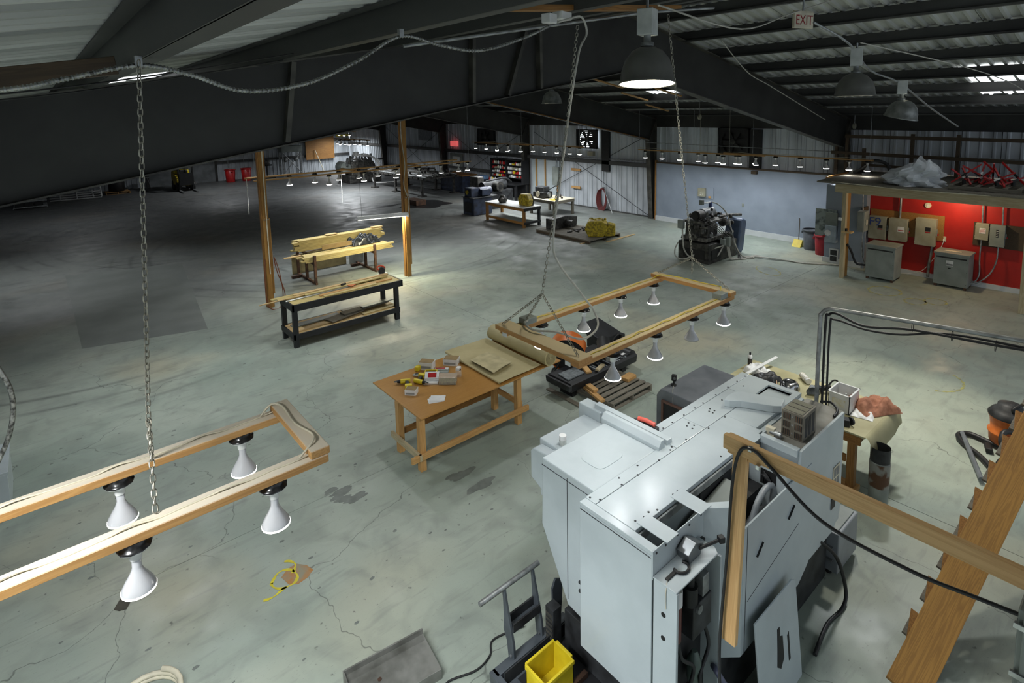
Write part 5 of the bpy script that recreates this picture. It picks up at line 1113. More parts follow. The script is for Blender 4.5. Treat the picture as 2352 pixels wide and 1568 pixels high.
# ---- stair stringers at the right edge
t = thing('wooden_stair', 'heavy wooden stair stringer with notched treads at the lower right', 'stair', (5.5, 1.2, 0))
S0, S1 = Vector((5.20, 1.16, .03)), Vector((9.4, .52, 2.48)); sd = (S1-S0).normalized(); toc = (Vector((0,0,5))-(S0+S1)/2).normalized(); fn = (toc-sd*toc.dot(sd)).normalized()
board('stringer', S0, S1, .285, .06, M_WOOD_POST, t, fn)
side = fn.cross(sd).normalized()
if side.y < 0: side = -side
for k in range(13):
    p = S0+sd*(.35+.36*k)+side*.15-fn*.09
    MB().prism([(0,-.02),(.30,-.02),(.30,.055)], .03, Matrix(((sd.x,side.x,fn.x,p.x),(sd.y,side.y,fn.y,p.y),(sd.z,side.z,fn.z,p.z),(0,0,0,1)))).build('notch', M_WOOD_OLD, t)
    q = S0+sd*(.55+.36*k)-fn*.16; board('tread', q+side*.02, q+side*.19, .22, .03, M_WOOD_GREY, t, fn+sd*.2)
board('stringer', S0-fn*.32+side*.02, S1-fn*.32+side*.02, .24, .04, M_WOOD_OLD, t, fn)
# ---- shop vacuum
t = thing('shop_vacuum', 'orange wet and dry vacuum with black hose at the right edge', 'vacuum cleaner', (10.35, 1.2, 0))
VC = (10.30, 1.30, 0)
MB().lathe([(.19,.08),(.21,.10),(.22,.2),(.235,.23),(.235,.25),(.20,.27),(.22,.45),(.235,.46),(.235,.48)], VC, 24).build('drum', M_ORANGE, t); MB().lathe([(.24,.48),(.245,.51),(.20,.57),(.15,.60),(.14,.66),(.05,.68)], VC, 24).build('lid', M_DARK_MACHINE, t)
MB().tube([(10.2,1.22,.56),(10.15,1.25,.66),(10.3,1.15,.72),(10.42,1.0,.68),(10.4,.98,.58)], .02, 8, True, 5).build('handle', M_BLACK, t)
for a in range(4): MB().sphere((VC[0]+.2*math.cos(a*1.57+.4), VC[1]+.2*math.sin(a*1.57+.4), .04), .04, 10).build('caster', M_BLACK, t)
MB().tube([(10.13,1.2,.35),(10.0,1.3,.36),(9.9,1.3,.22),(10.0,1.18,.1),(10.1,1.25,.06),(10.2,1.5,.05),(10.25,1.72,.05),(10.1,1.82,.05),(9.9,1.72,.05),(9.7,1.5,.05),(9.5,1.35,.05)], .036, 10, True, 7).build('hose', M_RUBBER, t)
MB().cyl((10.12,1.78,.09),(9.05,1.36,.07),.03,n=12).build('wand', mat('vac_wand', (110, 116, 122), .35), t)
MB().cbox((10.02,1.46,.05),(.2,.08,.07),.3).build('floor_nozzle', M_BLACK, t, .015)
MB().tube([(10.0,1.3,.01),(9.7,1.32,.01),(9.55,1.2,.01),(9.5,1.1,.01),(9.7,1.05,.01),(9.9,1.2,.01)], .008, 6, True, 6).build('power_cord', M_BLACK, t)
crumple('dark_shoe', 'dark crumpled thing on the floor at the right edge beyond the stair', 'rag', (6.9, .62, .0), (.2, .12, .1), M_RUBBER, 33, h=.1)
# ================================================================== grey partition and red electrical room
M_GREYWALL = mat('grey_wall_paint', (140, 150, 164), .6, 0, (130, 140, 153), 1.5); M_REDWALL = mat('red_wall_paint', (176, 30, 22), .5, 0, (158, 24, 18), 2.0); M_BASE = mat('white_trim', (206, 210, 212), .5, 0, (196, 200, 202), 3)
tag(MB().box((20.62, 7.05, 0), (20.76, 14.72, 2.50)).build('wall_partition', M_GREYWALL), 'grey painted partition wall', kind='structure')
tag(MB().box((20.58, 7.05, 0), (20.62, 14.72, .20)).build('baseboard_partition', M_BASE), 'white baseboard of the grey wall', kind='structure')
tag(board('trim_1', (20.64, 14.74, 0), (20.64, 14.74, 2.62), .12, .05, M_WOOD_OLD, None, (0,1,0)), 'timber edge of the grey wall', kind='structure')
tag(board('trim_2', (20.66, 14.75, 2.53), (20.66, 7.0, 2.53), .14, .06, M_WOOD_DARK), 'timber cap of the grey wall', kind='structure')
tag(MB().box((18.72, 5.92, 0), (20.62, 7.05, 2.44)).build('wall_stub', M_GREYWALL), 'grey painted wall end beside the red room', kind='structure')
tag(MB().box((18.69, 6.0, 0), (18.72, 7.09, .16)).build('baseboard_stub', M_BASE), 'white baseboard of the grey wall end', kind='structure')
tag(MB().box((19.0, 1.4, 0), (19.12, 5.92, 2.44)).build('wall_red', M_REDWALL), 'bright red back wall', kind='structure')
tag(MB().box((18.965, 1.4, 0), (19.0, 5.92, .13)).build('baseboard_red', M_BASE), 'white baseboard of the red wall', kind='structure')
t = thing('mezzanine', 'timber mezzanine deck over the red room with posts and beam', 'mezzanine', (18.5, 4.0, 0))
MB().box((17.18, 1.2, 2.70), (20.6, 6.75, 2.74)).build('deck', M_WOOD_GREY, t)
board('beam', (17.32, 6.28, 2.57), (17.32, 1.2, 2.57), .12, .24, M_WOOD_WEATHER, t)
for y in (5.5, 4.4, 3.3, 2.2): board('joist', (17.4, y, 2.60), (19.0, y, 2.60), .04, .19, M_WOOD_OLD, t)
board('post', (17.34, 6.03, 0), (17.34, 6.03, 2.45), .14, .10, M_WOOD_WEATHER, t, (0,1,0)); board('post', (17.52, 6.05, 0), (17.52, 6.05, 2.45), .24, .12, M_WOOD_POST, t, (0,1,0))
board('post', (17.28, 2.12, 0), (17.28, 2.12, 2.45), .16, .14, M_WOOD_WEATHER, t, (0,1,0))
MB().tube([(17.2,6.35,2.74),(17.18,5.5,2.72),(17.2,4.6,2.69),(17.18,3.5,2.70),(17.2,2.5,2.71),(17.2,1.3,2.72)], .014, 6, True, 5).build('cable', M_CREAM, t)
MB().box((17.22, 6.05, 1.32), (17.44, 5.80, 1.36)).build('small_shelf', M_WOOD_PALE, t); MB().cyl((17.3,5.95,1.36),(17.3,5.95,1.44),.03).build('shelf_bulb', M_BLACK, t); MB().cbox((17.22,6.1,1.70),(.04,.08,.08)).build('switch', M_WHITE, t)
board('end_plate', (18.8, 7.1, 2.60), (20.5, 7.1, 2.60), .05, .16, M_WOOD_OLD, t)
# railing
t = thing('deck_railing', 'dark timber railing at the back of the mezzanine', 'railing', (20.2, 5, 2.74))
for y, z0, z1 in ((7.36,2.6,3.55),(7.05,2.74,3.95),(6.55,2.74,3.5),(5.26,2.74,3.98),(4.15,2.74,3.98),(2.4,2.74,3.98)): board('post', (20.2, y, z0), (20.2, y, z1), .09, .09, M_WOOD_DARK, t, (0,1,0))
board('rail', (20.14, 7.1, 3.87), (20.14, 1.3, 3.85), .04, .10, M_WOOD_DARK, t); board('rail', (20.14, 7.5, 3.34), (20.14, 1.3, 3.25), .04, .10, M_WOOD_DARK, t); board('rail', (20.14, 6.5, 2.98), (20.14, 4.9, 2.95), .04, .08, M_WOOD_DARK, t)
# transformers
def transformer(label, x0, x1, y0, y1, h):
    t = thing('transformer', label, 'transformer', ((x0+x1)/2, (y0+y1)/2, 0))
    MB().box((x0, y0, .07), (x1, y1, h-.05)).build('case', M_GREYPAINT, t, .008); MB().box((x0-.02, y0-.02, h-.05), (x1+.02, y1+.02, h)).build('lid', M_GREYPAINT, t, .006)
    MB().box((x0-.004, y0+.04, h-.15), (x0, y1-.04, h-.11)).build('vent_slot', M_BLACK, t)
    MB().box((x0-.012, y0+.02, h-.11), (x0, y1-.02, h-.09)).build('hood_strip', M_GREYPAINT, t, .003)
    for x in (x0+.05, x1-.05):
        for y in (y0+.05, y1-.05): MB().box((x-.03, y-.03, 0), (x+.03, y+.03, .07)).build('foot', M_RUST, t)
    for y in (y0+.03, y1-.03):
        for z in (.15, h*.5, h-.2): MB().cyl((x0-.004, y, z), (x0, y, z), .008, n=8).build('screw', M_DARK_MACHINE, t)
    return t
t1 = transformer('large grey transformer cabinet left in front of the red wall', 17.72, 18.35, 4.86, 5.56, 1.0)
t2 = transformer('grey transformer cabinet with white label right in front of the red wall', 18.30, 18.88, 3.36, 4.10, .95)
MB().box((18.294, 3.68, .60), (18.299, 3.84, .74)).build('rating_label', M_WHITE, t2); MB().box((18.2935, 3.69, .61), (18.2945, 3.83, .66)).build('label_print', mat('print_grey', (130,132,132), .6), t2); MB().box((18.294, 3.73, .52), (18.299, 3.79, .55)).build('rating_label', M_BLACK, t2)
tag(MB().cbox((18.55, 3.75, .957), (.12, .36, .012), .1).build('wood_scrap', M_CREAM), 'pale scrap lying on top of the right transformer', 'scrap')
# disconnects
def disconnect(label, y0, y1, z0, z1, m=M_BEIGEBOX, x=19.0, d=.20):
    t = thing('disconnect_switch', label, 'electrical box', (x, (y0+y1)/2, z0), 0, None)
    MB().box((x-d, y0, z0), (x-.02, y1, z1)).build('box', m, t, .006); MB().box((x-d-.018, y0-.008, z0-.005), (x-d, y1+.008, z1+.005)).build('door', m, t, .005)
    MB().box((x-d*.7, y0-.03, z0+(z1-z0)*.38), (x-d*.4, y0, z0+(z1-z0)*.62)).build('lever_plate', M_GREYPAINT, t, .004); MB().box((x-d*.65, y0-.06, z0+(z1-z0)*.40), (x-d*.5, y0-.03, z0+(z1-z0)*.47)).build('lever', M_RED, t, .004)
    for z in (z0+.08, z1-.08): MB().box((x-d-.022, y1-.01, z-.02), (x-d-.01, y1+.012, z+.02)).build('hinge', m, t)
    return t
tag(MB().box((18.975, 4.08, 1.10), (18.999, 5.88, 1.80)).build('plywood_backer', M_WOOD_OLD), 'wide plywood backer on the red wall behind three switch boxes', 'plywood'); tag(MB().box((18.975, 2.41, 1.12), (18.999, 3.44, 1.74)).build('plywood_backer', M_WOOD_DARK), 'dark plywood backer on the red wall at the right', 'plywood')
FX = lambda y, z, x=18.775: facing((x, y, z), (0,-1,0), (0,0,1))
d = disconnect('leftmost switch box on the red wall with blue sprayed letters', 5.42, 5.86, .95, 1.62); text('spray_letters', 'F9', .34, mat('blue_spray', (60, 80, 150), .7), d, FX(5.70, 1.45)); MB().box((18.776,5.50,1.28),(18.7815,5.62,1.37)).build('window', M_BLACK, d); MB().box((18.776,5.50,1.24),(18.7815,5.62,1.265)).build('red_label', M_RED, d)
d = disconnect('second switch box from the left on the red wall with white label', 4.90, 5.34, .97, 1.62); MB().box((18.776,4.96,1.24),(18.7815,5.12,1.39)).build('label', M_WHITE, d); MB().box((18.774,4.97,1.28),(18.7762,5.11,1.30)).build('label_print', M_RED, d)
d = disconnect('tallest switch box in the middle of the red wall', 4.23, 4.69, .95, 1.71); MB().box((18.776,4.34,1.36),(18.7815,4.46,1.47)).build('window', M_BLACK, d); MB().box((18.776,4.34,1.32),(18.7815,4.46,1.345)).build('red_label', M_RED, d)
d = disconnect('small switch box with white notice on the right plywood', 3.11, 3.37, 1.31, 1.74, d=.16); MB().box((18.816,3.16,1.48),(18.8215,3.29,1.62)).build('notice', M_WHITE, d)
for i in range(4): MB().box((18.8148,3.17,1.495+.03*i),(18.8162,3.28,1.505+.03*i)).build('notice_print', M_RED, d)
d = disconnect('rightmost switch box with black handle slot on the red wall', 2.78, 3.07, 1.18, 1.74, M_GREYPAINT, d=.16); MB().box((18.816,2.90,1.42),(18.8215,2.95,1.62)).build('handle_slot', M_BLACK, d)
for i in range(4): MB().box((18.8148,2.905,1.44+.045*i),(18.8162,2.945,1.455+.045*i)).build('slot_print', M_WHITE, d)
t = thing('disconnect_switch', 'grey switch box on the dark side wall behind the left timber post', 'electrical box', (18.3, 5.9, 1.2)); MB().box((18.0, 5.74, 1.25), (18.35, 5.92, 1.84)).build('box', M_GREYPAINT, t, .006); MB().box((17.985,5.76,1.27),(18.0,5.90,1.82)).build('door', M_GREYPAINT, t, .004); MB().box((18.1,5.71,1.45),(18.2,5.74,1.6)).build('lever_plate', M_CREAM, t, .004)
MB().box((18.30, 5.88, 1.2), (18.75, 5.918, 1.9)).build('mounting_board', M_WOOD_DARK, t)
def conduit(label, pts, r=.018, m=M_GALV, nm='conduit'): return tag(MB().tube(pts, r, 8, True, 5).build(nm, m), label, 'conduit')
conduit('conduit above the second switch box on the red wall', [(18.93,5.12,2.44),(18.93,5.12,2.0),(18.93,5.12,1.62)], .03); tag(MB().cbox((18.93,5.0,2.40),(.1,.2,.1)).build('junction_box', M_GREYPAINT), 'small grey box at the top of the conduit on the red wall', 'electrical box')
conduit('conduit from the tallest switch box down to the floor', [(18.9,4.3,.95),(18.9,4.32,.7),(18.9,4.35,.4),(18.9,4.36,.05)], .035)
conduit('thin conduit above the small switch box', [(18.93,3.27,2.44),(18.93,3.27,2.1),(18.93,3.26,1.74)]); conduit('thin conduit above the rightmost switch box', [(18.93,2.86,2.44),(18.93,2.86,2.1),(18.93,2.85,1.74)])
conduit('flexible conduit curving from the small switch box to the right transformer', [(18.9,3.25,1.31),(18.88,3.25,.8),(18.8,3.22,.4),(18.75,3.28,.2),(18.7,3.4,.13)]); conduit('flexible conduit curving from the rightmost switch box to the right transformer', [(18.9,2.9,1.18),(18.85,2.9,.8),(18.8,3.0,.45),(18.7,3.2,.2),(18.65,3.4,.12)])
conduit('cable from the side wall switch box to the left transformer', [(18.15,5.8,1.25),(18.12,5.8,.9),(18.15,5.78,.5),(18.25,5.7,.25),(18.3,5.55,.25)]); conduit('dark cable from the left timber post to the left transformer', [(17.5,5.98,.95),(17.6,5.9,.75),(17.7,5.8,.4),(17.8,5.65,.35),(17.85,5.56,.35)], .03, M_RUBBER); conduit('grey pipe down the dark side wall', [(18.25,5.88,2.44),(18.25,5.88,2.1),(18.25,5.86,1.84)])
t = thing('wall_outlet', 'white outlet with plug on the red wall', 'outlet', (19.0, 4.06, 1.12)); MB().box((18.98,4.02,1.10),(19.0,4.11,1.24)).build('plate', M_CREAM, t, .004); MB().cbox((18.96,4.06,1.14),(.04,.04,.04)).build('plug', M_WHITE, t); MB().tube([(18.95,4.06,1.12),(18.93,4.1,.95),(18.9,4.12,.85),(18.9,4.3,.5),(18.9,4.5,.2),(18.85,4.8,.06),(18.8,5.1,.03)], .008, 6, True, 6).build('cord', M_WHITE, t)
t = thing('wall_disc', 'round white disc high on the red wall', 'alarm', (19.0, 4.48, 2.05)); MB().cyl((19.0,4.48,2.06),(18.965,4.48,2.06),.075,n=24).build('body', M_CREAM, t, .004); MB().cyl((18.965,4.48,2.06),(18.955,4.48,2.06),.03,n=16).build('button', M_WHITE, t)
t = thing('bare_lamp', 'bare bulb lamp under the mezzanine joists in the red room', 'lamp', (18.2, 3.8, 2.4)); MB().lathe([(.05,2.66),(.05,2.62),(.025,2.60),(.025,2.55)], (18.25,3.75,0), 12).build('holder', M_PORCELAIN, t); MB().sphere((18.25,3.75,2.50), .045, 12).build('bulb', emit('warm_bulb', (1, .8, .5), 12), t)
l = bpy.data.lights.new('bulb_light', 'POINT'); l.energy = 48; l.color = (1, .78, .48); l.shadow_soft_size = .05; lo = bpy.data.objects.new('bulb_light', l); COL.objects.link(lo); lo.parent = t; lo.matrix_basis = PM[t].inverted() @ Matrix.Translation((18.25, 3.75, 2.43))
# things on the deck
t = thing('wrapped_bundle', 'pile wrapped in clear plastic film on the mezzanine edge', 'bundle', (17.85, 4.5, 2.74))
rr = random.Random(2); b = MB(); n, m_ = 34, 14; vs = []
for k in range(m_+1):
    for i in range(n):
        a = 2*math.pi*i/n; q = k/m_; rad = (1-.62*q**3.5)*(1+.16*math.sin(5*a+3*q*4)+.10*math.sin(9*a-7*q)+.06*rr.uniform(-1,1))
        vs.append((17.85+.42*rad*math.cos(a), 4.50+.62*rad*math.sin(a)+.1*math.sin(q*5), 2.745+.60*q*(1+.18*math.sin(2*a+1)+.12*math.sin(5*a))))
b.add(vs, [(k*n+i, k*n+(i+1) % n, (k+1)*n+(i+1) % n, (k+1)*n+i) for k in range(m_) for i in range(n)], False); b.add(vs[m_*n:], [tuple(range(n))]); b.build('film', M_FILM, t)
b = MB(); vs = [((v[0]-17.85)*.86+17.85, (v[1]-4.5)*.86+4.5, (v[2]-2.745)*.84+2.745+.02*rr.uniform(-1,1)*(i > n*2)) for i, v in enumerate(vs)]; b.add(vs, [(k*n+i, k*n+(i+1) % n, (k+1)*n+(i+1) % n, (k+1)*n+i) for k in range(m_) for i in range(n)], False); b.build('inner_film', clearmat('film_inner', (214, 220, 226), .8, .12), t)
for k in range(7): MB().cbox((17.85+rr.uniform(-.2,.2), 4.5+rr.uniform(-.36,.36), 2.78+.06*rr.random()), (.2, .25, .1), rr.uniform(0,3)).build('part', M_GREY_MACHINE if k % 2 else M_WHITE, t)
pallet('dark pallet on the mezzanine under the red stands', 17.55, 18.5, 2.35, 3.75, .12, 0, M_WOOD_GREY, 6, 'pallet', 2.742)
rr = random.Random(11)
for k, (y, x, rot) in enumerate([(3.5,17.85,.3),(3.15,18.1,1.6),(2.85,17.8,2.4),(2.6,18.15,.9),(3.3,18.3,4.0),(2.95,18.25,5.2)]):
    names = ['leftmost', 'second', 'front', 'rightmost', 'rear left', 'rear middle']
    t = thing('jack_stand', 'red folding stand tangled on the mezzanine pallet, %s of the heap' % names[k], 'stand', (x, y, 2.87), 0, 'red stands heaped on the pallet')
    c = Vector((x, y, 2.92)); 
    for q in range(3):
        a = rot+q*2.1; tip = c+Vector((.28*math.cos(a), .34*math.sin(a), .12+.38*rr.random() if q else .5*rr.random()+.1)); base = c+Vector((-.22*math.cos(a+.4), -.26*math.sin(a+.4), -.03))
        M, l_ = axes(base, tip); MB().box((0,-.018,-.018), (l_,.018,.018), M).build('leg', M_RED, t)
        M, l_ = axes(base+(tip-base)*.35, base+(tip-base)*.55); MB().box((0,-.019,-.019), (l_,.019,.019), M).build('sleeve', M_WHITE if q == 1 else M_BLACK, t)
    MB().cyl(c-Vector((0,0,.05)), c+Vector((0,0,.05)), .04, n=10).build('hub', M_BLACK, t)
tag(MB().cbox((19.6, 6.3, 2.78), (.6, .25, .05), .5).build('dark_sheet', M_DARK_MACHINE), 'thin dark panel lying near the left end of the mezzanine', 'panel')
tag(MB().tube([(19.6,6.6,2.78),(19.4,6.3,2.95),(19.3,6.0,3.2),(19.5,5.7,3.1),(19.6,5.6,2.8)], .05, 8, True, 5).build('black_hose', M_RUBBER), 'black hose standing up on the mezzanine behind the lamp rack', 'hose')
# things left of the room
def trashcan(label, c, r, h, m, nm='trash_can'):
    t = thing(nm, label, 'trash can', (c[0], c[1], 0)); MB().lathe([(r*.80,0),(r*.82,.02),(r*.97,h-.06),(r*.93,h-.05),(r*.78,.03),(1e-4,.03)], (0,0,0), 28, None, False).build('body', m, t, 0, True)
    MB().lathe([(r*.95,h-.07),(r*1.08,h-.06),(r*1.10,h-.01),(r*1.04,h),(r*.95,h-.01)], (0,0,0), 28, None, False).build('rim', m, t, 0, True)
    for s in (-1, 1): MB().cbox((0, s*r*1.08, h-.13), (.14,.05,.08)).build('handle', m, t, .01, True)
    return t
trashcan('grey round trash can by the grey wall', (20.0, 7.95), .27, .70, mat('can_grey', (88, 92, 98), .5)); trashcan('red round trash can partly hidden by the wall end', (19.55, 7.42), .24, .66, mat('can_red', (150, 24, 36), .45))
t = thing('dustpan', 'yellow lobby dustpan with dark upright handle', 'dustpan', (20.05, 8.45, 0)); MB().prism_y([(19.93,0),(20.2,0),(20.2,.22),(20.12,.24),(19.98,.05)], 8.28, 8.58).build('pan', M_YELLOW, t, .01); MB().tube([(20.15,8.43,.22),(20.2,8.44,.6),(20.22,8.45,.92),(20.18,8.45,.98)], .014, 8, True, 4).build('handle', M_WOOD_DARK, t)
t = thing('leaning_sheet', 'scuffed galvanised panel leaning on the grey wall end', 'panel', (18.7, 6.95, .8)); MB().box((18.66, 6.70, .82), (18.69, 7.32, 1.68)).build('panel', mat('scuffed_zinc', (150, 158, 156), .4, .4, (84, 92, 92), 5, 6, 0, .4, .55), t, .003)
MB().box((18.60, 6.66, .82), (18.66, 7.0, 1.6)).build('bracket', M_GREYPAINT, t, .004)
t = thing('water_heater', 'pale grey wall box with round gauge at the wall end', 'box', (18.6, 6.85, .6)); MB().box((18.52, 6.66, .68), (18.72, 6.98, 1.20)).build('box', mat('pale_blue_box', (166, 178, 188), .45), t, .008); MB().cyl((18.52,6.88,.98),(18.48,6.88,.98),.09,n=18).build('gauge', M_WHITE, t); MB().cyl((18.5,6.98,.86),(18.46,6.98,.86),.04,n=10).build('red_valve', M_RED, t)
t = thing('wall_vent', 'white framed vent low on the wall end', 'vent', (18.7, 6.75, .24)); MB().box((18.685, 6.63, .03), (18.715, 6.88, .46)).build('frame', M_BASE, t); 
for z in (.07, .26): MB().box((18.68, 6.66, z), (18.69, 6.85, z+.16)).build('opening', M_DARK_MACHINE, t)
t = thing('wall_panel_box', 'small grey control box on the grey painted wall', 'control box', (20.6, 12.4, 1.5)); MB().box((20.50, 12.3, 1.28), (20.615, 12.62, 1.62)).build('box', M_BEIGEBOX, t, .005); MB().box((20.6, 11.98, 1.2), (20.615, 12.3, 1.66)).build('backplate', M_GREYWALL, t); MB().box((20.57, 12.08, 1.24), (20.60, 12.18, 1.32)).build('outlet', M_WOOD, t)
for y in (12.4, 12.5):
    for z in (1.36, 1.42): MB().cyl((20.5,y,z),(20.49,y,z),.015,n=8).build('button', M_WHITE, t)
tag(MB().box((20.60, 10.70, 1.06), (20.62, 10.78, 1.18)).build('outlet_plate', M_GREYPAINT), 'small outlet plate in the middle of the grey wall', 'outlet')
tag(MB().cbox((20.55, 10.3, 2.42), (.14, .2, .12)).build('cap_bracket', M_WOOD_DARK), 'dark wood block under the cap of the grey wall', 'block')

# ================================================================== old machine tool in front of the grey wall
t = thing('milling_machine', 'old dark machine tool with motors and a blue-grey belt guard', 'machine', (16.6, 9.8, 0))
MB().prism_y([(15.80,0),(17.5,0),(17.5,.58),(16.9,.58),(16.75,.52),(16.4,.52),(16.3,.62),(15.80,.62)], 9.3, 10.4).build('base', M_CASTDK, t, .02)
MB().box((15.785, 9.45, .12), (15.805, 10.2, .42)).build('base_recess', M_BLACK, t); MB().box((15.95, 9.285, .12), (16.5, 9.305, .42)).build('base_recess', M_BLACK, t)
MB().prism_y([(16.0,.62),(16.65,.62),(16.7,.8),(16.62,1.22),(16.05,1.22)], 9.75, 10.3).build('column', M_CASTDK, t, .04); MB().prism_y([(15.9,.66),(17.1,.66),(17.0,.78),(15.95,.78)], 9.45, 10.38).build('saddle', M_CAST, t, .02); MB().prism_x([(9.5,.78),(9.75,.78),(9.8,1.0),(9.7,1.2),(9.55,1.15)], 16.05, 16.5).build('apron', M_CASTDK, t, .02); MB().box((16.55, 9.56, .8), (16.75, 9.74, 1.15)).build('door', M_BLACK, t, .01); MB().box((15.9, 9.5, 1.22), (17.2, 10.3, 1.30)).build('table', M_CAST, t, .01)
MB().cyl((16.0,9.9,1.45),(16.35,9.9,1.45),.16,n=18).build('motor', M_CASTDK, t); MB().cyl((16.35,9.9,1.48),(16.95,9.9,1.48),.15,n=18).build('motor_cover', M_GREY_MACHINE, t); MB().cyl((15.95,9.9,1.45),(16.0,9.9,1.45),.12,n=18).build('fan_end', M_BLACK, t)
MB().cyl((16.9,9.6,1.35),(17.9,9.6,1.28),.04,n=10).build('shaft', M_CAST, t); MB().cyl((17.0,9.55,1.15),(17.35,9.55,1.1),.14,.09,n=16).build('pulley', M_CAST, t); MB().cyl((17.35,9.55,1.1),(17.6,9.55,1.08),.09,.05,n=16).build('pulley', M_GALV, t); MB().cyl((17.4,9.8,1.3),(18.3,9.6,1.22),.05,n=10).build('spindle', M_CAST, t)
for i, (x, y, z, r_) in enumerate([(16.0,9.6,1.36,.07),(16.2,10.2,1.4,.08),(16.6,9.7,1.6,.05),(17.15,9.9,1.36,.10),(17.4,9.5,1.3,.08),(16.1,9.55,1.55,.05)]): MB().sphere((x,y,z), r_, 10).build('fitting', M_CAST if i % 2 else M_CASTDK, t)
b = MB().prism([(0,0),(.30,-.02),(.42,.12),(.36,1.0),(.30,1.12),(.06,1.14),(-.02,1.04)], .55, Matrix.Translation((17.55,9.3,.10)) @ Matrix.Rotation(R(14), 4, 'Y') @ Matrix.Rotation(R(0), 4, 'Z') @ Matrix(((1,0,0,0),(0,0,1,0),(0,1,0,0),(0,0,0,1)))); b.build('belt_guard', M_BLUEGREY, t, .05)
MB().cbox((17.2,9.45,.45),(.30,.25,.7)).build('side_box', M_CASTDK, t, .02)
rq = random.Random(21)
for k in range(26):
    x, y, z = rq.uniform(15.85,17.5), rq.uniform(9.35,10.0), rq.uniform(.72,1.42); ang = rq.choice(((1,0,0),(0,1,0),(0,0,1),(.7,.5,.2))); l_ = rq.uniform(.08,.35); r_ = rq.uniform(.02,.075); d_ = Vector(ang).normalized()*l_
    MB().cyl(Vector((x,y,z)), Vector((x,y,z))+d_, r_, r_*rq.uniform(.6,1), n=10).build('fitting', [M_CAST, M_CASTDK, M_GALV, M_BLACK, M_CAST][k % 5], t)
for k in range(4): MB().tube([(15.9+.1*k,9.6,1.3),(16.1+.12*k,9.35,1.15),(16.4+.1*k,9.3,.95),(16.8,9.25,.7+.03*k)], .012, 6, True, 5).build('oil_line', M_CAST, t)
for k in range(3): MB().lathe([(.10,0),(.11,.01),(.11,.025),(.03,.03),(.03,.05)], (15.98,9.62+.22*k,1.02+.09*k), 14, Matrix.Rotation(R(-90), 4, 'Y')).build('hand_wheel', M_CAST, t)
for p, s in (((15.72,10.25,1.18),(.12,.2,.28)), ((16.75,9.22,.60),(.12,.2,.3)), ((16.55,9.25,.62),(.1,.16,.18)), ((16.32,9.9,1.85),(.12,.12,.16))): MB().cbox(p, s).build('switch_box', M_GREYPAINT, t, .008)
MB().box((16.85,9.88,1.5),(16.93,9.96,1.80)).build('arm_post', mat('blue_tube', (70, 84, 140), .4), t); MB().tube([(16.9,9.92,1.78),(16.6,9.9,1.80),(16.36,9.9,1.84)], .025, 8).build('arm', M_WHITE, t)
MB().tube([(16.92,9.9,1.78),(17.1,9.75,1.7),(17.2,9.5,1.4),(17.15,9.3,.9),(17.1,9.15,.5),(17.2,9.0,.15),(17.35,8.85,.02),(17.5,8.7,.02),(17.6,8.85,.02),(17.3,9.0,.02),(17.0,9.05,.02)], .022, 8, True, 6).build('cable', M_CORD_W, t)
MB().tube([(15.72,10.2,1.05),(15.68,10.15,.7),(15.7,10.1,.35),(15.8,9.9,.12),(16.0,9.5,.08),(16.3,9.3,.2),(16.5,9.22,.5)], .025, 8, True, 6).build('cable', M_CORD_W, t); MB().tube([(15.8,10.4,.55),(15.62,10.4,.35),(15.6,10.35,.12),(15.7,10.1,.06),(15.85,9.7,.3),(16.1,9.35,.45),(16.5,9.2,.52)], .022, 8, True, 6).build('cable', M_CORD_W, t)
for k in range(4): MB().tube([(16.7+.04*k,9.2,.46),(16.7+.04*k,9.15,.25),(16.75+.05*k,9.1,.05),(17.0+.05*k,9.0-.05*k,.02),(17.4,8.95-.04*k,.02),(17.9,8.8-.04*k,.02)], .018, 6, True, 5).build('cable', M_CORD_W, t)
for k in range(5): MB().tube([(16.9,9.3,1.2-.1*k),(17.0+.05*k,9.2,.9-.1*k),(17.05,9.15,.5),(17.1+.03*k,9.05,.15),(17.05,9.0-.03*k,.02)], .010, 5, True, 5).build('wire', M_BLACK if k % 2 else M_GALV, t)
for k in range(3):
    tag(MB().tube([(17.6,8.9-.03*k,.02),(17.7,8.5-.05*k,.05),(17.9,8.0-.06*k,.03),(18.0,7.5-.08*k,.02),(18.3,6.95-.05*k,.02),(18.5,6.6-.04*k,.02)], .02, 6, True, 8).build('floor_cable', M_CORD_W), ['white cable crossing the floor to the timber post, leftmost of three', 'white cable crossing the floor to the timber post, middle of three', 'white cable crossing the floor to the timber post, nearest of three'][k], 'cable')
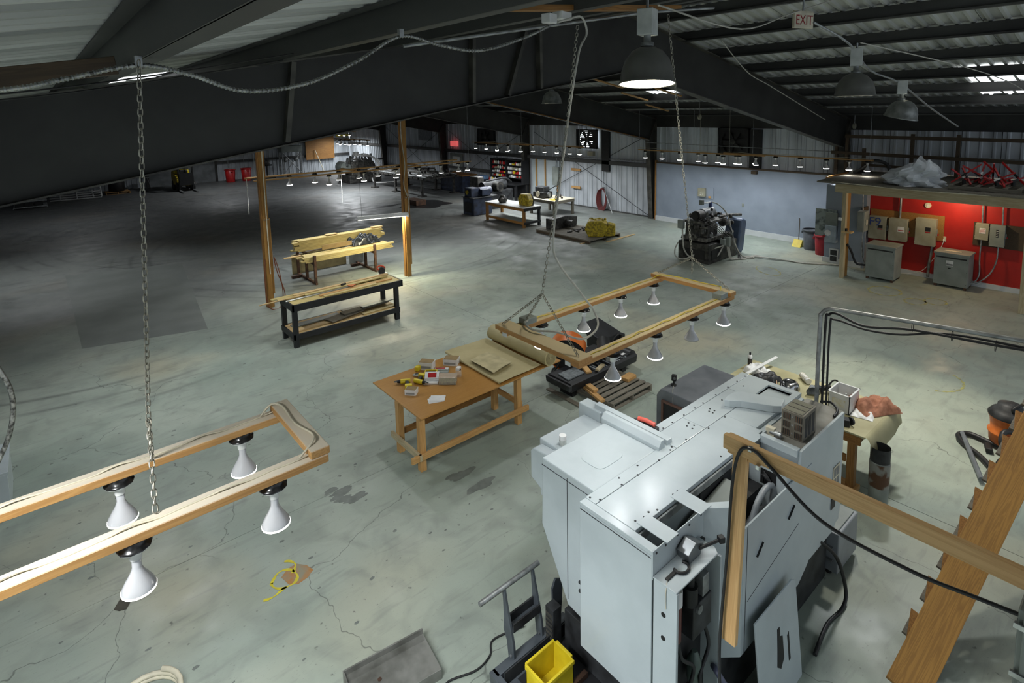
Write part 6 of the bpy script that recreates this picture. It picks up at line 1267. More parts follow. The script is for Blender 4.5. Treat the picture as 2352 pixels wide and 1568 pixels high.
# ================================================================== back of the shop, right side
t = thing('low_platform', 'dark low timber platform with yellow casting in mid floor', 'platform', (16.1, 15.2, 0))
for k in range(9): board('plank', (15.2, 13.91+.318*k, .11), (17.0, 13.91+.318*k, .11), .312, .04, M_WOOD_GREY, t)
for x in (15.25, 16.1, 16.95): board('runner', (x, 13.75, .045), (x, 16.6, .045), .09, .09, M_WOOD_DARK, t)
tag(board('pale_lath', (15.9, 13.5, .01), (17.6, 13.55, .02), .09, .02, M_WOOD_PALE), 'pale lath sticking out from under the dark platform', 'lath'); tag(board('pale_lath', (15.0, 13.98, .01), (15.5, 14.0, .02), .09, .02, M_WOOD_PALE), 'short pale lath end at the near corner of the dark platform', 'lath')
def casting(label, c, m, rz=0, s=1.0):
    t = thing('casting', label, 'casting', (c[0], c[1], c[2]), rz)
    MB().prism_y([(0,0),(.55,0),(.72,.2),(.70,.50),(.5,.62),(.0,.60),(-.14,.3)], -.32, .32).build('body', m, t, .05, True)
    MB().prism_y([(.60,.02),(1.0,.04),(1.0,.44),(.72,.50)], -.24, .22).build('snout', m, t, .04, True)
    for k in range(9): MB().sphere((.05+.07*k, .25-.12*(k % 4), .59+.03*(k % 2)), .05, 8).build('lug', m, t, 0, True)
    return t
c1 = casting('bright yellow engine casting on the dark platform', (15.85, 14.35, .13), M_YELLOWPAINT, -.9)
t = thing('machine_bed', 'dark cast trough on the far end of the dark platform', 'casting', (16.1, 15.9, .13)); MB().prism_y([(15.5,.13),(16.9,.13),(16.95,.5),(16.2,.62),(15.5,.56)], 15.95, 16.35).build('trough', M_CASTDK, t, .03); MB().cyl((16.3,15.6,.32),(16.3,15.95,.32),.14,n=16).build('boss', M_CASTDK, t)
for k in range(8): tag(MB().cbox((15.7+.14*k, 15.2+.12*math.sin(k*2.2), .155), (.24, .06, .05), k*.7).build('iron_part', M_CASTDK), 'small dark iron part lying loose on the platform', 'iron part', 'loose iron parts on the platform')
# bench with pale top
def bench(label, x0, x1, y0, y1, h, leg=M_WOOD_OLD, top=None, shelf=.22, dark_end=True):
    t = thing('work_bench', label, 'workbench', ((x0+x1)/2, (y0+y1)/2, 0)); MB().box((x0-.03, y0-.03, h-.025), (x1+.03, y1+.03, h)).build('top', top or M_WHITE, t, .003)
    for x in (x0+.05, x1-.05):
        for y in (y0+.05, y1-.05): board('leg', (x, y, 0), (x, y, h-.025), .10, .10, M_BLACKPAINT if dark_end and y < (y0+y1)/2 and x > (x0+x1)/2-9 and y < y0+.1 and x > x0+.1 else leg, t, (0,1,0))
    board('apron', (x0, y0+.0, h-.09), (x0, y1, h-.09), .03, .12, leg, t); board('apron', (x1, y0, h-.09), (x1, y1, h-.09), .03, .12, leg, t); board('apron', (x0, y0-.01, h-.09), (x1, y0-.01, h-.09), .03, .12, M_BLACKPAINT if dark_end else leg, t)
    if shelf:
        MB().box((x0+.05, y0+.05, shelf), (x1-.05, y1-.05, shelf+.02)).build('shelf', M_GREYPAINT, t); board('shelf_rail', (x0, y0, shelf-.03), (x0, y1, shelf-.03), .03, .1, leg, t); board('shelf_rail', (x0, y0, shelf-.03), (x1, y0, shelf-.03), .03, .1, M_BLACKPAINT if dark_end else leg, t)
    return t
bench('wooden bench with pale top and lower shelf in mid floor', 15.35, 16.3, 17.5, 20.1, .85)
c2 = thing('casting', 'yellow and black ribbed housing standing on the pale bench', 'casting', (15.85, 17.95, .85)); MB().prism_x([(-.28,0),(.28,0),(.36,.3),(.2,.5),(-.2,.52),(-.36,.25)], -.14, .14).build('body', M_YELLOWPAINT, c2, .04, True); MB().prism_x([(-.28,0),(.28,0),(.34,.3),(.2,.48),(-.2,.5),(-.34,.25)], .14, .22).build('back', M_BLACK, c2, .02, True)
for k in range(8): MB().sphere((-.15, .26*math.cos(k*.8), .26+.2*math.sin(k*.8)), .04, 8).build('lug', M_YELLOWPAINT, c2, 0, True)
t = thing('gear_part', 'dark iron hub standing on the far end of the pale bench', 'iron part', (15.7, 19.3, .85)); MB().lathe([(.16,0),(.18,.05),(.22,.14),(.14,.24),(.1,.32),(.07,.33)], (0,0,0), 10).build('hub', M_CASTDK, t, 0, True); MB().cyl((-.1,-.1,.15),(-.22,-.2,.15),.09,n=12).build('boss', M_CASTDK, t, 0, True)
t = bench('square low wooden table under the far wall with a machine on it', 17.85, 19.15, 18.25, 19.9, .75, M_WOOD_GREY, M_CREAM, 0, False)
t = thing('generator', 'black engine generator on the low square table', 'generator', (18.3, 19.4, .75)); MB().box((18.0,19.1,.78),(18.6,19.85,1.05)).build('body', M_BLACK, t, .04); MB().box((18.05,19.2,1.05),(18.5,19.75,1.28)).build('tank', M_DARK_MACHINE, t, .03); MB().cyl((17.98,19.5,.95),(18.02,19.5,.95),.13,n=16).build('recoil', M_CREAM, t); MB().cyl((18.3,19.0,.93),(18.3,19.12,.93),.1).build('muffler', M_GALV, t)
for k, (x, y) in enumerate([(18.7,18.6),(18.5,18.7),(18.9,18.9)]): tag(MB().cyl((x,y,.752),(x,y,.80+.08*(k == 2)),.05,n=12).build('small_part', M_CASTDK), ['small dark part at the front of the low square table', 'small dark part beside the black generator', 'small dark pot at the back of the low square table'][k], 'iron part')
crumple('yellow_rope', 'yellow rope heap hanging over the low square table edge', 'rope', (18.15, 18.55, .752), (.4, .3, .1), M_YELLOWPAINT, 40, h=.06, freq=14)
# blue machine and dark ones
t = thing('blue_power_unit', 'blue machine cabinet with motor on top', 'machine', (16.0, 21.5, 0)); MB().box((15.45,21.15,.02),(16.55,22.0,.82)).build('cabinet', M_NAVY, t, .02); MB().box((15.43,21.3,.15),(15.46,21.85,.62)).build('opening', M_BLACK, t); MB().box((15.4,21.1,.82),(16.9,22.05,.86)).build('deck', M_DARK_MACHINE, t, .01)
MB().box((15.5,21.4,.86),(16.0,21.95,1.28)).build('pump_box', M_NAVY, t, .03); MB().cyl((16.0,21.5,1.08),(16.7,21.5,1.08),.2,n=18).build('motor', M_NAVY, t); MB().box((16.0,21.2,.9),(16.5,21.35,1.2)).build('terminal_box', M_NAVY, t, .02); MB().cyl((15.5,21.7,1.08),(15.46,21.7,1.08),.10,n=14).build('yellow_cap', M_YELLOWPAINT, t)
t = thing('gearbox', 'large dark gearbox with round flange behind the blue machine', 'gearbox', (17.8, 22.4, 0)); MB().box((17.1,22.0,.0),(18.6,23.2,.9)).build('stand', M_DARK_MACHINE, t, .03); MB().cyl((16.9,22.4,1.12),(18.3,22.4,1.15),.24,.3,n=20).build('body', M_DARK_MACHINE, t); MB().cyl((17.6,21.8,1.12),(17.6,22.2,1.12),.24,n=18).build('flange', M_CASTDK, t); MB().cyl((17.6,21.79,1.12),(17.6,21.82,1.12),.12,n=14).build('bore', M_BLACK, t); MB().box((16.8,22.6,.7),(17.2,23.3,1.6)).build('cover', M_CASTDK, t, .05)
MB().tube([(17.0,22.2,1.4),(17.6,22.0,1.5),(18.3,22.2,1.45),(18.8,22.4,1.2)], .05, 8, True, 5).build('pipe', M_DARK_MACHINE, t)
# supply shelf on workbench
t = thing('supply_shelf', 'dark shelving unit full of supplies on a black bench', 'shelf', (20.2, 24.5, 0))
MB().box((19.7,23.15,.80),(20.75,26.1,.88)).build('bench_top', M_BLACKPAINT, t, .01)
for y in (23.25,24.3,26.0): MB().box((19.78,y-.06,0),(19.9,y+.06,.8)).build('leg', M_BLACKPAINT, t)
MB().box((20.5,23.2,0),(20.74,26.05,.8)).build('back_panel', M_BLACKPAINT, t)
for y in (23.2,24.55,25.95): MB().box((20.25,y-.04,.88),(20.75,y+.04,2.14)).build('upright', M_BLACKPAINT, t)
for z in (1.12,1.34,1.56,1.82,2.12): MB().box((20.25,23.2,z-.02),(20.75,25.95,z+.01)).build('shelf', M_BLACKPAINT, t)
MB().box((20.73,23.2,.88),(20.76,25.95,2.12)).build('back', M_DARK_MACHINE, t)
rs = random.Random(9)
cols = [M_RED, M_WHITE, M_CREAM, M_YELLOW, M_GREYPAINT, M_RED, M_WHITE, M_BEIGEBOX]; nm_ = {1.12:'bottom', 1.34:'second', 1.56:'third', 1.82:'top'}
for z in (1.12,1.34,1.56,1.82):
    y = 23.32; cnt = 0
    while y < 25.8:
        wd = rs.uniform(.09,.18); m_ = cols[rs.randrange(8)]
        if abs(y+wd/2-24.55) > .14:
            cnt += 1; cn = {M_RED.name:'red', M_WHITE.name:'white', M_CREAM.name:'cream', M_YELLOW.name:'yellow', M_GREYPAINT.name:'grey', M_BEIGEBOX.name:'beige'}[m_.name]; od = ['first','second','third','fourth','fifth','sixth','seventh','eighth','ninth','tenth','eleventh','twelfth','thirteenth','fourteenth','fifteenth','sixteenth','seventeenth','eighteenth','nineteenth','twentieth'][cnt-1]
            h = rs.uniform(.09,.17)
            if z == 1.82 and y > 25.0 or rs.random() < .2:
                o = MB().lathe([(.05,0),(.055,.01),(.055,.13),(.02,.16),(.02,.19)], (20.38,y+wd/2,z+.012), 10).build('supply_bottle', m_); tag(o, '%s bottle, %s from the right on the %s shelf of the supply unit' % (cn, od, nm_[z]), 'bottle', 'bottles on the %s supply shelf' % nm_[z])
            else:
                o = MB().box((20.28,y,z+.012),(20.55,y+wd,z+.012+h)).build('parts_bin', m_, None, .01); tag(o, '%s parts box, %s from the right on the %s shelf of the supply unit' % (cn, od, nm_[z]), 'box', 'boxes on the %s supply shelf' % nm_[z])
        y += wd+rs.uniform(.02,.06)
for k in range(5): tag(MB().lathe([(.05,0),(.055,.01),(.055,.15),(.02,.19),(.02,.22)], (20.0,25.2+.13*k,.882), 10).build('bench_bottle', [M_WHITE,M_CREAM,M_YELLOW,M_WHITE,M_RED][k]), '%s bottle standing on the black bench by the supply shelf' % ['rightmost white','cream','yellow','leftmost white','red'][k], 'bottle', 'bottles on the black bench')
tag(MB().cbox((20.1, 26.4, 1.0), (.3, .45, .22)).build('blue_crate', mat('pale_blue', (120, 156, 196), .5), None, .02), 'pale blue crate left of the supply shelf', 'crate')
tag(MB().box((19.7,26.15,0),(20.7,26.7,.89)).build('grey_desk', M_DARK_MACHINE, None, .01), 'dark cabinet under the pale blue crate', 'cabinet')
# things on the right wall
def fan(label, y0, y1, z0, z1, lit):
    t = thing('wall_fan', label, 'fan', (XR-.1, (y0+y1)/2, z0)); yc, zc, r = (y0+y1)/2, (z0+z1)/2, min(y1-y0, z1-z0)/2*.92
    for a, b_ in (((XR-.2,y0,z0),(XR-.03,y0+.06,z1)), ((XR-.2,y1-.06,z0),(XR-.03,y1,z1)), ((XR-.2,y0,z0),(XR-.03,y1,z0+.06)), ((XR-.2,y0,z1-.06),(XR-.03,y1,z1))): MB().box(a, b_).build('frame', M_BLACK, t)
    b = MB(); n = 28; vs = [(XR-.16, yc+r*math.cos(2*math.pi*i/n), zc+r*math.sin(2*math.pi*i/n)) for i in range(n)]+[(XR-.16, yc+(y1-y0)*.71*math.cos(2*math.pi*i/n), zc+(z1-z0)*.71*math.sin(2*math.pi*i/n)) for i in range(n)]
    vs = [(v[0], max(y0, min(y1, v[1])), max(z0, min(z1, v[2]))) for v in vs]; b.add(vs, [(i,(i+1)%n,n+(i+1)%n,n+i) for i in range(n)]); b.build('shroud', M_BLACK, t)
    for k in range(6):
        a = k*math.pi/3; M = Matrix.Translation((XR-.13, yc, zc)) @ Matrix.Rotation(a, 4, 'X'); MB().prism([(.06,-.05),(r*.95,-.16),(r*.97,.06),(.06,.05)], .01, M @ Matrix(((0,0,1,0),(1,0,0,0),(0,1,0,0),(0,0,0,1)))).build('blade', M_BLACK, t)
    MB().cyl((XR-.2,yc,zc),(XR-.08,yc,zc),.10,n=14).build('motor', M_CASTDK, t)
    nl = 9
    for k in range(nl): z = z0+.08+(z1-z0-.16)*(k+.5)/nl; MB().box((XR-.055,y0+.06,z-.028),(XR-.045,y1-.06,z+.03)).build('louvre', M_BLACK, t)
    if lit: MB().box((XR-.040,y0+.05,z0+.05),(XR-.032,y1-.05,z1-.05)).build('daylight_opening', emit('daylight_gap', (.9,.96,1), 2.2), t)
    else: MB().box((XR-.040,y0+.05,z0+.05),(XR-.032,y1-.05,z1-.05)).build('shutter', M_BLACK, t)
    return t
fan('large wall fan with daylight behind its blades', 18.25, 19.55, 2.95, 3.88, True); fan('dark closed wall fan above the grey wall', 10.65, 11.9, 3.0, 4.05, False); fan('dark wall fan behind the dazzling bulbs', 26.2, 27.8, 2.8, 3.8, False)
for y, z0, z1, lb in ((17.72,1.9,3.9,'wide dark steel jamb right of the lit wall fan'), (10.4,2.6,4.0,'dark steel jamb right of the closed wall fan')): tag(MB().box((XR-.15,y-.22,z0 if y > 15 else 2.55),(XR-.03,y+.22,z1)).build('fan_jamb', M_BLACK), lb, 'steel jamb')
t = thing('hose_reel', 'coiled dark red hose hanging on the metal wall', 'hose', (20.8, 17.9, 0))
for k in range(7): MB().tube([(20.80-.02*k, 17.9+(.15+.028*k)*math.cos(a), .62-.02*k+(.46+.015*k)*math.sin(a)) for a in [R(q*15) for q in range(25)]], .022, 6).build('loop', mat('hose_red', (104, 44, 44), .5), t)
MB().cbox((20.82,17.9,1.1),(.08,.1,.05)).build('hook', M_GALV, t); MB().tube([(20.8,17.9,1.15),(20.85,17.9,1.6),(20.86,17.95,2.2)], .012, 6).build('hanger', M_GALV, t)
tag(MB().cyl((20.75,17.75,1.0),(20.3,16.9,.03),.02,n=8).build('pole', M_GALV), 'thin pole leaning at the coiled red hose', 'pole')
for k, (y0, y1) in enumerate(((15.3, 22.8), (23.6, 31.2), (31.8, 39.5))):
    for a, (za, zb) in enumerate(((.1,3.7),(3.7,.1))): tag(MB().cyl((XR-.08,y0,za),(XR-.08,y1,zb),.012,n=6).build('brace_rod', M_BLACK), ['falling','rising'][a]+' diagonal brace rod on the metal wall, '+['nearest','middle','farthest'][k]+' bay', 'rod')
t = thing('wall_studs', 'raw timber studs and grey panel board on the metal wall', 'studs', (20.8, 21.8, 0))
for y in (22.6, 21.9): board('stud', (20.78,y,.3), (20.78,y,2.25), .09, .04, M_WOOD, t, (0,1,0))
MB().box((20.84,20.9,.2),(20.87,23.0,2.2)).build('insulation_sheet', M_WHITE_MACHINE, t); MB().box((20.66,20.85,.95),(20.8,21.25,1.9)).build('breaker_panel', M_GREYPAINT, t, .006); board('stud', (20.78,20.95,.2), (20.78,20.95,.95), .12, .04, M_WOOD_OLD, t, (0,1,0))
for z in (1.85, .95): tag(board('wall_block', (20.82,19.4,z), (20.82,20.0,z), .06, .12, M_WOOD), 'small wood block screwed to the metal wall, %s one' % ('upper' if z > 1 else 'lower'), 'block')
tag(MB().tube([(20.78,15.3,2.52),(20.78,18.0,2.50),(20.78,20.8,2.46),(20.76,21.0,2.3),(20.74,21.05,1.9)], .025, 8, True, 5).build('wall_conduit', M_GALV), 'long galvanised conduit along the metal wall girt', 'conduit')
tag(MB().cbox((20.75,18.6,2.72),(.2,.35,.22)).build('motor_box', M_BEIGEBOX, None, .02), 'small motor box on the girt under the lit fan', 'box')
tag(MB().tube([(20.0,14.9,3.42),(20.1,10,3.38),(20.2,5.5,3.34),(20.25,2.0,3.33)], .012, 6).build('long_conduit', M_GALV), 'long thin conduit running level across the metal wall above the grey wall', 'conduit')
t = thing('exit_sign_far', 'small red exit sign on the far metal wall', 'sign', (20.7, 30.4, 2.75)); MB().box((20.72,30.1,2.62),(20.90,30.75,2.95)).build('box', emit('exit_red', (1,.12,.12), .5), t)
d2 = tag(MB().box((XR-.06, 29.6, 0), (XR-.02, 31.0, 2.15)).build('door_2', M_GREYPAINT), 'pale grey door in the far metal wall', kind='structure'); MB().box((XR-.09,29.75,1.0),(XR-.06,29.85,1.1)).build('door_handle', M_GALV, d2); MB().box((XR-.07,29.9,1.2),(XR-.058,30.7,1.95)).build('door_notice', M_WHITE, d2)
tag(MB().box((XR-.05,33.2,2.9),(XR-.02,34.9,3.9)).build('wall_board', mat('pale_board', (130,136,142), .6)), 'pale square board high on the far metal wall', 'board')
# roller conveyor rack of steel bars
t = thing('bar_rack', 'long dark steel rack loaded with bars and pipes', 'rack', (18.0, 29.5, 0))
for x, y in ((16.9,31.2),(16.95,28.2),(19.1,30.1),(19.1,28.1),(16.9,34.0),(19.1,33.5)): MB().box((x-.06,y-.06,.06),(x+.06,y+.06,1.05)).build('leg', M_CASTDK, t); MB().box((x-.2,y-.2,0),(x+.2,y+.2,.06)).build('foot', M_CASTDK, t)
for x in (16.9,19.1): MB().box((x-.06,27.6,1.0),(x+.06,34.6,1.12)).build('side_beam', M_CASTDK, t)
for k in range(12): MB().box((16.8,27.8+.6*k,1.0),(19.2,27.9+.6*k,1.1)).build('cross_beam', M_CASTDK, t)
MB().box((16.85,28.2,.25),(16.95,31.2,.33)).build('stretcher', M_CASTDK, t)
rb_ = random.Random(4)
for k in range(16): x = 16.9+.14*k; tag(MB().cyl((x,27.5+rb_.uniform(0,.6),1.16+.04*(k % 2)),(x+rb_.uniform(-.1,.1),34.4+rb_.uniform(0,.8),1.16+.04*(k % 2)),.045,n=8).build('steel_bar', M_CAST if k % 3 else M_GALV), 'steel bar lying lengthways on the dark bar rack, %s from the left' % ['first','second','third','fourth','fifth','sixth','seventh','eighth','ninth','tenth','eleventh','twelfth','thirteenth','fourteenth','fifteenth','last'][k], 'bar', 'bars on the dark rack')
for k in range(36): tag(MB().cbox((16.9+2.2*rb_.random(), 28+6*rb_.random(), 1.28+.05*rb_.random()), (.1+.4*rb_.random(), .08, .1), rb_.uniform(0,3)).build('steel_scrap', M_CASTDK if k % 3 else M_CAST), 'lump of dark steel on top of the bar rack', 'steel part', 'steel parts on the bar rack')
t = thing('tool_chest', 'dark blue tool bench behind the bar rack', 'bench', (19.8, 29.0, 0)); MB().box((19.4,27.6,.0),(20.4,30.0,1.0)).build('body', M_NAVY, t, .01); MB().box((19.35,27.55,1.0),(20.45,30.05,1.06)).build('top', M_WOOD_OLD, t)
t = thing('steel_block', 'rusty dark block on a black oil stain', 'block', (15.3, 25.9, 0)); MB().box((15.0,25.6,0.01),(15.6,26.8,.28)).build('block', M_RUST, t, .01)
M_OIL = mat('oil_stain', (34,34,35), .35, 0, (44,44,45), 3, 6)
def blob(label, c, r, seed, sx=1, sy=1):
    rr = random.Random(seed); n = 48; ph = [(k, rr.uniform(0,6.3), rr.uniform(.04,.22)/k**.4) for k in range(2,9)]
    pts = [((c[0]+sx*r*(1+sum(a*math.sin(k*t_+p) for k, p, a in ph))*math.cos(t_)), c[1]+sy*r*(1+sum(a*math.sin(k*t_+p) for k, p, a in ph))*math.sin(t_)) for t_ in [2*math.pi*i/n for i in range(n)]]
    tag(MB().prism(pts, .0012, Matrix.Translation((0,0,.0003))).build('oil_stain', M_OIL), label, 'stain')
blob('black oil stain under the bar rack end', (15.7,25.8), 1.2, 1, 1.0, 1.1); blob('black oil stain left of the rusty block', (13.9,26.8), .5, 2, 1.6, .5)
# ================================================================== far end
t = thing('far_machine', 'tall dark engine-like machine with white hoses at the far end', 'machine', (17.6, 38.0, 0)); MB().box((16.5,36.9,0),(18.9,38.9,.55)).build('bed', M_CASTDK, t, .05); MB().cyl((17.9,37.0,1.05),(17.9,38.8,1.05),.6,n=20).build('drum', M_CASTDK, t); MB().cyl((16.6,37.6,1.1),(16.6,38.6,1.1),.4,n=18).build('tank', M_GREYPAINT, t); MB().box((16.9,37.4,.5),(17.6,38.6,1.5)).build('body', M_CAST, t, .05)
for k in range(9): MB().cyl((16.5+.25*k,37.3+.15*(k % 3),1.3+.1*(k % 4)),(16.8+.22*k,37.8,1.7+.12*(k % 3)),.08,n=8).build('fitting', M_CAST if k % 2 else M_GALV, t)
for k in range(4): MB().tube([(17.3+.2*k,37.6,1.8),(17.8+.25*k,37.3,2.0-.1*k),(18.5+.1*k,37.2,1.7-.15*k),(18.9,37.0,1.4-.2*k)], .04, 8, True, 5).build('hose', M_WHITE, t)
MB().cbox((17.3,37.5,2.0),(.3,.4,.3)).build('control_head', M_WHITE, t); MB().tube([(18.2,37.0,.3),(18.0,36.2,.04),(18.6,35.6,.04),(19.6,35.4,.04)], .05, 8, True, 5).build('hose', M_WHITE, t); MB().cbox((19.0,37.2,1.55),(.4,.2,.1)).build('handle', M_BLACK, t)
t = thing('forklift', 'yellow forklift with black mast parked at the far left', 'forklift', (7.6, 43.0, 0))
MB().prism_x([(42.2,.35),(44.0,.35),(44.2,.8),(44.1,1.2),(43.4,1.1),(42.6,.95),(42.3,.8)], 7.0, 8.0).build('body', M_YELLOWPAINT, t, .05); MB().box((7.05,43.3,.9),(7.95,44.1,1.3)).build('counterweight', M_YELLOW, t, .06); MB().box((7.25,42.7,.95),(7.75,43.2,1.35)).build('seat', M_BLACK, t, .05)
for x in (7.1,7.9):
    MB().box((x-.04,42.0,.1),(x+.04,42.12,2.1)).build('mast_rail', M_BLACK, t); MB().box((x-.03,42.3,.9),(x+.03,42.36,2.15)).build('cage_post', M_BLACK, t); MB().box((x-.03,43.6,1.2),(x+.03,43.66,2.15)).build('cage_post', M_BLACK, t); MB().box((x-.06,40.9,.06),(x+.06,42.0,.10)).build('fork', M_GALV, t)
    for y in (42.4,43.8): MB().cyl((x-.12,y,.3),(x+.12,y,.3),.3,n=18).build('tyre', M_BLACK, t)
MB().box((7.05,42.3,2.12),(7.95,43.66,2.17)).build('roof_guard', M_BLACK, t); MB().box((7.1,41.95,.4),(7.9,42.02,1.2)).build('carriage', M_BLACK, t); MB().box((7.1,42.0,2.0),(7.9,42.1,2.1)).build('mast_top', M_BLACK, t)
for k, x in enumerate((10.9, 12.0)):
    t = trashcan(('red barrel left of its twin at the far wall', 'red barrel right of its twin at the far wall')[k], (x, 45.0), .36, .95, M_RED, 'red_barrel')
    bx = thing('bag_hook', ('white rope hanging above the left red barrel', 'white rope hanging above the right red barrel')[k], 'rope', (x, 45.4, 1)); MB().tube([(x,45.4,1.0),(x,45.4,roof_z(x))], .02, 6).build('rope', M_GALV, bx); MB().cbox((x,45.4,2.9),(.2,.05,.3)).build('tag', M_WHITE, bx)
M_ROLL = mat('roll_door', (126, 130, 132), .5, .1, (96, 100, 102), 2)
for i, (xa, xb, h) in enumerate(((6.0, 7.9, 2.6), (8.3, 10.2, 2.6))):
    d_ = MB().box((xa, Y1-.14, 0), (xb, Y1-.10, h)).build('door_%d' % (3+i), M_ROLL); tag(d_, 'ribbed roll-up door in the end wall', kind='structure')
    for k in range(26): MB().box((xa, Y1-.16, .04+.1*k), (xb, Y1-.14, .10+.1*k)).build('slat', M_ROLL, d_)
    for x in (xa-.08, xb+.08): MB().box((x-.08, Y1-.2, 0), (x+.08, Y1-.1, h+.2)).build('jamb', M_STEEL, d_)
t = thing('cross_braced_stand', 'tall grey cabinet on a cross-braced stand at the end wall', 'cabinet', (15.5, 45.6, 0))
for x in (14.8,16.2):
    for y in (45.2,46.0): MB().box((x-.05,y-.05,0),(x+.05,y+.05,2.3)).build('leg', M_GALV, t)
MB().box((14.7,45.1,1.9),(16.3,46.1,2.4)).build('hopper', M_GREYPAINT, t, .03)
for a, b_ in (((14.8,45.14,.2),(16.2,45.14,1.9)), ((16.2,45.14,.2),(14.8,45.14,1.9))): MB().cyl(a, b_, .03, n=6).build('brace', M_GALV, t)
for x in (15.1,15.9): MB().sphere((x,45.5,1.3), .2, 10).build('drum', M_GALV, t)
t = thing('engine_stand', 'small dark engine hoist left of the cross-braced stand', 'hoist', (13.6, 45.3, 0)); MB().cyl((13.6,45.3,.1),(13.6,45.3,1.5),.06).build('mast', M_BLACK, t); MB().cyl((13.2,45.2,1.0),(14.0,45.4,1.0),.06).build('arm', M_BLACK, t); MB().sphere((13.6,45.2,1.2), .25, 8).build('engine', M_CASTDK, t); MB().box((13.1,44.9,0),(14.1,45.7,.1)).build('base', M_BLACK, t); MB().cbox((13.2,45.1,1.6),(.15,.15,.2)).build('yellow_cap', M_YELLOW, t)
tag(MB().box((17.0,46.2,1.1),(19.4,46.3,3.0)).build('plywood_sheet', M_WOOD_OLD), 'brown plywood sheet on the far end wall', 'plywood'); tag(MB().cyl((18.2,45.6,.05),(17.7,46.1,1.9),.035,n=8).build('pole', M_CREAM), 'pale pole leaning by the far plywood sheet', 'pole'); tag(MB().box((19.6,46.1,2.9),(20.8,46.25,3.05)).build('yellow_hoist_beam', M_YELLOW), 'short yellow beam high at the far end wall corner', 'beam')
t = thing('dark_bin', 'black round bin on a small yellow pallet at the far left', 'bin', (3.9, 44.5, 0)); MB().lathe([(.4,.14),(.45,.2),(.45,1.0),(.3,1.1)], (3.95,44.6,0), 18).build('bin', M_BLACK, t)
pallet('small yellow pallet under the black bin at the far left', 3.3, 4.6, 44.0, 45.2, .14, 0, M_WOOD, 5)
t = thing('scaffold_frame', 'white tubular frame lying on the floor at the far left', 'frame', (1.6, 43.0, 0))
for k in range(4): MB().cyl((.5,43.2+.3*k,.04+.1*k),(3.0,42.9+.3*k,.04+.1*k),.04,n=6).build('tube', M_WHITE, t)
for x in (1.0,1.8,2.6,3.0): MB().cyl((x,43.1,.1),(x,44.1,.4),.04,n=6).build('tube', M_WHITE, t)
MB().cyl((3.0,42.9,.1),(3.0,43.8,.9),.04,n=6).build('tube', M_WHITE, t)
t = thing('battery_crate', 'low steel crate with dark blocks on the floor at the far left', 'crate', (-.3, 41.5, 0))
for k in range(6): MB().cbox((-.85+.42*(k % 3), 41.3+.6*(k//3), .22), (.36,.5,.26)).build('block', M_BLACK, t, .02)
for y in (41.0,41.6,42.2):
    for z in (.08,.4): MB().box((-1.1,y-.03,z-.03),(.35,y+.03,z+.03)).build('bar', M_GALV, t)
for x in (-1.1,.35): MB().box((x-.03,41.0,.0),(x+.03,42.2,.06)).build('bar', M_GALV, t)
t = thing('floor_stool', 'small wire stool beside the roll-up door', 'stool', (5.6, 45.6, 0)); MB().cyl((5.6,45.6,.75),(5.6,45.6,.8),.3,n=14).build('seat', M_GALV, t)
for a in range(3): MB().cyl((5.6+.2*math.cos(a*2.1),45.6+.2*math.sin(a*2.1),.75),(5.6+.35*math.cos(a*2.1),45.6+.35*math.sin(a*2.1),0),.025,n=6).build('leg', M_GALV, t)
# ================================================================== overhead
t = thing('exit_sign', 'pale exit sign with red letters hanging under the roof', 'sign', (7.7, 3.3, 5.9))
SX = Vector((.96, -.28, 0)).normalized(); Mx = facing((7.70, 3.28, 6.04), SX, (0,0,1))
MB().box((-.17,-.10,-.02), (.17,.10,.02), Mx).build('case', M_CREAM, t, .006); text('letters', 'EXIT', .175, mat('exit_letters', (150, 24, 28), .5), t, Mx @ Matrix.Translation((0,-.004,.0215)), .001, .86)
MB().box((-.17,.10,-.015), (.17,.115,.015), Mx).build('canopy', M_CREAM, t, .003); MB().tube([Mx @ Vector((0,.11,0)), Mx @ Vector((0,.3,0))], .012).build('stem', M_GALV, t)
pts = [(-.6,3.3,5.08),(-.08,3.3,5.12),(.14,3.3,5.17),(.43,3.3,5.24),(.65,3.3,5.2),(.9,3.3,5.12),(1.23,3.3,5.16),(1.56,3.3,5.3),(1.87,3.3,5.47),(2.17,3.3,5.43),(2.5,3.3,5.41),(2.91,3.3,5.52),(3.16,3.25,5.63)]
t = thing('armoured_cable', 'armoured flexible conduit swagged across the big beam', 'conduit', (1.0, 3.3, 5.1)); sp = smoothpath(pts, 14)
MB().tube(sp, .0095, 8).build('core', M_FLEX, t)
rib = MB(); 
acc = 0
for a, b_ in zip(sp[:-1], sp[1:]):
    l_ = (b_-a).length; n = max(1, int(l_/.016)); d = (b_-a).normalized()
    for k in range(n): p = a+(b_-a)*(k+.5)/n; rib.cyl(p-d*.0035, p+d*.0035, .0125, n=8, cap=False)
o = rib.build('armour_ribs', M_GALV, t); o['kind'] = 'stuff'
for p in (pts[3], pts[8]): MB().cbox((p[0], p[1], p[2]+.02), (.03,.03,.05)).build('hanger', M_GALV, t)
t = thing('junction_box', 'white junction boxes on the roof timber above the middle rack', 'junction box', (3.2, 3.2, 5.65)); MB().cbox((3.10,3.2,5.67),(.10,.08,.07),.2).build('box', M_WHITE, t, .005); MB().cbox((3.24,3.2,5.70),(.14,.09,.06),.2).build('box', M_WHITE, t, .005)
tag(board('roof_timber', (3.05, 3.6, 5.80), (5.4, 3.6, 6.02), .09, .05, M_WOOD_OLD), 'old timber under the ridge purlins at the top of the picture', 'timber'); tag(board('roof_timber', (-1.8, 3.9, 4.94), (.40, 3.9, 5.28), .06, .10, M_WOOD_DARK), 'brown timber under the left roof at the picture edge', 'timber')
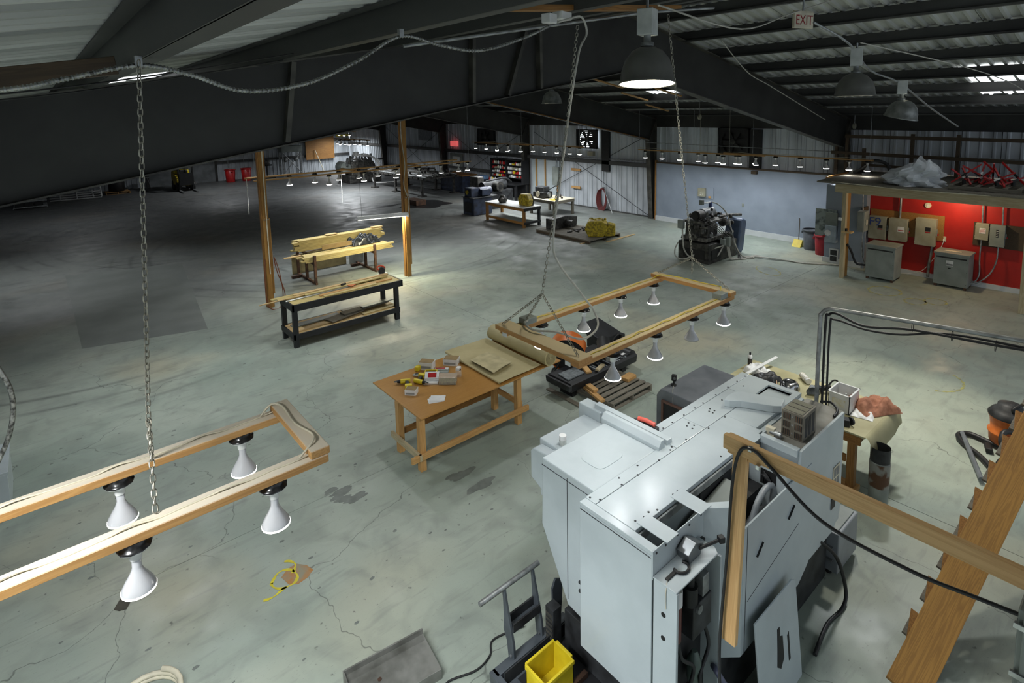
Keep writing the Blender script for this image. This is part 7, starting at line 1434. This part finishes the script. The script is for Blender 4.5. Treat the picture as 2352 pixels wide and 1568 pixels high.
tag(MB().tube([(2.4,4.2,5.52),(4.7,3.5,5.90),(5.6,3.3,6.0)], .014, 8).build('roof_conduit', M_GALV), 'thin conduit running up to the ridge above the middle rack', 'conduit')
tag(MB().tube([(5.0,3.0,6.02),(7.6,2.95,6.35),(9.3,2.95,6.58)], .012, 8).build('roof_conduit', M_GALV), 'conduit from the nearest high bay lamp to the ridge', 'conduit')
tag(MB().tube([(7.1,2.9,5.92),(7.78,2.75,5.70),(9.0,2.9,5.42),(10.11,2.85,5.26),(12,2.9,4.86),(13.96,2.9,4.46)], .014, 8, True, 4).build('roof_conduit', M_GALV), 'sloping conduit linking the exit sign and the right high bay lamps', 'conduit')
for k, (a, b_) in enumerate((((-1.5,4.5,4.98),(2.0,5.6,5.56)), ((-1.5,4.6,4.95),(2.0,5.9,5.52)))): tag(MB().tube([a, ((a[0]+b_[0])/2, (a[1]+b_[1])/2, (a[2]+b_[2])/2-.06), b_], .006, 6, True, 6).build('roof_wire', M_BLACK), ('upper', 'lower')[k]+' thin black wire sagging under the left roof', 'wire')
tag(MB().tube([(11.2,6.4,6.3),(12.5,6.5,5.7),(14.0,6.7,5.42),(16,6.9,5.0),(18.5,7.1,4.45)], .012, 6, True, 6).build('roof_wire', M_CORD_W), 'pale wire sagging along the big rafter on the right', 'wire'); tag(MB().tube([(4.2,3.0,5.85),(6.0,3.2,5.80),(7.4,3.3,6.1),(9.0,3.2,6.5)], .009, 6, True, 6).build('roof_wire', M_CORD_W), 'pale wire swagged from the nearest high bay lamp to the exit sign', 'wire')
tag(MB().tube([(8.0,2.7,5.72),(11,2.3,5.5),(14,2.2,5.3),(17,2.2,5.0)], .008, 6, True, 6).build('roof_wire', M_CORD_W), 'pale wire running right from the second high bay lamp', 'wire')
for k, (x, y) in enumerate(((13.5, 12.0), (15.5, 12.5), (15.0, 10.8), (17.5, 13.0))): tag(board('roof_timber', (x, y, rafter_top(x)-.05), (x+1.3, y-.1, rafter_top(x+1.3)-.05), .09, .04, M_WOOD), 'pale timber strip under the far roof, '+['left', 'middle', 'near', 'right'][k]+' one of four', 'timber')
# hangers for the far racks
def wire(label, p, q, r=.006): tag(MB().tube([p, q], r, 5).build('hanger_wire', M_GALV), label, 'wire')
for i, (x, y, z) in enumerate(((19, 14.4, 3.25), (19, 11.9, 3.25), (19, 9.6, 3.25), (19, 6.0, 3.2))): wire('thin wire holding the lamp rack before the grey wall, number %s from the left' % ['one','two','three','four'][i], (x, y, z), (x, y, roof_z(x)))
for i, (x, y, z) in enumerate(((18, 24.4, 3.28), (18, 20.6, 3.28), (18, 16.8, 3.24))): wire('thin wire holding the dazzling lamp rack, '+['left', 'middle', 'right'][i]+' one', (x, y, z), (x, y, roof_z(x)))
for i, (x, y, z) in enumerate(((5.0, 17.85, 3.1), (12.2, 16.95, 3.1), (8.5, 17.85, 3.1))): wire('thin wire holding the long rack behind the posts, '+['left', 'right', 'middle'][i]+' one', (x, y, z), (x, y, roof_z(x)))
for i, (x, y, z) in enumerate(((15, 35.4, 3.32), (15, 30.8, 3.28), (19.2, 45.2, 3.42), (19.2, 41.8, 3.38))): wire('thin wire holding a distant lamp rack, '+['first far left', 'first near right', 'tiny rack left', 'tiny rack right', 'hidden rack far end', 'hidden rack near end'][i], (x, y, z), (x, y, roof_z(x)))
for i, y in enumerate((8.6, 10.9)): chain(('chain hanging in front of the closed wall fan, left one', 'chain hanging in front of the closed wall fan, right one')[i], [(19.6, 12.0-1.2*i, 4.90), (19.6, 12.0-1.2*i, 3.2)], True)
for i, (x, y, z) in enumerate(((17.9, 11.0, 4.55), (19.0, 8.3, 4.3), (20.3, 6.9, 4.2))):
    t = thing('pulley', 'small pale pulley hanging under the right roof, '+['left', 'middle', 'right'][i]+' one', 'pulley', (x, y, z)); MB().cyl((x,y-.03,z),(x,y+.03,z),.09,n=14).build('wheel', M_BEIGEBOX, t); MB().tube([(x,y,z),(x,y,roof_z(x))], .008, 5).build('strap', M_GALV, t)
